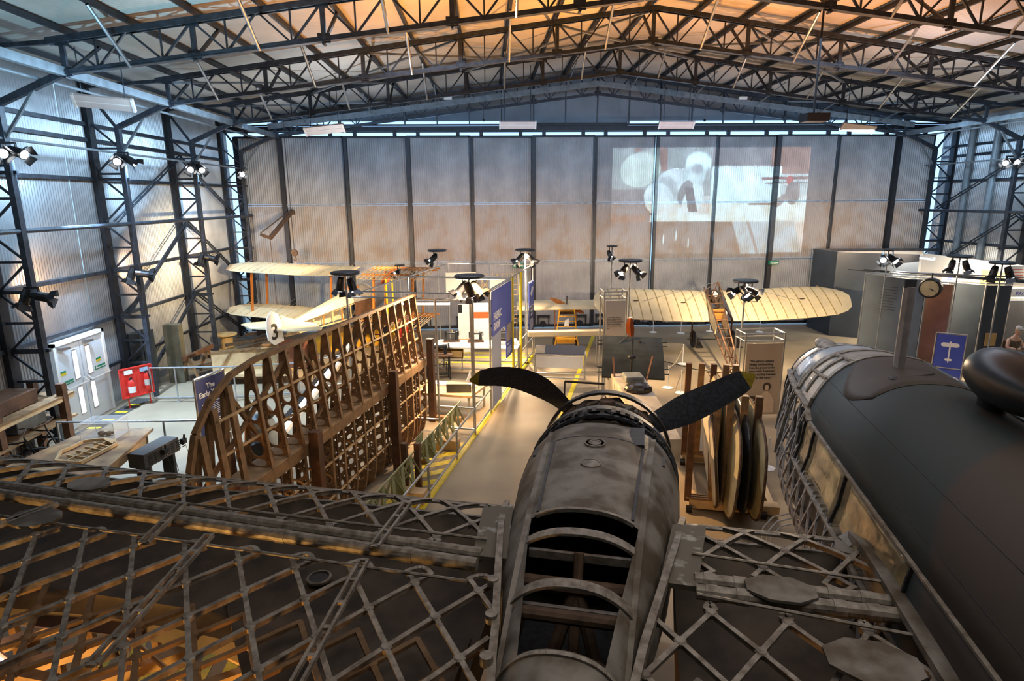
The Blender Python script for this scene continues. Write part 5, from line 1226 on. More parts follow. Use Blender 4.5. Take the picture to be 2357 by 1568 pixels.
b = MB(MWG); b.bar((0,-.6,.08),(0,-7.5,.08),.08,.06); b.build('leading_edge', WOODD, sw)
for (y0, z0), (y1, z1) in (((-3.0,3.1),(-5.2,1.8)), ((-5.3,3.1),(-4.2,1.8)), ((-5.6,3.1),(-7.6,1.9)), ((-1.0,3.1),(-2.6,1.8)), ((-7.0,3.0),(-6.2,1.8))): MB(MWG).bar((-.02,y0,z0),(-.02,y1,z1),.05,.05).build('diagonal_brace', WOOD, sw)
for y, zt in ((-7.0,3.05),(-7.3,2.85),(-7.55,2.6)):
    b = MB(MWG)
    for sg in (-1,1): b.bar((sg*.03,y,zt),(sg*.20,y,.9),.05,.09)
    b.build('tip_rib', WOOD, sw)
for i, (y, zt, x) in enumerate(((.09,2.05,.05),(-2.7,2.05,.30),(-5.6,1.95,.30),(-7.4,2.0,.32),(-.3,2.0,-.42),(-4.1,1.85,-.42),(-6.6,2.0,-.42))):
    p = MWG @ Vector((x,y,0)); lab = ['tall dark timber post at the far end of the skeleton wing, next to the booth','tall timber post at the right side of the skeleton wing, second from the far end','tall timber post at the right side of the skeleton wing, nearest the big bomber','timber post near the rounded tip of the skeleton wing, right side','timber post behind the far end of the skeleton wing','timber post behind the middle of the skeleton wing','timber post behind the tip of the skeleton wing'][i]
    b = MB(MWG); b.box((x-.075,y-.075,0),(x+.075,y+.075,zt)); tag(b.build('timber_post', WOODD, loc=p, bevel=.008), lab, 'post', 'timber posts of the skeleton wing')
for i, y in enumerate((0,-2.4,-5.5,-7.4)):
    tag(MB(MWG).box((-.6,y+.08,0),(.75,y+.22,.12)).build('base_sleeper', WOOD, loc=MWG @ Vector((0,y,0))), 'wooden sleeper across the floor under the skeleton wing, %s' % ['far end','second from the far end','third from the far end','near end'][i], 'timber', 'base sleepers')
# striped long beam and old engine behind the skeleton
p, q = at(650,995,2,.4), at(812,790,2,1.0); tag(MB().bar(p, q, .16, .10).build('striped_beam', WHT, loc=p), 'long pale tapering beam behind the skeleton wing ribs', 'beam')
tag(MB().bar(p+Vector((-.15,.0,0)), q+Vector((-.15,.0,.0)), .10, .14).build('black_beam', BLKP, loc=p), 'long black beam lying beside the pale one behind the skeleton wing', 'beam')
q = at(600,985,2,.7); t = thing('old_machine', 'dark grey old machine with cogged top standing behind the skeleton wing', 'machine', (q.x,q.y,0))
MB().lathe([(.001,0),(.28,.02),(.34,.35),(.30,.75),(.22,.95),(.001,1.0)], (q.x,q.y,0), n=22).build('casting', STEELL, t, smooth=True)
MB().lathe([(.10,-.08),(.24,-.08),(.26,0),(.24,.08),(.10,.08)], (q.x+.1,q.y,1.12), (.6,.3,.5), 14).build('cog_wheel', RUST, t)
t = thing('glazed_drum', 'black drum with a square window low behind the skeleton wing', 'machine part', (q.x+.1,q.y-.9,0)); MB().lathe([(.001,-.15),(.26,-.15),(.28,0),(.26,.15),(.001,.15)], (q.x+.15,q.y-.9,.5), (.8,-.6,0), 20).build('drum', BLKP, t)
MB().bar((q.x+.15,q.y-.9,0),(q.x+.15,q.y-.9,.4),.10,.10).build('foot', BLKP, t)
# green metal lattice girder on timber blocks beside the skeleton
t = thing('green_metal_rib_girder', 'pale green pierced metal girder lying along the booth rail on timber blocks', 'girder', (-.9,12.0,0)); MG = frm((-.72,13.1,0), VD, FD)
for z, x in ((.30,-.12),(.30,.12),(.75,0)): MB(MG).bar((x,.2,z),(x,-5.0,z),.025,.025).build('girder_boom', GGRN, t)
for i in range(13):
    y = .1-.40*i; b = MB(MG); b.prism([(-.13,.28),(.13,.28),(.02,.77),(-.02,.77)], (0,y,0), (1,0,0), UP, .012) if i in (5,9) else None
    for sg in (-1,1): b.bar((sg*.12,y,.3),(0,y-.2,.75),.05,.015); b.bar((0,y-.2,.75),(sg*.12,y-.4,.3),.05,.015)
    b.build('pierced_web', GGRN, t)
for i, (px, py) in enumerate(((1030,1012),(948,1130))):
    q = at(px,py,2,.2); tag(MB(frm((q.x,q.y,0), VD, FD)).box((-.3,-.12,0),(.25,.12,.22)).build('timber_block', WOODL, loc=(q.x,q.y,0), bevel=.01), 'pale timber block under the green girder, %s' % ['further from the viewer','nearer to the viewer'][i], 'block', 'timber blocks')
for i, (px, py, z) in enumerate(((930,1020,.9),(960,1020,.9))):
    q = at(px,py,2,z); tag(MB(frm((q.x,q.y,0), VD, FD)).box((-.05,-.05,0),(.05,.05,z)).build('short_post', WOODD, loc=(q.x,q.y,0)), 'short square timber post beside the green girder, %s of two' % ['left','right'][i], 'post', 'short posts')
q = at(968,1010,2,.8); t = thing('green_plate', 'pale green sheet metal plate standing against the green girder', 'plate', (q.x,q.y,.3)); b = MB(); b.prism([(0,.25),(.35,.25),(.42,.80),(.05,.80)], (q.x-.1,q.y,0), FD, UP, .012); b.build('sheet', GGRN, t)

# ================================================================== fabric shop booth
bo = thing('scaffold_booth', 'scaffold tube frame of the brightly lit fabric shop booth', 'frame', B0)
bw = -2.95
for (t_, v_) in ((0,0),(1.5,0),(2.55,0),(5.15,0),(6.4,0),(7.4,0),(0,bw),(7.4,bw),(0,-.85),(3.7,bw),(7.4,-1.5)):
    MB().tube(BF(t_,v_), BF(t_,v_,3.1 if (t_,v_) != (2.55,0) else 1.95), .024, 8).build('scaffold_post', SCAF, bo)
for z, segs in ((3.1, (((0,0),(7.4,0)),((0,0),(0,bw)),((0,bw),(7.4,bw)),((7.4,0),(7.4,bw)),((.8,0),(.8,bw)),((3.7,0),(3.7,bw)))), (.62, (((-4.4,0),(1.5,0)),((0,-.85),(0,0)),((5.2,0),(7.4,0)))), (.12, (((-4.4,0),(7.4,0)),((0,-.85),(0,0)))), (1.0, (((5.15,0),(7.4,0)),)), (.30, (((0,bw),(0,-.85)),))):
    for p, q in segs: MB().tube(BF(*p,z), BF(*q,z), .022, 8).build('scaffold_rail', SCAF, bo)
for t_ in (-3.1,-1.4,-4.4): MB().tube(BF(t_,0), BF(t_,0,.65), .022, 8).build('scaffold_post', SCAF, bo)
for t_ in (3.9,5.1): tag(MB().tube(BF(t_,.06), BF(t_,.06,3.12), .030, 10).build('yellow_pole', mat('yellow_pole_paint', (.85,.62,.01), .4, 0, .1, 4), loc=BF(t_,.06)), 'bright yellow upright pole %s' % ('right beside the blue fabric shop banner' if t_ < 4 else 'standing free right of the fabric shop banner'), 'pole', 'yellow poles')
for px in (905,918):
    q = at(px,800,2,0); tag(MB().tube((q.x,21.0,0),(q.x,21.0,2.6),.03,10).build('yellow_pole', MATS['yellow_pole_paint'], loc=(q.x,21.0,0)), 'bright yellow pole seen behind the skeleton wing, %s of the pair' % ('left' if px < 910 else 'right'), 'pole', 'yellow poles')
def panel(t0, t1, z0, z1, m_, name, label, cat, v=.03, dz=0):
    o = BF(t0, v); t = thing(name, label, cat, BF(t0,v,z0)); MB().prism([(0,z0),(t1-t0,z0),(t1-t0,z1),(0,z1)], o, FD, UP, .02).build('panel', m_, t)
    b = MB(); b.tube(BF(t0,v-.02,z0-.03), BF(t1,v-.02,z0-.03), .014, 6); b.tube(BF(t0,v-.02,z1+.02), BF(t1,v-.02,z1+.02), .014, 6); b.build('panel_rail', SCAF, t); return t, frm(BF(t0, v+.014), FD, UP)
t, M = panel(1.6,3.85,1.93,3.04, BLUS, 'fabric_shop_banner', 'large blue banner reading FABRIC SHOP on the booth corner', 'banner')
text('FABRIC\nSHOP', .27, M @ Matrix.Translation((.12,2.30,0)), PALEW, t, bold=.006, line=.95)
t, M = panel(1.55,2.5,.10,1.90, mat('pale_blue_grey_panel', (.42,.46,.56), .5, 0, .1, 2), 'blank_side_panel', 'tall pale blue-grey panel below the fabric shop banner', 'panel')
t, M = panel(3.15,3.88,.98,1.9, BLUS, 'photo_text_panel', 'narrow panel with a warm photo above blue text, behind the pale panel', 'panel')
MB(M).box((0,1.42,-.002),(.73,1.9,.004)).build('photo_print', PHOTO, t); lines(M, .08, 1.36, .3, 1, .05, .03, PALEW, t); lines(M, .08, 1.24, .55, 5, .04, .012, PALEW, t)
t, M = panel(6.55,7.4,.95,1.76, NAVY, 'blue_text_banner', 'narrow blue banner with white text at the far end of the booth, lower of two', 'banner'); text('WING\nSHOP', .13, M @ Matrix.Translation((.42,1.60,0)), PALEW, t, align='CENTER'); lines(M, .12, 1.38, .6, 9, .042, .014, PALEW, t)
t, M = panel(6.55,7.4,1.80,2.58, BLUS, 'wing_symbol_banner', 'narrow blue banner with a white wing symbol at the far end of the booth', 'banner')
b = MB(M); b.prism([(.15,2.22),(.45,2.45),(.70,2.38),(.40,2.12)], (0,0,.006), (1,0,0), (0,1,0), .004); b.prism([(.36,1.95),(.5,1.98),(.46,1.88)], (0,0,.006), (1,0,0), (0,1,0), .004); b.bar((.42,1.95,.006),(.42,2.15,.006),.015,.004); b.build('white_symbol', PALEW, t)
# fluorescent fittings (real lamps)
for i, (p, q, lab) in enumerate(((at(908,699,2,2.75), at(1035,699,2,2.75), 'glowing fluorescent tube under the near left rail of the booth'), (at(1052,642,2,2.9), at(1148,642,2,2.9), 'glowing fluorescent tube in the far part of the booth'))):
    t = thing('fluorescent_lamp', lab, 'lamp', p, 'booth fluorescent lamps'); MB().tube(p, q, .03, 8).build('tube', FLUO, t); MB().bar(p+UP*.05, q+UP*.05, .08, .05).build('batten', WHT, t)
    for c in (p, q): MB().tube(c+UP*.05, (c.x, c.y, 3.1), .005, 4).build('suspension', SCAF, t)
    m_ = (p+q)/2; area((m_.x, m_.y, m_.z-.06), (m_.x, m_.y, 0), 1.6, .3, 110, (1, .84, .62))
l = bpy.data.lights.new('booth_fill', 'POINT'); l.energy = 70; l.color = (1,.86,.66); l.shadow_soft_size = .15; o = bpy.data.objects.new('booth_fill', l); COL.objects.link(o); o.location = BF(5.4,-1.6,2.7)  # unseen fill light added to brighten the booth interior
# tables
def table(name, c4, z, label, m_, leg=SCAF, th=.04, cat='table'):
    c4 = [Vector((x,y,0)) for x, y in c4]; cen = sum(c4, Vector())/4; t = thing(name, label, cat, cen); b = MB(); b.add([v+UP*(z-th) for v in c4]+[v+UP*z for v in c4], [(3,2,1,0),(4,5,6,7),(0,1,5,4),(1,2,6,5),(2,3,7,6),(3,0,4,7)]); b.build('table_top', m_, t, bevel=.005)
    for v in c4: p = v.lerp(cen, .09); MB().box(p-Vector((.03,.03,0)), p+Vector((.03,.03,z-th))).build('leg', leg, t)
    b = MB()
    for p, q in zip(c4, c4[1:]+c4[:1]): b.bar(p.lerp(cen,.09)+UP*.25, q.lerp(cen,.09)+UP*.25, .03, .03)
    b.build('stretcher', leg, t); return t
table('sewing_table', ((-1.75,17.95),(.85,17.55),(1.05,18.55),(-1.55,18.95)), .92, 'long white sewing table in the booth with three old sewing machines on it', mat('white_table_top', (.72,.68,.60), .4, 0, .05, 2))
def sewing(c, ang, label, base=True, m_=BLKP):
    M = Matrix.Translation(c) @ Matrix.Rotation(ang, 4, 'Z'); t = thing('sewing_machine', label, 'sewing machine', c, 'sewing machines')
    if base: MB(M).box((-.25,-.10,0),(.25,.10,.05)).build('wooden_base', WOODD, t)
    b = MB(M); b.lathe([(.001,0),(.055,.0),(.045,.10),(.04,.20),(.05,.26),(.001,.30)], (.15,0,.05), n=12); b.tube((.17,0,.27),(-.17,0,.28),.038,10); b.lathe([(.001,0),(.03,.0),(.045,.06),(.045,.22),(.001,.24)], (-.17,0,.10), n=10); b.tube((-.17,0,.06),(-.17,0,.12),.008,6); b.box((-.22,-.07,.05),(.2,.07,.075)); b.build('machine_body', m_, t, smooth=False)
    MB(M).lathe([(.05,-.015),(.07,-.015),(.075,0),(.07,.015),(.05,.015),(.02,.01),(.001,.02)], (.22,0,.26), (1,0,0), 16).build('hand_wheel', m_, t); MB(M).tube((.02,0,.31),(.02,0,.38),.012,8).build('thread_spool', WOODL, t)
sewing(Vector((-1.15,18.6,.92)), .05, 'old black sewing machine on the white table, leftmost of the three')
sewing(Vector((-.40,18.5,.92)), .05, 'old black sewing machine on the white table, middle one of the three')
tag(MB().box((.15,18.0,.92),(.85,18.45,1.02)).build('machine_plinth', WHT, loc=(.5,18.2,.92)), 'low white plinth under the right-hand sewing machine', 'plinth')
sewing(Vector((.47,18.2,1.02)), .05, 'old black sewing machine raised on a white plinth, rightmost of the three')
q = at(1060,782,2,.93); t = thing('wooden_tool', 'long pale orange wooden tool lying on the white sewing table', 'tool', q); b = MB(); b.bar(q-Vector((.3,0,0)), q+Vector((.05,.0,0)), .06, .03); b.bar(q+Vector((.05,0,0)), q+Vector((.4,.05,0)), .03, .025); b.build('tool_body', WOODO, t)
tag(MB().box(at(1078,785,2,.925)-Vector((.12,.1,.004)), at(1078,785,2,.925)+Vector((.1,.1,.004))).build('instruction_sheet', GRYB, loc=at(1078,785,2,.925)), 'pale instruction sheet on the sewing table beside the wooden tool', 'sheet')
q = at(1010,806,2,.72); t = thing('open_drawer_box', 'brown open-topped box jutting out under the left end of the sewing table', 'box', (q.x,q.y,.5)); b = MB(); M = Matrix.Translation((q.x,q.y,0))
MB(M).box((-.1,-.3,.52),(.75,.3,.55)).build('box_bottom', WOODL, t)
for a_, c_ in (((-.1,-.3),(.75,-.28)),((-.1,.28),(.75,.3)),((-.1,-.3),(-.08,.3)),((.73,-.3),(.75,.3))): MB(M).box((a_[0],a_[1],.52),(c_[0],c_[1],.75)).build('box_side', OCH, t)
for x in (-.05,.7): MB(M).tube((x,.2,0),(x,.2,.52),.02,6).build('leg', SCAF, t)
# treadle machine
q = at(1012,872,2,0); t = thing('treadle_sewing_machine', 'black iron treadle sewing machine on its own stand, left of the white table', 'sewing machine', (q.x,q.y,0)); M = Matrix.Translation((q.x,q.y,0)) @ Matrix.Rotation(.2,4,'Z')
MB(M).box((-.48,-.25,.72),(.40,.25,.76)).build('table_board', WOODD, t)
for x in (-.35,.30):
    b = MB(M); b.bar((x,-.2,0),(x,-.1,.72),.03,.03); b.bar((x,.2,0),(x,.1,.72),.03,.03); b.bar((x,-.22,.03),(x,.22,.03),.03,.03); b.bar((x,-.15,.2),(x,.12,.6),.02,.02); b.bar((x,.15,.2),(x,-.12,.6),.02,.02); b.build('iron_stand', BLKP, t)
b = MB(M); b.bar((-.35,0,.15),(.3,0,.15),.2,.02); b.bar((-.35,.1,.4),(.3,.1,.4),.02,.02); b.lathe([(.14,-.01),(.16,-.01),(.16,.01),(.14,.01)], (.22,.0,.35), (1,0,0), 18); b.build('treadle', BLKP, t)
b = MB(M); b.tube((-.3,0,.98),(.25,0,1.0),.05,10); b.tube((.2,0,.76),(.2,0,1.0),.05,10); b.tube((-.28,0,.80),(-.28,0,1.0),.03,8); b.lathe([(.05,-.02),(.08,-.02),(.08,.02),(.05,.02)], (.3,0,1.0), (1,0,0), 14); b.build('machine_head', STEELD, t)
# lower bench with dark board
table('low_bench', ((-2.1,14.55),(-.45,14.1),(-.05,15.1),(-1.75,15.6)), .60, 'low pale wooden bench behind the near booth posts, holding a dark slanted board', WOODL, th=.06)
q0, q1 = at(1028,908,2,.55), at(1085,908,2,.55); t = thing('dark_desk_board', 'dark grey rectangular board fixed to the near rail of the booth', 'board', q0); d_ = (q1-q0); L_ = d_.length; d_.normalize(); b = MB(); b.prism([(0,0),(L_,0),(L_,.26),(0,.26)], q0, d_, UP, .02); b.build('board', mat('slate', (.05,.055,.06), .6, 0, .2, 5), t)
MB().tube(q0-d_*.1+Vector((0,-.02,.0)), q1+d_*.1+Vector((0,-.02,.0)), .018, 8).build('carrier_rail', SCAF, t)
for i, (px, py) in enumerate(((1072,878),(1098,880))):
    q = at(px,py,2,.62); tag(MB().prism([(0,0),(.16,0),(.13,.30)], (q.x,q.y,.60), (.9,.4,0), UP, .015).build('bookend_divider', WHT, loc=(q.x,q.y,.6)), 'white triangular divider on the low bench, %s' % ['left one','right one'][i], 'divider', 'bench dividers')
for i, (px, py) in enumerate(((1002,883),(1018,884),(1086,888))):
    q = at(px,py,2,.62); tag(MB().box(q-Vector((.12,.14,.02)), q+Vector((.12,.14,.03))).build('sample_tray', WHT, loc=q), 'white paper tray on the low bench, %s' % ['leftmost','second from left','beside the right divider'][i], 'tray', 'bench trays')
# back boards of the booth
def bpanel(px0, px1, py0, py1, Y, m_, name, lab, cat, th=.03):
    a_, c_ = at(px0,py1,1,Y), at(px1,py0,1,Y); t = thing(name, lab, cat, (a_.x,Y,a_.z)); MB().box((a_.x,Y,a_.z),(c_.x,Y+th,c_.z)).build('panel', m_, t); return t, a_, c_
t, a_, c_ = bpanel(1087,1128,697,788,20.6, WHT, 'striped_fabric_panel', 'white fabric-covered panel with a broad orange-red stripe at the back of the booth', 'panel')
w_ = c_.x-a_.x; h_ = c_.z-a_.z; MB().box((a_.x,20.58,a_.z+h_*.62),(c_.x,20.6,a_.z+h_*.77)).build('orange_stripe', mat('orange_red', (.70,.11,.02), .5, 0, .1, 4), t)
for x in (a_.x+.03,c_.x-.03): MB().box((x-.02,20.6,0),(x+.02,20.64,a_.z)).build('leg', SCAF, t)
t, a_, c_ = bpanel(1056,1081,700,780,20.9, WHT, 'white_locker_panel', 'narrow white upright panel left of the striped one', 'panel'); MB().box((a_.x,20.9,0),(c_.x,20.93,a_.z)).build('kick_board', WHT, t)
MB().box((a_.x+.01,20.88,c_.z-.30),(a_.x+.14,20.9,c_.z-.02)).build('dark_notice', BLKP, t)
t, a_, c_ = bpanel(1027,1096,627,677,20.7, mat('cream_board', (.80,.74,.60), .6, 0, .05, 2), 'fabric_wing_board', 'cream fabric-covered wing section hung high at the back of the booth', 'wing part')
t, a_, c_ = bpanel(1128,1166,640,690,20.7, MATS['cream_board'], 'fabric_tail_board', 'bright cream panel hung beside the open wooden wing grid', 'panel')
a_, c_ = at(1098,680,1,20.75), at(1191,630,1,20.75); t = thing('open_wing_grid', 'pale open wooden wing grid hung high at the back right of the booth', 'wing part', (a_.x,20.75,a_.z)); w_ = c_.x-a_.x; h_ = c_.z-a_.z
for i in range(9): x = a_.x+w_*i/8; MB().box((x-.012,20.74,a_.z),(x+.012,20.78,c_.z)).build('grid_rib', WOODL, t)
for i in range(5): z = a_.z+h_*i/4; MB().box((a_.x,20.74,z-.012),(c_.x,20.77,z+.012)).build('grid_spar', WOODL, t)
MB().bar((a_.x,20.73,c_.z),(a_.x+w_*.4,20.73,a_.z),.03,.02).build('grid_brace', WOODL, t); MB().bar((a_.x+w_*.4,20.73,c_.z),(a_.x,20.73,a_.z),.03,.02).build('grid_brace', WOODL, t)
a_, c_ = at(1179,742,1,21.2), at(1190,706,1,21.2); t = thing('small_rib_frame', 'small pale pierced rib frame standing beside the yellow pole', 'rib', (a_.x,21.2,0)); b = MB()
for i in range(5): z = a_.z+(c_.z-a_.z)*i/4; b.box((a_.x,21.2,z-.01),(a_.x+.16,21.22,z+.01))
b.box((a_.x,21.2,0),(a_.x+.02,21.22,c_.z)); b.box((a_.x+.15,21.2,0),(a_.x+.17,21.22,c_.z)); b.build('frame', WOODL, t)

# ================================================================== centre aisle
def stanchion(px, py, label, h=.62):
    q = at(px, py, 2, 0); t = thing('rope_stanchion', label, 'stanchion', (q.x,q.y,0), 'white rope stanchions')
    MB().lathe([(.001,0),(.15,0),(.15,.012),(.12,.022),(.001,.03)], q, n=24).build('base_disc', WHT, t); MB().tube(q, q+UP*h, .012, 8).build('post', WHT, t); MB().lathe([(.001,0),(.02,0),(.02,.03),(.001,.035)], q+UP*h, n=10).build('cap', WHT, t); return q+UP*(h-.03)
SQ = [stanchion(*a_) for a_ in ((1503,765,'white rope stanchion left of the monoplane wheels, leftmost of the back row'),(1567,767,'white rope stanchion in the back row, left of the left monoplane wheel'),(1634,763,'white rope stanchion in the back row behind the monoplane nose'),(1748,764,'white rope stanchion in the back row right of the lamp mast'),(1571,838,'white rope stanchion between quotation tower and monoplane tail'),(1537,893,'white rope stanchion just right of the dark green wing panel, on the tan floor'),(1567,905,'white rope stanchion almost hidden behind the right propeller blade'),(1766,1078,'white rope stanchion between the stored wings and the bomber nose'))]
for i, (a_, c_) in enumerate(((0,1),(1,2),(2,3),(4,5))):
    n = 8; pts = [SQ[a_].lerp(SQ[c_], j/n)-UP*(.25*math.sin(PI*j/n)*.6) for j in range(n+1)]; tag(MB().path(pts, .010, 5).build('barrier_rope', LINEN, loc=SQ[a_]), 'thin barrier rope %s' % ['at the left of the back row','in the middle of the back row','at the right of the back row','running down beside the quotation tower'][i], 'rope', 'barrier ropes')
pts = [at(*p, 2, .02) for p in ((1480,828),(1530,832),(1600,850),(1660,858),(1700,865))]; tag(MB().path(pts, .012, 5).build('floor_cable', BLKP, loc=pts[0]), 'dark cable lying on the floor towards the monoplane tail', 'cable')
# information lectern table
ip = [at(1227,808,2,.9), at(1350,816,2,.9), at(1348,852,2,.0), at(1229,848,2,.0)]
t = thing('information_lectern', 'tube-framed information lectern with a dark sloping text panel in front of the pusher aircraft', 'lectern', (2.1,17.4,0))
a_, c_ = at(1231,812,2,.88), at(1346,816,2,.88); d_ = (c_-a_); L_ = d_.length; d_.normalize(); n_ = Vector((-d_.y,d_.x,0)); M = frm(a_+UP*-.02, d_, (n_*.75+UP*.65).normalized())
MB(M).box((0,0,-.01),(L_,.32,.01)).build('text_panel', mat('dark_slate_sign', (.018,.024,.045), .5, 0, .2, 4), t); MB(M).box((.0,.0,.011),(L_*.2,.30,.014)).build('photo_print', PHOTO, t)
for x in (.25,.45,.63,.82): lines(M, L_*x, .22, L_*.12, 4, .045, .014, PALEW, t)
b = MB(); P = [a_, c_, c_+n_*.42, a_+n_*.42]
for p in P: MB().tube((p.x,p.y,0), (p.x,p.y,.86), .02, 8).build('leg', SCAF, t)
for z in (.84,.15):
    for p, q in zip(P, P[1:]+P[:1]): MB().tube((p.x,p.y,z), (q.x,q.y,z), .02, 8).build('rail', SCAF, t)
MB().prism([(.04,.45),(L_-.04,.45),(L_-.04,.80),(.04,.80)], (a_.x,a_.y,0), d_, UP, .01).build('white_skirt', WHT, t)
# pusher aircraft
pu = thing('pusher_aircraft', 'early cream-winged pusher aircraft with a yellow frame nose-on in front of the middle doors', 'aircraft', (2.7,21.3,0))
b = MB(Matrix.Translation((2.75,21.3,0))); rings = []
for x in (-1.75,-1.6,0,1.6,1.75): c_ = .45 if abs(x) > 1.7 else .6; rings.append([(x,-c_+.1,1.50),(x,-c_*.5,1.58),(x,0,1.66),(x,c_*.6,1.68),(x,c_*.6,1.64),(x,0,1.60),(x,-c_+.1,1.47)])
b.loft(rings); b.build('main_wing', LINEN, pu, smooth=False)
MB(Matrix.Translation((2.75,21.3,0))).box((1.30,-.5,1.60),(1.85,.3,1.69)).build('wing_end_cloth', YELA, pu)
b = MB(); p, q = at(1266,686,1,21.2), at(1344,721,1,21.2); d_ = (q-p).normalized(); w_ = Vector((-d_.z,0,d_.x)); mid = (p+q)/2; rings = []
for i in range(11):
    f = i/10; c_ = p.lerp(q, f); hw = .02+.06*math.sin(PI*min(1, abs(f-.5)*2*.95+.03)); rings.append([c_-w_*hw, c_+Vector((0,.02,0)), c_+w_*hw, c_-Vector((0,.02,0))])
b.loft(rings).build('pusher_propeller', WOODO, pu)
fr = {k: at(*k, 1, 20.8) for k in ((1288,712),(1322,712),(1282,760),(1326,760),(1280,780),(1328,780),(1276,800),(1332,800))}
f = lambda *k: fr[k]
for a_, c_ in (((1288,712),(1282,760)),((1322,712),(1326,760)),((1282,760),(1280,780)),((1326,760),(1328,780)),((1280,780),(1276,800)),((1328,780),(1332,800))): MB().bar(fr[a_], fr[c_], .035, .035).build('frame_upright', YELA, pu)
for y in (716,728,740,752,765,780,798): p, q = at(1286-(y-712)*.1,y,1,20.8), at(1323+(y-712)*.08,y,1,20.8); MB().bar(p, q, .03, .03).build('frame_rung', YELA, pu)
b = MB(); p = at(1305,715,1,21.0); b.box(p-Vector((.28,.1,.12)), p+Vector((.28,.3,.12))); b.tube(p+Vector((0,.1,.1)), at(1305,682,1,21.2), .02, 6); b.build('engine', RUST, pu)
p = at(1304,750,1,20.6); MB().prism([(-.08,0),(.08,0),(.08,.26),(-.06,.18)], p, (1,0,0), UP, .02).build('seat_back', WHT, pu)
for x in (2.33,3.12): MB().lathe([(.19,-.02),(.22,-.02),(.22,.02),(.19,.02)], (x,21.1,.22), (1,.05,0), 20).build('wheel', TYREM, pu)
b = MB(); b.box((2.4,20.9,.25),(3.05,21.3,.45)); b.bar((2.33,21.1,.22),(3.12,21.1,.22),.03,.03); b.build('nacelle_tub', YELA, pu)
for x in (2.35,3.1): MB().bar((x,21.0,.3),(x,21.2,1.5),.03,.03).build('wing_post', WOODO, pu)
el = thing('white_elevator_plane', 'long white flat aerofoil hung low behind the information lectern', 'wing part', (2.2,18.6,1.0)); p, q = at(1215,768,1,18.6), at(1388,768,1,18.6)
b = MB(); b.box((p.x,18.45,p.z-.08),(q.x,18.75,p.z+.08)); b.build('aerofoil', LINEN, el, bevel=.02)
for x in (p.x+.2, q.x-.2): MB().tube((x,18.6,0),(x,18.6,p.z-.08),.015,6).build('support', SCAF, el)
# quotation tower
def tower(name, px0, px1, ptop, Y, zt, label, grey, fdep=.55):
    a_ = at(px0, ptop, 1, Y); c_ = at(px1, ptop, 1, Y); t = thing(name, label, 'display tower', (a_.x,Y,0), 'scaffold display towers'); x0, x1 = a_.x, c_.x
    for x, y in ((x0,Y),(x1,Y),(x0,Y+fdep),(x1,Y+fdep)): MB().tube((x,y,0),(x,y,zt+.18),.02,8).build('tower_post', SCAF, t)
    for z in (zt+.18, zt+.0):
        for p, q in (((x0,Y),(x1,Y)),((x1,Y),(x1,Y+fdep)),((x1,Y+fdep),(x0,Y+fdep)),((x0,Y+fdep),(x0,Y))): MB().tube((*p,z),(*q,z),.018,8).build('tower_rail', SCAF, t)
    MB().box((x0+.03,Y-.035,.10),(x1-.03,Y-.015,zt-.05)).build('print_panel', grey, t); return t, x0, x1
t, x0, x1 = tower('quotation_tower', 1392, 1443, 670, 15.4, 2.72, 'scaffold tower with a grey panel quoting a pilot above a small portrait, left of centre', GRYB)
w_ = x1-x0
text('"I don\'t think anybody\nhad the slightest idea as\nto how far [aircraft] were\ngoing to be developed\nin a comparatively short\ntime."', w_*.072, frm((x0+w_*.12,15.36,2.22), (1,0,0), UP), GTXT, t, 'lettering', line=1.35)
b = MB(); b.box((x0+w_*.28,15.358,.95),(x1-w_*.22,15.362,1.42)); b.build('portrait_print', PHOTO, t)
M = frm((x0+w_*.53,15.35,1.20),(1,0,0),UP); b = MB(M); b.prism([(.055*math.cos(a),.075*math.sin(a)) for a in [i*PI/8 for i in range(16)]], (0,.02,0), (1,0,0), (0,1,0), .004); b.prism([(-.12,-.25),(.12,-.25),(.09,-.10),(-.09,-.10)], (0,0,0), (1,0,0), (0,1,0), .004); b.build('portrait_face', GRYB, t)
t, x0, x1 = tower('portrait_tower', 1716, 1806, 785, 13.8, 1.92, 'scaffold tower with a beige quotation panel and a woman\'s portrait, right of the monoplane tail', mat('beige_print', (.50,.42,.33), .6, 0, .08, 2))
w_ = x1-x0
text('"The sight of Latham\'s\n[flying] machine lifting\nfrom the ground as the\nspace under it widened\nwas so exciting I wanted\nto cry or else shout."', w_*.070, frm((x0+w_*.13,13.76,1.42), (1,0,0), UP), GTXT, t, 'lettering', line=1.25, bold=.0015)
DKP = mat('dark_sepia_print', (.07,.055,.045), .6, 0, .3, 8); FACE = mat('sepia_face', (.72,.60,.46), .6, 0, .1, 5)
def flat(par, pts, y, m_, nm_): b = MB(); b.prism(pts, (0,y,0), (1,0,0), UP, .003); b.build(nm_, m_, par)
cx = x0+w_*.63
flat(t, [(x0+.04,.1),(x0+w_*.4,.1),(x0+w_*.42,.55),(x0+.04,.6)], 13.762, DKP, 'dark_print_area')
flat(t, [(cx+.10*math.cos(i*PI/8),.80+.11*math.sin(i*PI/8)) for i in range(16)], 13.762, DKP, 'portrait_hair'); flat(t, [(cx+.05*math.cos(i*PI/8),.775+.075*math.sin(i*PI/8)) for i in range(16)], 13.759, FACE, 'portrait_face')
flat(t, [(cx-.17,.15),(cx+.2,.15),(cx+.2,.45),(cx+.10,.62),(cx+.04,.66),(cx+.03,.72),(cx-.03,.72),(cx-.04,.66),(cx-.12,.6)], 13.763, FACE, 'portrait_body')
lines(frm((x0+.08,13.758,0),(1,0,0),UP), 0, .5, w_*.28, 6, .045, .014, FACE, t)
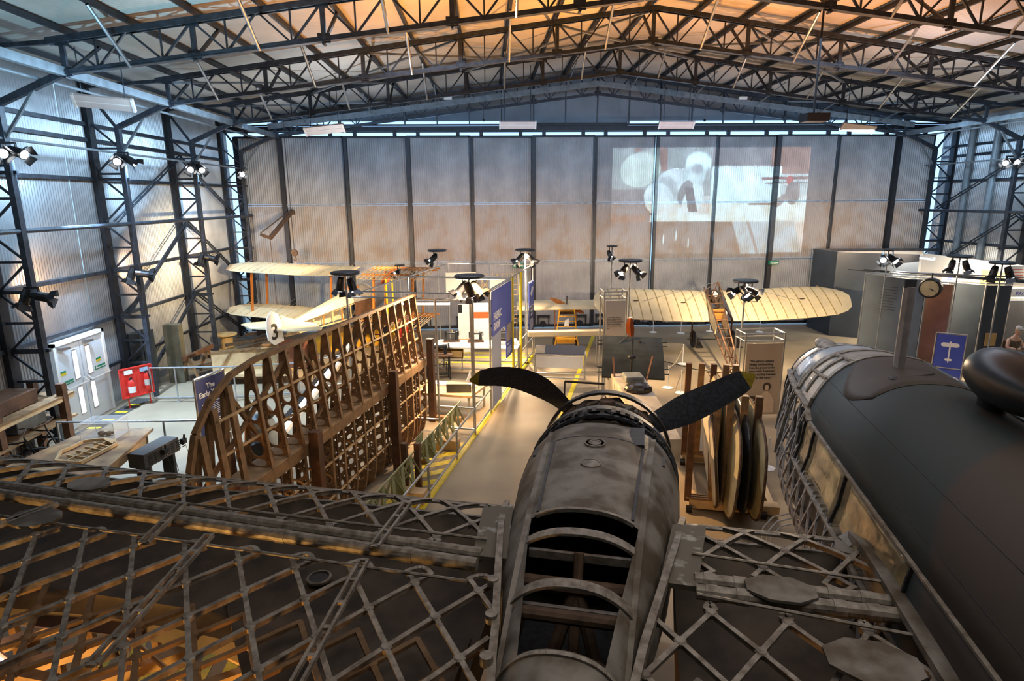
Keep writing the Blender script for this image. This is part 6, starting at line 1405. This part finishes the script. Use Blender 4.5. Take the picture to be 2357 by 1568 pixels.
# white framed aircraft with the dark green panel, seen from the front of the aisle
ga = thing('dark_green_panel_aircraft', 'aircraft with a dark green wing centre section and red-brown propeller, straight ahead of the engine', 'aircraft', (3.1,12.5,0))
MG2 = Matrix.Translation((2.97,12.3,0)) @ Matrix.Rotation(R(-4),4,'Z')
a4 = [at(1387,772,1,12.9), at(1523,778,1,12.9), at(1530,872,1,12.3), at(1385,866,1,12.3)]
b = MB(); q_ = [(0,0),(1,0),(1,1),(0,1)]; n = 8; rings = []
for i in range(n+1):
    f = i/n; L1 = a4[0].lerp(a4[3], f); R1 = a4[1].lerp(a4[2], f); up_ = Vector((0,-.4,.9))*(.06*math.sin(PI*f)); rings.append([L1+up_, R1+up_, R1-Vector((0,-.01,.04)), L1-Vector((0,-.01,.04))])
b.loft(rings).build('centre_section', GDK, ga)
for s_, e_ in ((0,3),(1,2)):
    for k in (.12,.22,.78,.9):
        c_ = a4[s_].lerp(a4[e_], k); o_ = Vector((-.1 if s_ == 0 else .1,0,0)); MB().bar(c_, c_+o_, .02, .02).build('strut_lug', STEELD, ga)
p = at(1452,770,1,12.95); b = MB(); rings = []
for i in range(11):
    f = i/10; c_ = p+Vector((-.03*math.sin(f*2),.0,-.05+.42*f)); hw = .03+.065*math.sin(PI*min(1,.15+f*.8)); rings.append([c_-Vector((hw,0,0)), c_+Vector((0,.03,0)), c_+Vector((hw,0,0)), c_-Vector((0,.03,0))])
b.loft(rings).build('red_brown_propeller', MATS['red_brown_propeller'], ga)
p = at(1454,822,1,12.2); b = MB(); b.ell(p, .09, .07, .05); b.tube(p, p+UP*.42, .008, 6); b.tube(p+Vector((.025,0,0)), p+Vector((.025,0,.34)), .006, 6); b.tube(p, p-UP*.5, .02, 6); b.build('wing_top_fitting', STEELD, ga)
b = MB(); b.tube(a4[0].lerp(a4[3],.65)+UP*.05, a4[0].lerp(a4[1],.45)+UP*.05, .008, 5); b.build('fuel_pipe', STEELL, ga)
b = MB(); c0 = at(1450,890,1,11.9); b.loft([[(c0.x+sx_*w/2, y, z) for sx_, z in ((-1,zb_),(1,zb_),(1,zt),(-1,zt))] for y, w, zb_, zt in ((13.0,.62,.95,1.6),(11.9,.62,.95,1.62),(10.4,.55,1.0,1.5),(9.2,.45,1.0,1.4))]); b.build('pale_fuselage', mat('grey_cream_fuselage', (.42,.40,.36), .6, .1, .4, 3), ga)
b = MB(); b.box((c0.x-.16,11.6,1.62),(c0.x+.22,12.0,1.75)); b.build('front_box', STEELL, ga, bevel=.03); b = MB(); b.ell((c0.x+.02,11.3,1.6),.28,.22,.14); b.build('black_padding', BLKP, ga)
for sx_ in (-1,1):
    MB().bar((c0.x+sx_*.3,11.9,1.4),(a4[3].x*.5+a4[2].x*.5+sx_*.42,12.4,1.95),.035,.035).build('cabane_strut', WOODD, ga); MB().bar((c0.x+sx_*.3,12.6,1.4),(c0.x+sx_*.40,12.8,2.2),.035,.035).build('cabane_strut', WOODD, ga)
    MB().bar((c0.x+sx_*.3,12.2,1.0),(c0.x+sx_*.6,12.2,.33),.04,.04).build('undercarriage_leg', STEELD, ga); MB().lathe([(.001,-.05),(.27,-.05),(.33,0),(.27,.05),(.001,.05)], (c0.x+sx_*.65,12.2,.33), (1,0,0), 20).build('wheel', TYREM, ga)
p = at(1300,878,2,.9); q0 = at(1300,878,2,.6); q1 = at(1395,884,2,.6); tag(MB().bar(q0, q1, .05, .05).tube((q0.x,q0.y,0), q0, .02, 8).tube((q1.x,q1.y,0), q1, .02, 8).build('barrier_bar', STEELD, loc=p), 'short dark horizontal bar on the aisle left of the pale fuselage', 'bar')

# ================================================================== cream monoplane
mo = thing('cream_monoplane', 'cream ribbed-wing monoplane with an open bare tail boom, in front of the projected picture', 'aircraft', (7.7,20.2,0))
MM = Matrix.Translation((7.72,20.0,1.72)) @ Matrix.Rotation(R(-1),4,'Z') @ Matrix.Rotation(R(27),4,'X')
for sg in (-1, 1):
    xs = [.28,1.0,2.0,3.0,3.7,4.1,4.3,4.38] if sg > 0 else [.28,1.0,2.0,3.0,3.6,3.95,4.12,4.2]
    b = MB(MM); le = [.82,.85,.86,.86,.80,.62,.40,.15]; te = [-.88,-.90,-.88,-.84,-.78,-.62,-.42,-.2]
    rings = []
    for x, yl, yt in zip(xs, le, te):
        c = yl-yt; x_ = sg*x; z = .01*x*x; r_ = []
        for q in range(9): f = q/8; r_.append((x_, yl-c*f, z+.28*math.sqrt(f)*(1-f)))
        for q in range(8,-1,-1): f = q/8; r_.append((x_, yl-c*f, z-.02+.24*math.sqrt(f)*(1-f)))
        rings.append(r_)
    b.loft(rings); w_ = b.build('wing', LINEN, mo, smooth=True)
    for i in range(12):
        x = .45+i*.32; yl, yt = .86-.02*max(0,x-3), -.88+.03*max(0,x-2); c = yl-yt; b = MB(MM)
        if x > 3.7: yl, yt = .55, -.55; c = yl-yt
        P = [(sg*x, yl-c*f, .01*x*x+.28*math.sqrt(f)*(1-f)+.008) for f in srange(0,1,8)]
        for p, q in zip(P[:-1], P[1:]): b.bar(p, q, .028, .012)
        b.build('wing_rib_tape', mat('ochre_tape', (.42,.30,.11), .7, 0, .3, 5), w_)
    for x, y in ((1.2,-.05),(2.8,.0)): MB(MM).ell((sg*x,y,.01*x*x+.13), .10, .025, .012).build('wire_plate', RUST, w_)
    for x in (1.2,2.8): MB(MM).tube((sg*x,0,.1),(0,.2,.85),.005,4).build('bracing_wire', STEELL, mo)
tailp = at(1697,868,2,.45)
fz = lambda sx_, z: MM @ Vector((sx_*.28,.9,z))
bm_ = [MM @ Vector((sx_*.26,.85,z)) for sx_ in (-1,1) for z in (.12,-.45)]
tl = [tailp+Vector((sx_*.06,0,z)) for sx_ in (-1,1) for z in (.12,-.12)]
for p, q in zip(bm_, tl): MB().bar(p, q, .035, .035).build('longeron', WOODD, mo)
for i in range(9):
    f = .12+i*.105; P = [p.lerp(q, f) for p, q in zip(bm_, tl)]; b = MB()
    for i_, j_ in ((0,1),(1,3),(3,2),(2,0)): b.bar(P[i_], P[j_], .022, .022)
    b.build('fuselage_frame', WOODD, mo)
P0 = [p.lerp(q,.0) for p, q in zip(bm_, tl)]; P1 = [p.lerp(q,.48) for p, q in zip(bm_, tl)]
for k in (0, 2):
    b = MB(); v = [P0[k], P1[k], P1[k+1], P0[k+1]]; o_ = Vector((-.012 if k == 0 else .012,0,0)); b.add([x_+o_ for x_ in v]+[x_-o_ for x_ in v], [(0,1,2,3),(7,6,5,4),(0,1,5,4),(1,2,6,5),(2,3,7,6),(3,0,4,7)]); b.build('side_cloth', LINEN, mo)
b = MB(); A4 = [p.lerp(q,.30) for p, q in zip(bm_, tl)]; b.add([A4[0],A4[2],A4[3],A4[1]]+[v-Vector((0,.03,0)) for v in (A4[0],A4[2],A4[3],A4[1])], [(0,1,2,3),(7,6,5,4),(0,1,5,4),(1,2,6,5),(2,3,7,6),(3,0,4,7)]); b.build('cockpit_bulkhead', mat('orange_ply', (.52,.22,.05), .45, 0, .2, 3), mo)
b = MB(MM); b.box((-.24,.5,-.35),(.24,.95,-.05)); b.ell((0,.35,.0),.12,.12,.12); b.tube((-.2,.6,0),(.15,.3,.05),.05,8); b.tube((.2,.6,0),(-.1,.2,.02),.04,8); b.tube((0,.0,-.1),(0,.45,.1),.06,8); b.build('engine', RUST, mo)
MB(MM).ell((.0,.45,.12), .10, .16, .06).build('white_tank', WHT, mo); MB(MM).box((.05,-.42,-.15),(.2,-.3,-.02)).build('white_block', WHT, mo)
ap = at(1653,649,1,20.2)
for sx_ in (-1,1):
    for y in (.7,.1): MB().bar(MM @ Vector((sx_*.26,y,.12)), ap, .025, .025).build('cabane_strut', WOODD, mo)
for px in (1594,1684):
    b_ = at(px,800,2,0); b_.z = 0; top = MM @ Vector((-.30 if px < 1640 else .30,.8,-.3)); MB().lathe([(.26,-.025),(.31,-.025),(.31,.025),(.26,.025)], (b_.x,b_.y,.31), (1,0,0), 28).build('landing_wheel', TYREM, mo); MB().tube((b_.x-.06,b_.y,.2),(b_.x-.06,b_.y,1.05),.03,8).build('undercarriage_leg', WOODD, mo); MB().bar((b_.x,b_.y,.95), top, .04, .04).build('undercarriage_leg', WOODD, mo)
    MB().prism([(-.05,.0),(.22,.0),(.0,.40)], (b_.x+.14,b_.y-.1,0), (1,0,0), UP, .03).build('wheel_chock', BLKP, mo)
l_, r_ = at(1594,790,2,.3), at(1684,790,2,.3); MB().bar((l_.x,at(1594,800,2,0).y,.31), (r_.x,at(1684,800,2,0).y,.31), .03, .03).build('axle', STEELD, mo)
MB().bar((l_.x,at(1594,800,2,0).y,1.0), (r_.x,at(1684,800,2,0).y,1.0), .04, .04).build('axle_beam', WOODD, mo)
b = MB(); T = tailp; b.path([T+Vector((-.25,.05,.1)), T+Vector((-.05,.2,.2)), T+Vector((.2,.05,.1)), T+Vector((.22,-.25,-.1)), T+Vector((0,-.35,-.2)), T+Vector((-.25,-.2,-.1))], .015, 6, True); b.build('tail_hoop', RUST, mo)
for sx_ in (-1,1): MB().bar(T, (T.x+sx_*.25,T.y-.2,0), .03, .03).build('tail_skid', WOODD, mo)
b = MB(); 
for dx_ in (-.75,-.5,-.25): b.bar(T+Vector((dx_,-.25,-.05)), T+Vector((dx_+.05,.35,.05)), .015, .02)
b.bar(T+Vector((-.85,-.2,-.05)), T+Vector((-.1,-.25,-.0)), .02, .02); b.bar(T+Vector((-.75,.3,.05)), T+Vector((0,.25,.05)), .02, .02); b.build('bare_tailplane', WOODD, mo)

# ================================================================== rack of stored wings
ra = thing('wing_storage_rack', 'low wooden rack base with cross timbers holding stored wings on edge beside the engine', 'rack', (4.1,10.2,0))
MR = frm((3.55,9.5,0), (1,-.02,0), (.05,1,0)); MR = Matrix.Translation((3.5,9.5,0)) @ Matrix.Rotation(R(-14.4),4,'Z')
for y in (0,1.95):
    MB(MR).box((-.1,y-.10,.05),(1.35,y+.10,.20)).build('base_beam', WOODL, ra)
    b = MB(MR)
    for i in range(3): b.box((-.15,y-.1+.07*i,.20),(.4,y-.06+.07*i,.24))
    b.build('top_slats', WOOD, ra)
    for x in (0,1.2): MB(MR).lathe([(.001,-.05),(.06,-.05),(.06,.05),(.001,.05)], (x-.1,y-.15,.06), (1,0,0), 12).build('castor', BLKP, ra)
MB(MR).bar((0,-.05,.12),(0,2.0,.12),.10,.10).build('side_beam', WOODL, ra); MB(MR).bar((1.25,-.05,.12),(1.25,2.0,.12),.10,.10).build('side_beam', WOODL, ra)
for i, (px, py, row) in enumerate(((1590,850,1),(1621,852,1),(1648,848,1),(1678,852,1),(1701,853,1),(1606,940,0),(1663,933,0),(1694,933,0),(1727,933,0),(1759,931,0))):
    z = 2.08; q = at(px,py,2,z); p = MR.inverted() @ q
    lab = 'square timber upright of the wing rack, %s row, %s from the left' % ('back' if row else 'front', ['first','second','third','fourth','fifth'][i if row else i-5])
    o = MB(MR).box((p.x-.055,(1.95 if row else 0)-.06,.15),(p.x+.055,(1.95 if row else 0)+.06,2.08)); tag(o.build('rack_upright', WOODD if px in (1590,1648,1606,1759) else WOOD, loc=MR @ Vector((p.x,1.95 if row else 0,.15)), bevel=.006), lab, 'post', 'uprights of the wing rack')
def stored(x, ln, y0, h, z0, m_, label, lean=.0, edge=None, th=.10):
    t = thing('stored_wing', label, 'wing', MR @ Vector((x,y0,z0)), 'wings stored on edge'); b = MB(MR); n = 20; rings = []
    for k, tt in ((0,.001),(1,th*.35),(2,th*.5),(3,th*.35),(4,.001)):
        sc = [.0,.9,1,.9,0][k]
    out = []
    for i in range(28):
        a = 2*PI*i/28; c_, s_ = math.cos(a), math.sin(a); e = 2/3.0; out.append((abs(c_)**e*(1 if c_ >= 0 else -1)*ln/2, abs(s_)**e*(1 if s_ >= 0 else -1)*h/2))
    for sc, of in ((.90,-th/2),(1.0,-.012),(1.0,.012),(.90,th/2)): rings.append([(x+of+lean*(cz), y0+cy*sc, z0+h/2+cz*sc) for cy, cz in out])
    b.loft(rings).build('wing_panel', m_, t, smooth=True)
    b = MB(MR); b.path([(x+lean*cz, y0+cy, z0+h/2+cz) for cy, cz in out], .022, 6, True); b.build('edge_moulding', edge or RUST, t)
    MB(MR).bar((x-th*.55,y0-ln*.30,z0+h*.2),(x-th*.55,y0-ln*.05,z0+h*.75),.012,.012).build('rope_tie', RUST, t); return t
GRW = mat('greenish_cream_linen', (.42,.36,.20), .65, 0, .3, 3)
stored(.24,2.4,.60,1.72,.06,mat('white_grey_cloth', (.50,.48,.42), .6, 0, .2, 3), 'narrow whitish stored wing, leftmost in the rack', -.10, th=.08)
stored(.52,2.7,.40,1.72,.05,GRW, 'greenish cream stored wing with a rounded end, second from the left in the rack', .04)
stored(.70,2.5,.45,1.68,.10,mat('black_cloth', (.02,.02,.024), .7, 0, .3, 9), 'black stored wing between the two cream ones', .0, BLKP)
stored(.90,2.7,.40,1.70,.06,GRW, 'greenish cream stored wing with a rounded end, rightmost in the rack', .02)
stored(.40,1.6,1.5,1.60,.30,GRW, 'cream stored wing further back in the rack, behind the front ones', .0)
q = at(1790,1185,2,.6); t = thing('curved_tube_chair', 'pale curved metal hoops low beside the bomber nose', 'frame', (q.x,q.y,0))
for i in range(3):
    MB().path([(q.x-.25+.02*i, q.y-.1-.13*i, .0), (q.x-.25, q.y-.1-.13*i, .45), (q.x-.12, q.y-.1-.13*i, .62), (q.x+.15, q.y-.1-.13*i, .68), (q.x+.35, q.y-.1-.13*i, .60)], .014, 6).build('hoop', SCAF, t)

# ================================================================== booths on the right
def zone(px, py, Y): return at(px, py, 1, Y)
pt = thing('blue_grey_booth', 'large dark blue-grey display booth in the far right corner, open and brightly lit inside', 'booth', (14.6,21.5,0))
b = MB(); b.prism([(0,0),(2.6,0),(2.6,3.2),(0,3.2)], (13.15,22.6,0), (.86,-.5,0), UP, .08); b.build('side_wall', DKBL, pt)
b = MB(); b.box((13.15,22.6,0),(13.25,24.3,3.2)); b.build('side_wall', DKBL, pt)
b = MB(); b.prism([(0,3.1),(0,3.2),(4.9,3.2),(4.9,3.1)], (13.15,24.3,0), (1,-.1,0), UP, .1); b.build('top_edge', STEEL, pt)
CREAMW = mat('cream_booth_wall', (.75,.70,.62), .6, 0, .06, 2)
b = MB(); b.box((13.3,23.9,0),(17.4,24.0,3.1)); b.build('rear_wall', CREAMW, pt)
b = MB(); b.box((17.4,16.5,0),(17.5,24.0,3.0)); b.build('right_wall', CREAMW, pt)
for i, (y0, y1, z0, z1, m_) in enumerate(((22.6,21.2,1.5,2.6,WHT),(20.8,19.6,1.7,2.7,OCH),(19.2,17.6,1.5,2.7,WHT))):
    MB().box((17.36,y1,z0),(17.4,y0,z1)).build('wall_board', m_, pt)
area((15.6,20.3,3.0), (16.2,20.3,0), 2.5, 3, 260, (1,.86,.66))
for i, (x, y) in enumerate(((16.4,22.5),(16.6,20.5),(16.7,18.6))):
    t = thing('fluorescent_lamp', 'glowing fluorescent tube inside the far right booth, %s' % ['furthest back','middle one','nearest'][i], 'lamp', (x,y,2.95), 'far right booth lamps'); MB().tube((x,y-.6,2.95),(x,y+.6,2.95),.03,8).build('tube', FLUO, t); MB().bar((x,y-.6,3.0),(x,y+.6,3.0),.08,.05).build('batten', WHT, t)
def part_(pts, z0, z1, m_, name, label, cat='partition', rails=(), th=.05):
    t = thing(name, label, cat, (pts[0][0],pts[0][1],0)); 
    for p, q in zip(pts[:-1], pts[1:]):
        d_ = Vector((q[0]-p[0],q[1]-p[1],0)); L_ = d_.length; MB().prism([(.03,z0),(L_-.03,z0),(L_-.03,z1),(.03,z1)], (p[0],p[1],0), d_, UP, th).build('panel', m_, t)
        for z in (z1+.05,)+tuple(rails): MB().tube((*p,z),(*q,z),.022,8).build('tube_rail', SCAF, t)
    for p in pts: MB().tube((*p,0),(*p,z1+.07),.024,8).build('tube_post', SCAF, t)
    return t
g0, g1 = at(2083,600,2,2.75), at(2120,612,2,2.75)
part_([(12.25,19.3),(13.3,17.9)], .05, 2.75, mat('grey_text_partition', (.13,.155,.18), .4, .1, .2, 2), 'grey_text_partition', 'tall grey partition with faint lettering behind the aerial mast', rails=())
lt = bpy.data.objects['grey_text_partition']; M = frm((12.25-.03,19.3-.04,0), (1.05,-1.4,0), UP)
lines(M, .5, 2.45, .5, 9, .09, .02, DKBL, lt)
part_([(13.35,18.25),(14.05,17.75)], .05, 2.62, mat('reddish_glass', (.26,.13,.10), .25, .1, .3, 2), 'reddish_panel', 'reddish brown lit panel in a tube frame below the clock', rails=(.85,1.75))
# clock
ck = at(2142,663,1,17.6); t = thing('double_faced_clock', 'large round black double-faced clock with a cream dial, hanging left of the dark partitions', 'clock', ck)
ax = Vector((-.72,-.69,0)).normalized(); MB().lathe([(.001,-.16),(.27,-.16),(.30,-.12),(.30,.12),(.27,.16),(.001,.16)], ck, ax, 32).build('clock_case', BLKP, t, smooth=False)
dial = MB().lathe([(.001,.161),(.235,.161),(.235,.168),(.001,.170)], ck, ax, 32).build('dial', LINEND, t); hx = ax.cross(UP).normalized()*-1
b = MB(); c_ = ck+ax*.176; b.bar(c_, c_+(UP*-.05+hx*.10), .018, .006, up=ax); b.bar(c_, c_+(UP*.06+hx*-.16)*-1, .012, .006, up=ax); b.build('clock_hands', BLKP, dial)
b = MB()
for i in range(12): a = i*PI/6; p = c_+UP*(.20*math.cos(a))+hx*(.20*math.sin(a)); b.bar(p, p+(p-c_)*.10, .010, .004, up=ax)
b.build('hour_marks', BLKP, dial)
MB().tube(ck+UP*.29, (ck.x,ck.y,3.0), .02, 8).build('hanger', STEELD, t); MB().tube((ck.x-.9,ck.y+.6,2.98),(ck.x+2.2,ck.y-1.3,2.98),.02,8).build('carrier_tube', SCAF, t)
# dark cabinets
part_([(14.42,18.45),(14.95,17.65),(15.66,17.55)], .05, 2.6, DKBL, 'dark_blue_partition', 'dark blue-grey folded partition with tube rails and a small plaque, right of the clock', rails=(1.42,))
dp = bpy.data.objects['dark_blue_partition']; MB().box((15.12,17.545,.75),(15.45,17.575,1.15)).build('plaque', OCH, dp)
for k in range(4): tag(MB().tube((12.0+.35*k,19.9-.3*k,2.86+.03*(k%2)),(15.9+.1*k,16.0+.1*k,2.80+.03*(k%2)),.016,6).build('cable_tube', STEELD, loc=(12,19.9,2.86)), 'thin dark tube running along the top of the right booths, %s' % ['leftmost','second from the left','third from the left','rightmost'][k], 'tube', 'overhead booth tubes')
# blue aeroplane sign
s0, s1 = at(2158,768,1,15.3), at(2206,790,1,15.0); u = Vector((s1.x-s0.x, s1.y-s0.y, 0)); wd = u.length*1.1; u.normalize(); t = thing('aeroplane_sign', 'bright blue sign with a white aeroplane silhouette in a tube frame', 'sign', (s0.x,s0.y,0)); zt = s0.z
o = Vector((s0.x,s0.y,0)); u = Vector((.80,-.60,0)).normalized(); wd = .62
MB().prism([(0,zt-.88),(wd,zt-.88),(wd,zt),(0,zt)], o, u, UP, .02).build('sign_panel', BLUS, t)
MB().prism([(0,.05),(wd,.05),(wd,zt-.92),(0,zt-.92)], o, u, UP, .02).build('lower_panel', BLUS, t)
b = MB()
for x in (-.02,wd+.02): b.tube(o+u*x, o+u*x+UP*(zt+.03), .02, 8)
b.tube(o-u*.02+UP*(zt+.03), o+u*(wd+.02)+UP*(zt+.03), .02, 8); b.tube(o-u*.02+UP*(zt-.9), o+u*(wd+.02)+UP*(zt-.9), .02, 8); b.build('tube_frame', SCAF, t)
n_ = u.cross(UP); oo = o+n_*.014+u*(wd/2); cz = zt-.42
def rr(cx, cy, w, h, k=6): return [(cx+s1_*(w-h)+h*math.cos(a), cy+h*math.sin(a)) for s1_, a0 in ((1,-PI/2),(-1,PI/2)) for a in [a0+PI*i/k for i in range(k+1)]]
b = MB(); b.prism(rr(0,cz+.15,.20,.055), oo, u, UP, .004); b.prism(rr(0,cz-.25,.08,.03), oo, u, UP, .004); b.prism([(-.022,cz+.24),(.022,cz+.24),(.012,cz-.33),(-.012,cz-.33)], oo, u, UP, .005); b.build('aeroplane_symbol', PALEW, t)
# small boards seen in the lit booth
t = thing('booth_name_board', 'white board with blue stripes on the lit booth wall right of the clock', 'sign', at(2185,645,1,20.5)); a_, c_ = at(2168,655,1,20.5), at(2194,636,1,20.5); MB().box((a_.x,20.5,a_.z),(c_.x,20.54,c_.z)).build('panel', WHT, t)
b = MB()
for i in range(4): b.box((a_.x+(c_.x-a_.x)*.4,20.49,a_.z+.05+.055*i),(c_.x-.02,20.5,a_.z+.075+.055*i))
b.build('blue_stripes', BLUS, t)
MB().tube((a_.x+.05,20.55,0),(a_.x+.05,20.55,a_.z),.02,6).build('post', SCAF, t)
t = thing('pack_sign', 'long white fascia lettered PACK at the right edge of the photo', 'sign', at(2330,675,1,18.0)); a_, c_ = at(2320,684,1,18.0), at(2357,668,1,18.0); MB().box((a_.x,18.0,a_.z),(c_.x+1.2,18.05,c_.z+.05)).build('fascia', WHT, t); text('PACK', .17, frm((a_.x+.22,17.99,a_.z+.05),(1,0,0),UP), BLUS, t)
for x in (a_.x+.05,c_.x+1.0): MB().tube((x,18.08,0),(x,18.08,a_.z),.022,6).build('post', SCAF, t)
t = thing('notice_board', 'white notice board covered in small papers above the PACK fascia', 'board', at(2335,640,1,18.2)); a_, c_ = at(2312,662,1,18.2), at(2357,612,1,18.2); MB().box((a_.x,18.2,a_.z),(c_.x+1.2,18.24,c_.z)).build('panel', CREAMW, t); M = frm((a_.x+.1,18.19,0),(1,0,0),UP); lines(M, 0, c_.z-.1, .5, 5, .09, .02, RED, t); MB().tube((a_.x+.1,18.3,0),(a_.x+.1,18.3,a_.z),.02,6).build('post', SCAF, t)
MB().box((14.9,19.9,.0),(16.4,20.6,.9)).build('counter', WHT, pt)
# seated person in cap
hp0 = at(2336,757,2,1.27)
part_([(hp0.x-.55,hp0.y+.9),(hp0.x+1.8,hp0.y+.7)], .0, 2.0, mat('slate_wall_panel', (.16,.17,.20), .5, .05, .15, 2), 'slate_panel', 'slate grey upright panel behind the seated person at the right edge')
t = thing('hanging_coat', 'dark blue coat hanging on the slate panel left of the seated person', 'coat', (hp0.x-.25,hp0.y+.72,1.0)); MB().ell((hp0.x-.25,hp0.y+.72,1.35), .16, .08, .42).build('coat_body', mat('dark_blue_cloth', (.02,.03,.05), .85, 0, .4, 9, bump=.4), t, smooth=True); MB().ell((hp0.x-.12,hp0.y+.70,1.25), .07, .06, .38).build('sleeve', MATS['dark_blue_cloth'], t, smooth=True)
hp = at(2336,757,2,1.27); PY = hp.y
base = Vector((hp.x, PY, 0))
pe = thing('person', 'seated person in a grey flat cap and brown waistcoat looking down at their hands', 'person', (base.x, PY, 0))
def skin(vs, es, rad, m_, name, par, root=0, sub=2):
    me = bpy.data.meshes.new(name); org = ORG[par.name]; me.from_pydata([tuple(Vector(v)-org) for v in vs], es, []); o = bpy.data.objects.new(name, me); COL.objects.link(o); o.parent = par; ORG[o.name] = org
    md = o.modifiers.new('skin', 'SKIN'); md.use_smooth_shade = True; sv = me.skin_vertices[0].data
    for i, r_ in enumerate(rad): sv[i].radius = (r_, r_) if not isinstance(r_, tuple) else r_
    sv[root].use_root = True; s2 = o.modifiers.new('sub', 'SUBSURF'); s2.levels = sub; s2.render_levels = sub; me.materials.append(m_); return o
def Pb(x, y, z): return base+Vector((x,y,z))
V = [Pb(0,0,.45),Pb(0,-.02,.62),Pb(0,-.04,.80),Pb(0,-.05,.95),Pb(0,-.07,1.06),Pb(0,-.10,1.14),
     Pb(-.17,-.05,.93),Pb(-.26,-.12,.72),Pb(-.12,-.32,.70),Pb(.17,-.05,.93),Pb(.26,-.12,.72),Pb(.12,-.32,.70),
     Pb(-.10,-.10,.44),Pb(-.15,-.48,.47),Pb(-.15,-.50,.06),Pb(-.15,-.62,.03),Pb(.10,-.10,.44),Pb(.15,-.48,.47),Pb(.15,-.50,.06),Pb(.15,-.62,.03)]
E = [(0,1),(1,2),(2,3),(3,4),(4,5),(3,6),(6,7),(7,8),(3,9),(9,10),(10,11),(0,12),(12,13),(13,14),(14,15),(0,16),(16,17),(17,18),(18,19)]
Rr = [(.15,.12),(.14,.11),(.16,.12),(.15,.10),.055,.055,.06,.048,.032,.06,.048,.032,.09,.07,.05,.04,.09,.07,.05,.04]
body = skin(V, E, Rr, SKIN, 'body', pe)
skin([V[0],V[1],V[2],V[3],V[6],V[9]], [(0,1),(1,2),(2,3),(3,4),(3,5)], [(.165,.135),(.155,.125),(.175,.135),(.165,.12),.075,.075], CLOTH, 'waistcoat', body)
skin([V[0]]+V[12:20], [(0,1),(1,2),(2,3),(3,4),(0,5),(5,6),(6,7),(7,8)], [.15,.10,.085,.062,.05,.10,.085,.062,.05], TWEED, 'trousers', body)
hc = Pb(0,-.14,1.25); hd = MB(Matrix.Translation(hc) @ Matrix.Rotation(R(22),4,'X'))
rings = []
for z, rx, ry, oy in ((-.135,.035,.035,-.035),(-.12,.055,.06,-.03),(-.08,.066,.08,-.015),(-.03,.072,.092,-.003),(.02,.077,.097,0),(.06,.075,.095,.004),(.10,.06,.078,.006),(.125,.03,.04,.008)):
    rings.append([(rx*math.cos(2*PI*j/20), oy+ry*math.sin(2*PI*j/20), z) for j in range(20)])
hd.loft(rings); hd.loft([[(w*math.cos(2*PI*j/8), -.095+dy+w*math.sin(2*PI*j/8), z) for j in range(8)] for z, w, dy in ((.02,.010,.0),(-.01,.014,-.012),(-.035,.018,-.018),(-.045,.012,-.004))])
for sx_ in (-1,1): hd.ell((sx_*.078,.01,-.01), .012, .02, .032, 8, 6)
head = hd.build('head', SKIN, body, smooth=True)
M = Matrix.Translation(hc) @ Matrix.Rotation(R(22),4,'X')
b = MB(M)
for sx_ in (-1,1): b.ell((sx_*.030,-.085,.005), .012, .008, .006, 8, 6)
b.build('eyes', BLKP, head); b = MB(M); b.ell((0,-.088,-.072), .024, .008, .006, 8, 6); b.build('mouth', mat('lips', (.4,.14,.12), .5, 0, .1), head)
b = MB(M); b.loft([[(r_*math.cos(2*PI*j/20)*.92, oy+r_*math.sin(2*PI*j/20)*1.12, z) for j in range(20)] for z, r_, oy in ((.035,.082,.0),(.06,.100,-.01),(.09,.102,-.012),(.12,.08,-.005),(.135,.02,0))]); b.prism([(-.07,-.06),(.07,-.06),(.05,-.145),(-.05,-.145)], (0,0,.045), (1,0,0), (0,1,0), .012); b.build('flat_cap', CAPM, head, smooth=True)
for sx_ in (-1,1):
    w_ = Pb(sx_*.12,-.32,.70); pm = Pb(sx_*.055,-.36,.72); vs = [w_, pm]; es = [(0,1)]; rd = [.030,.032]; 
    for k in range(4):
        f0 = pm+Vector((-sx_*.02,-.02,.022-.016*k)); f1 = f0+Vector((-sx_*.035,-.012-.002*k,.002)); f2 = f1+Vector((-sx_*.012,.02,.0)); n = len(vs); vs += [f0,f1,f2]; es += [(1,n),(n,n+1),(n+1,n+2)]; rd += [.0095,.009,.008]
    n = len(vs); vs += [pm+Vector((-sx_*.005,-.01,.038)), pm+Vector((-sx_*.035,-.02,.045))]; es += [(1,n),(n,n+1)]; rd += [.011,.009]
    skin(vs, es, rd, SKIN, 'hand', body, sub=1)
ho = Pb(0,-.38,.73); tag(MB().box(ho-Vector((.035,.03,.012)), ho+Vector((.035,.03,.03))).build('held_gadget', BLKP, loc=ho), 'small dark object held in the hands of the seated person', 'gadget')
t = thing('wooden_chair', 'low dark chair under the seated person at the right edge', 'chair', (base.x,PY,0)); MB().box(Pb(-.22,-.22,.33), Pb(.22,.24,.37)).build('seat', WOODD, t); MB().box(Pb(-.22,.22,.37), Pb(.22,.25,.85)).build('backrest', WOODD, t)
for x in (-.19,.19):
    for y in (-.19,.21): p = Pb(x,y,.33); MB().box((p.x-.02,p.y-.02,0),(p.x+.02,p.y+.02,p.z)).build('leg', WOODD, t)
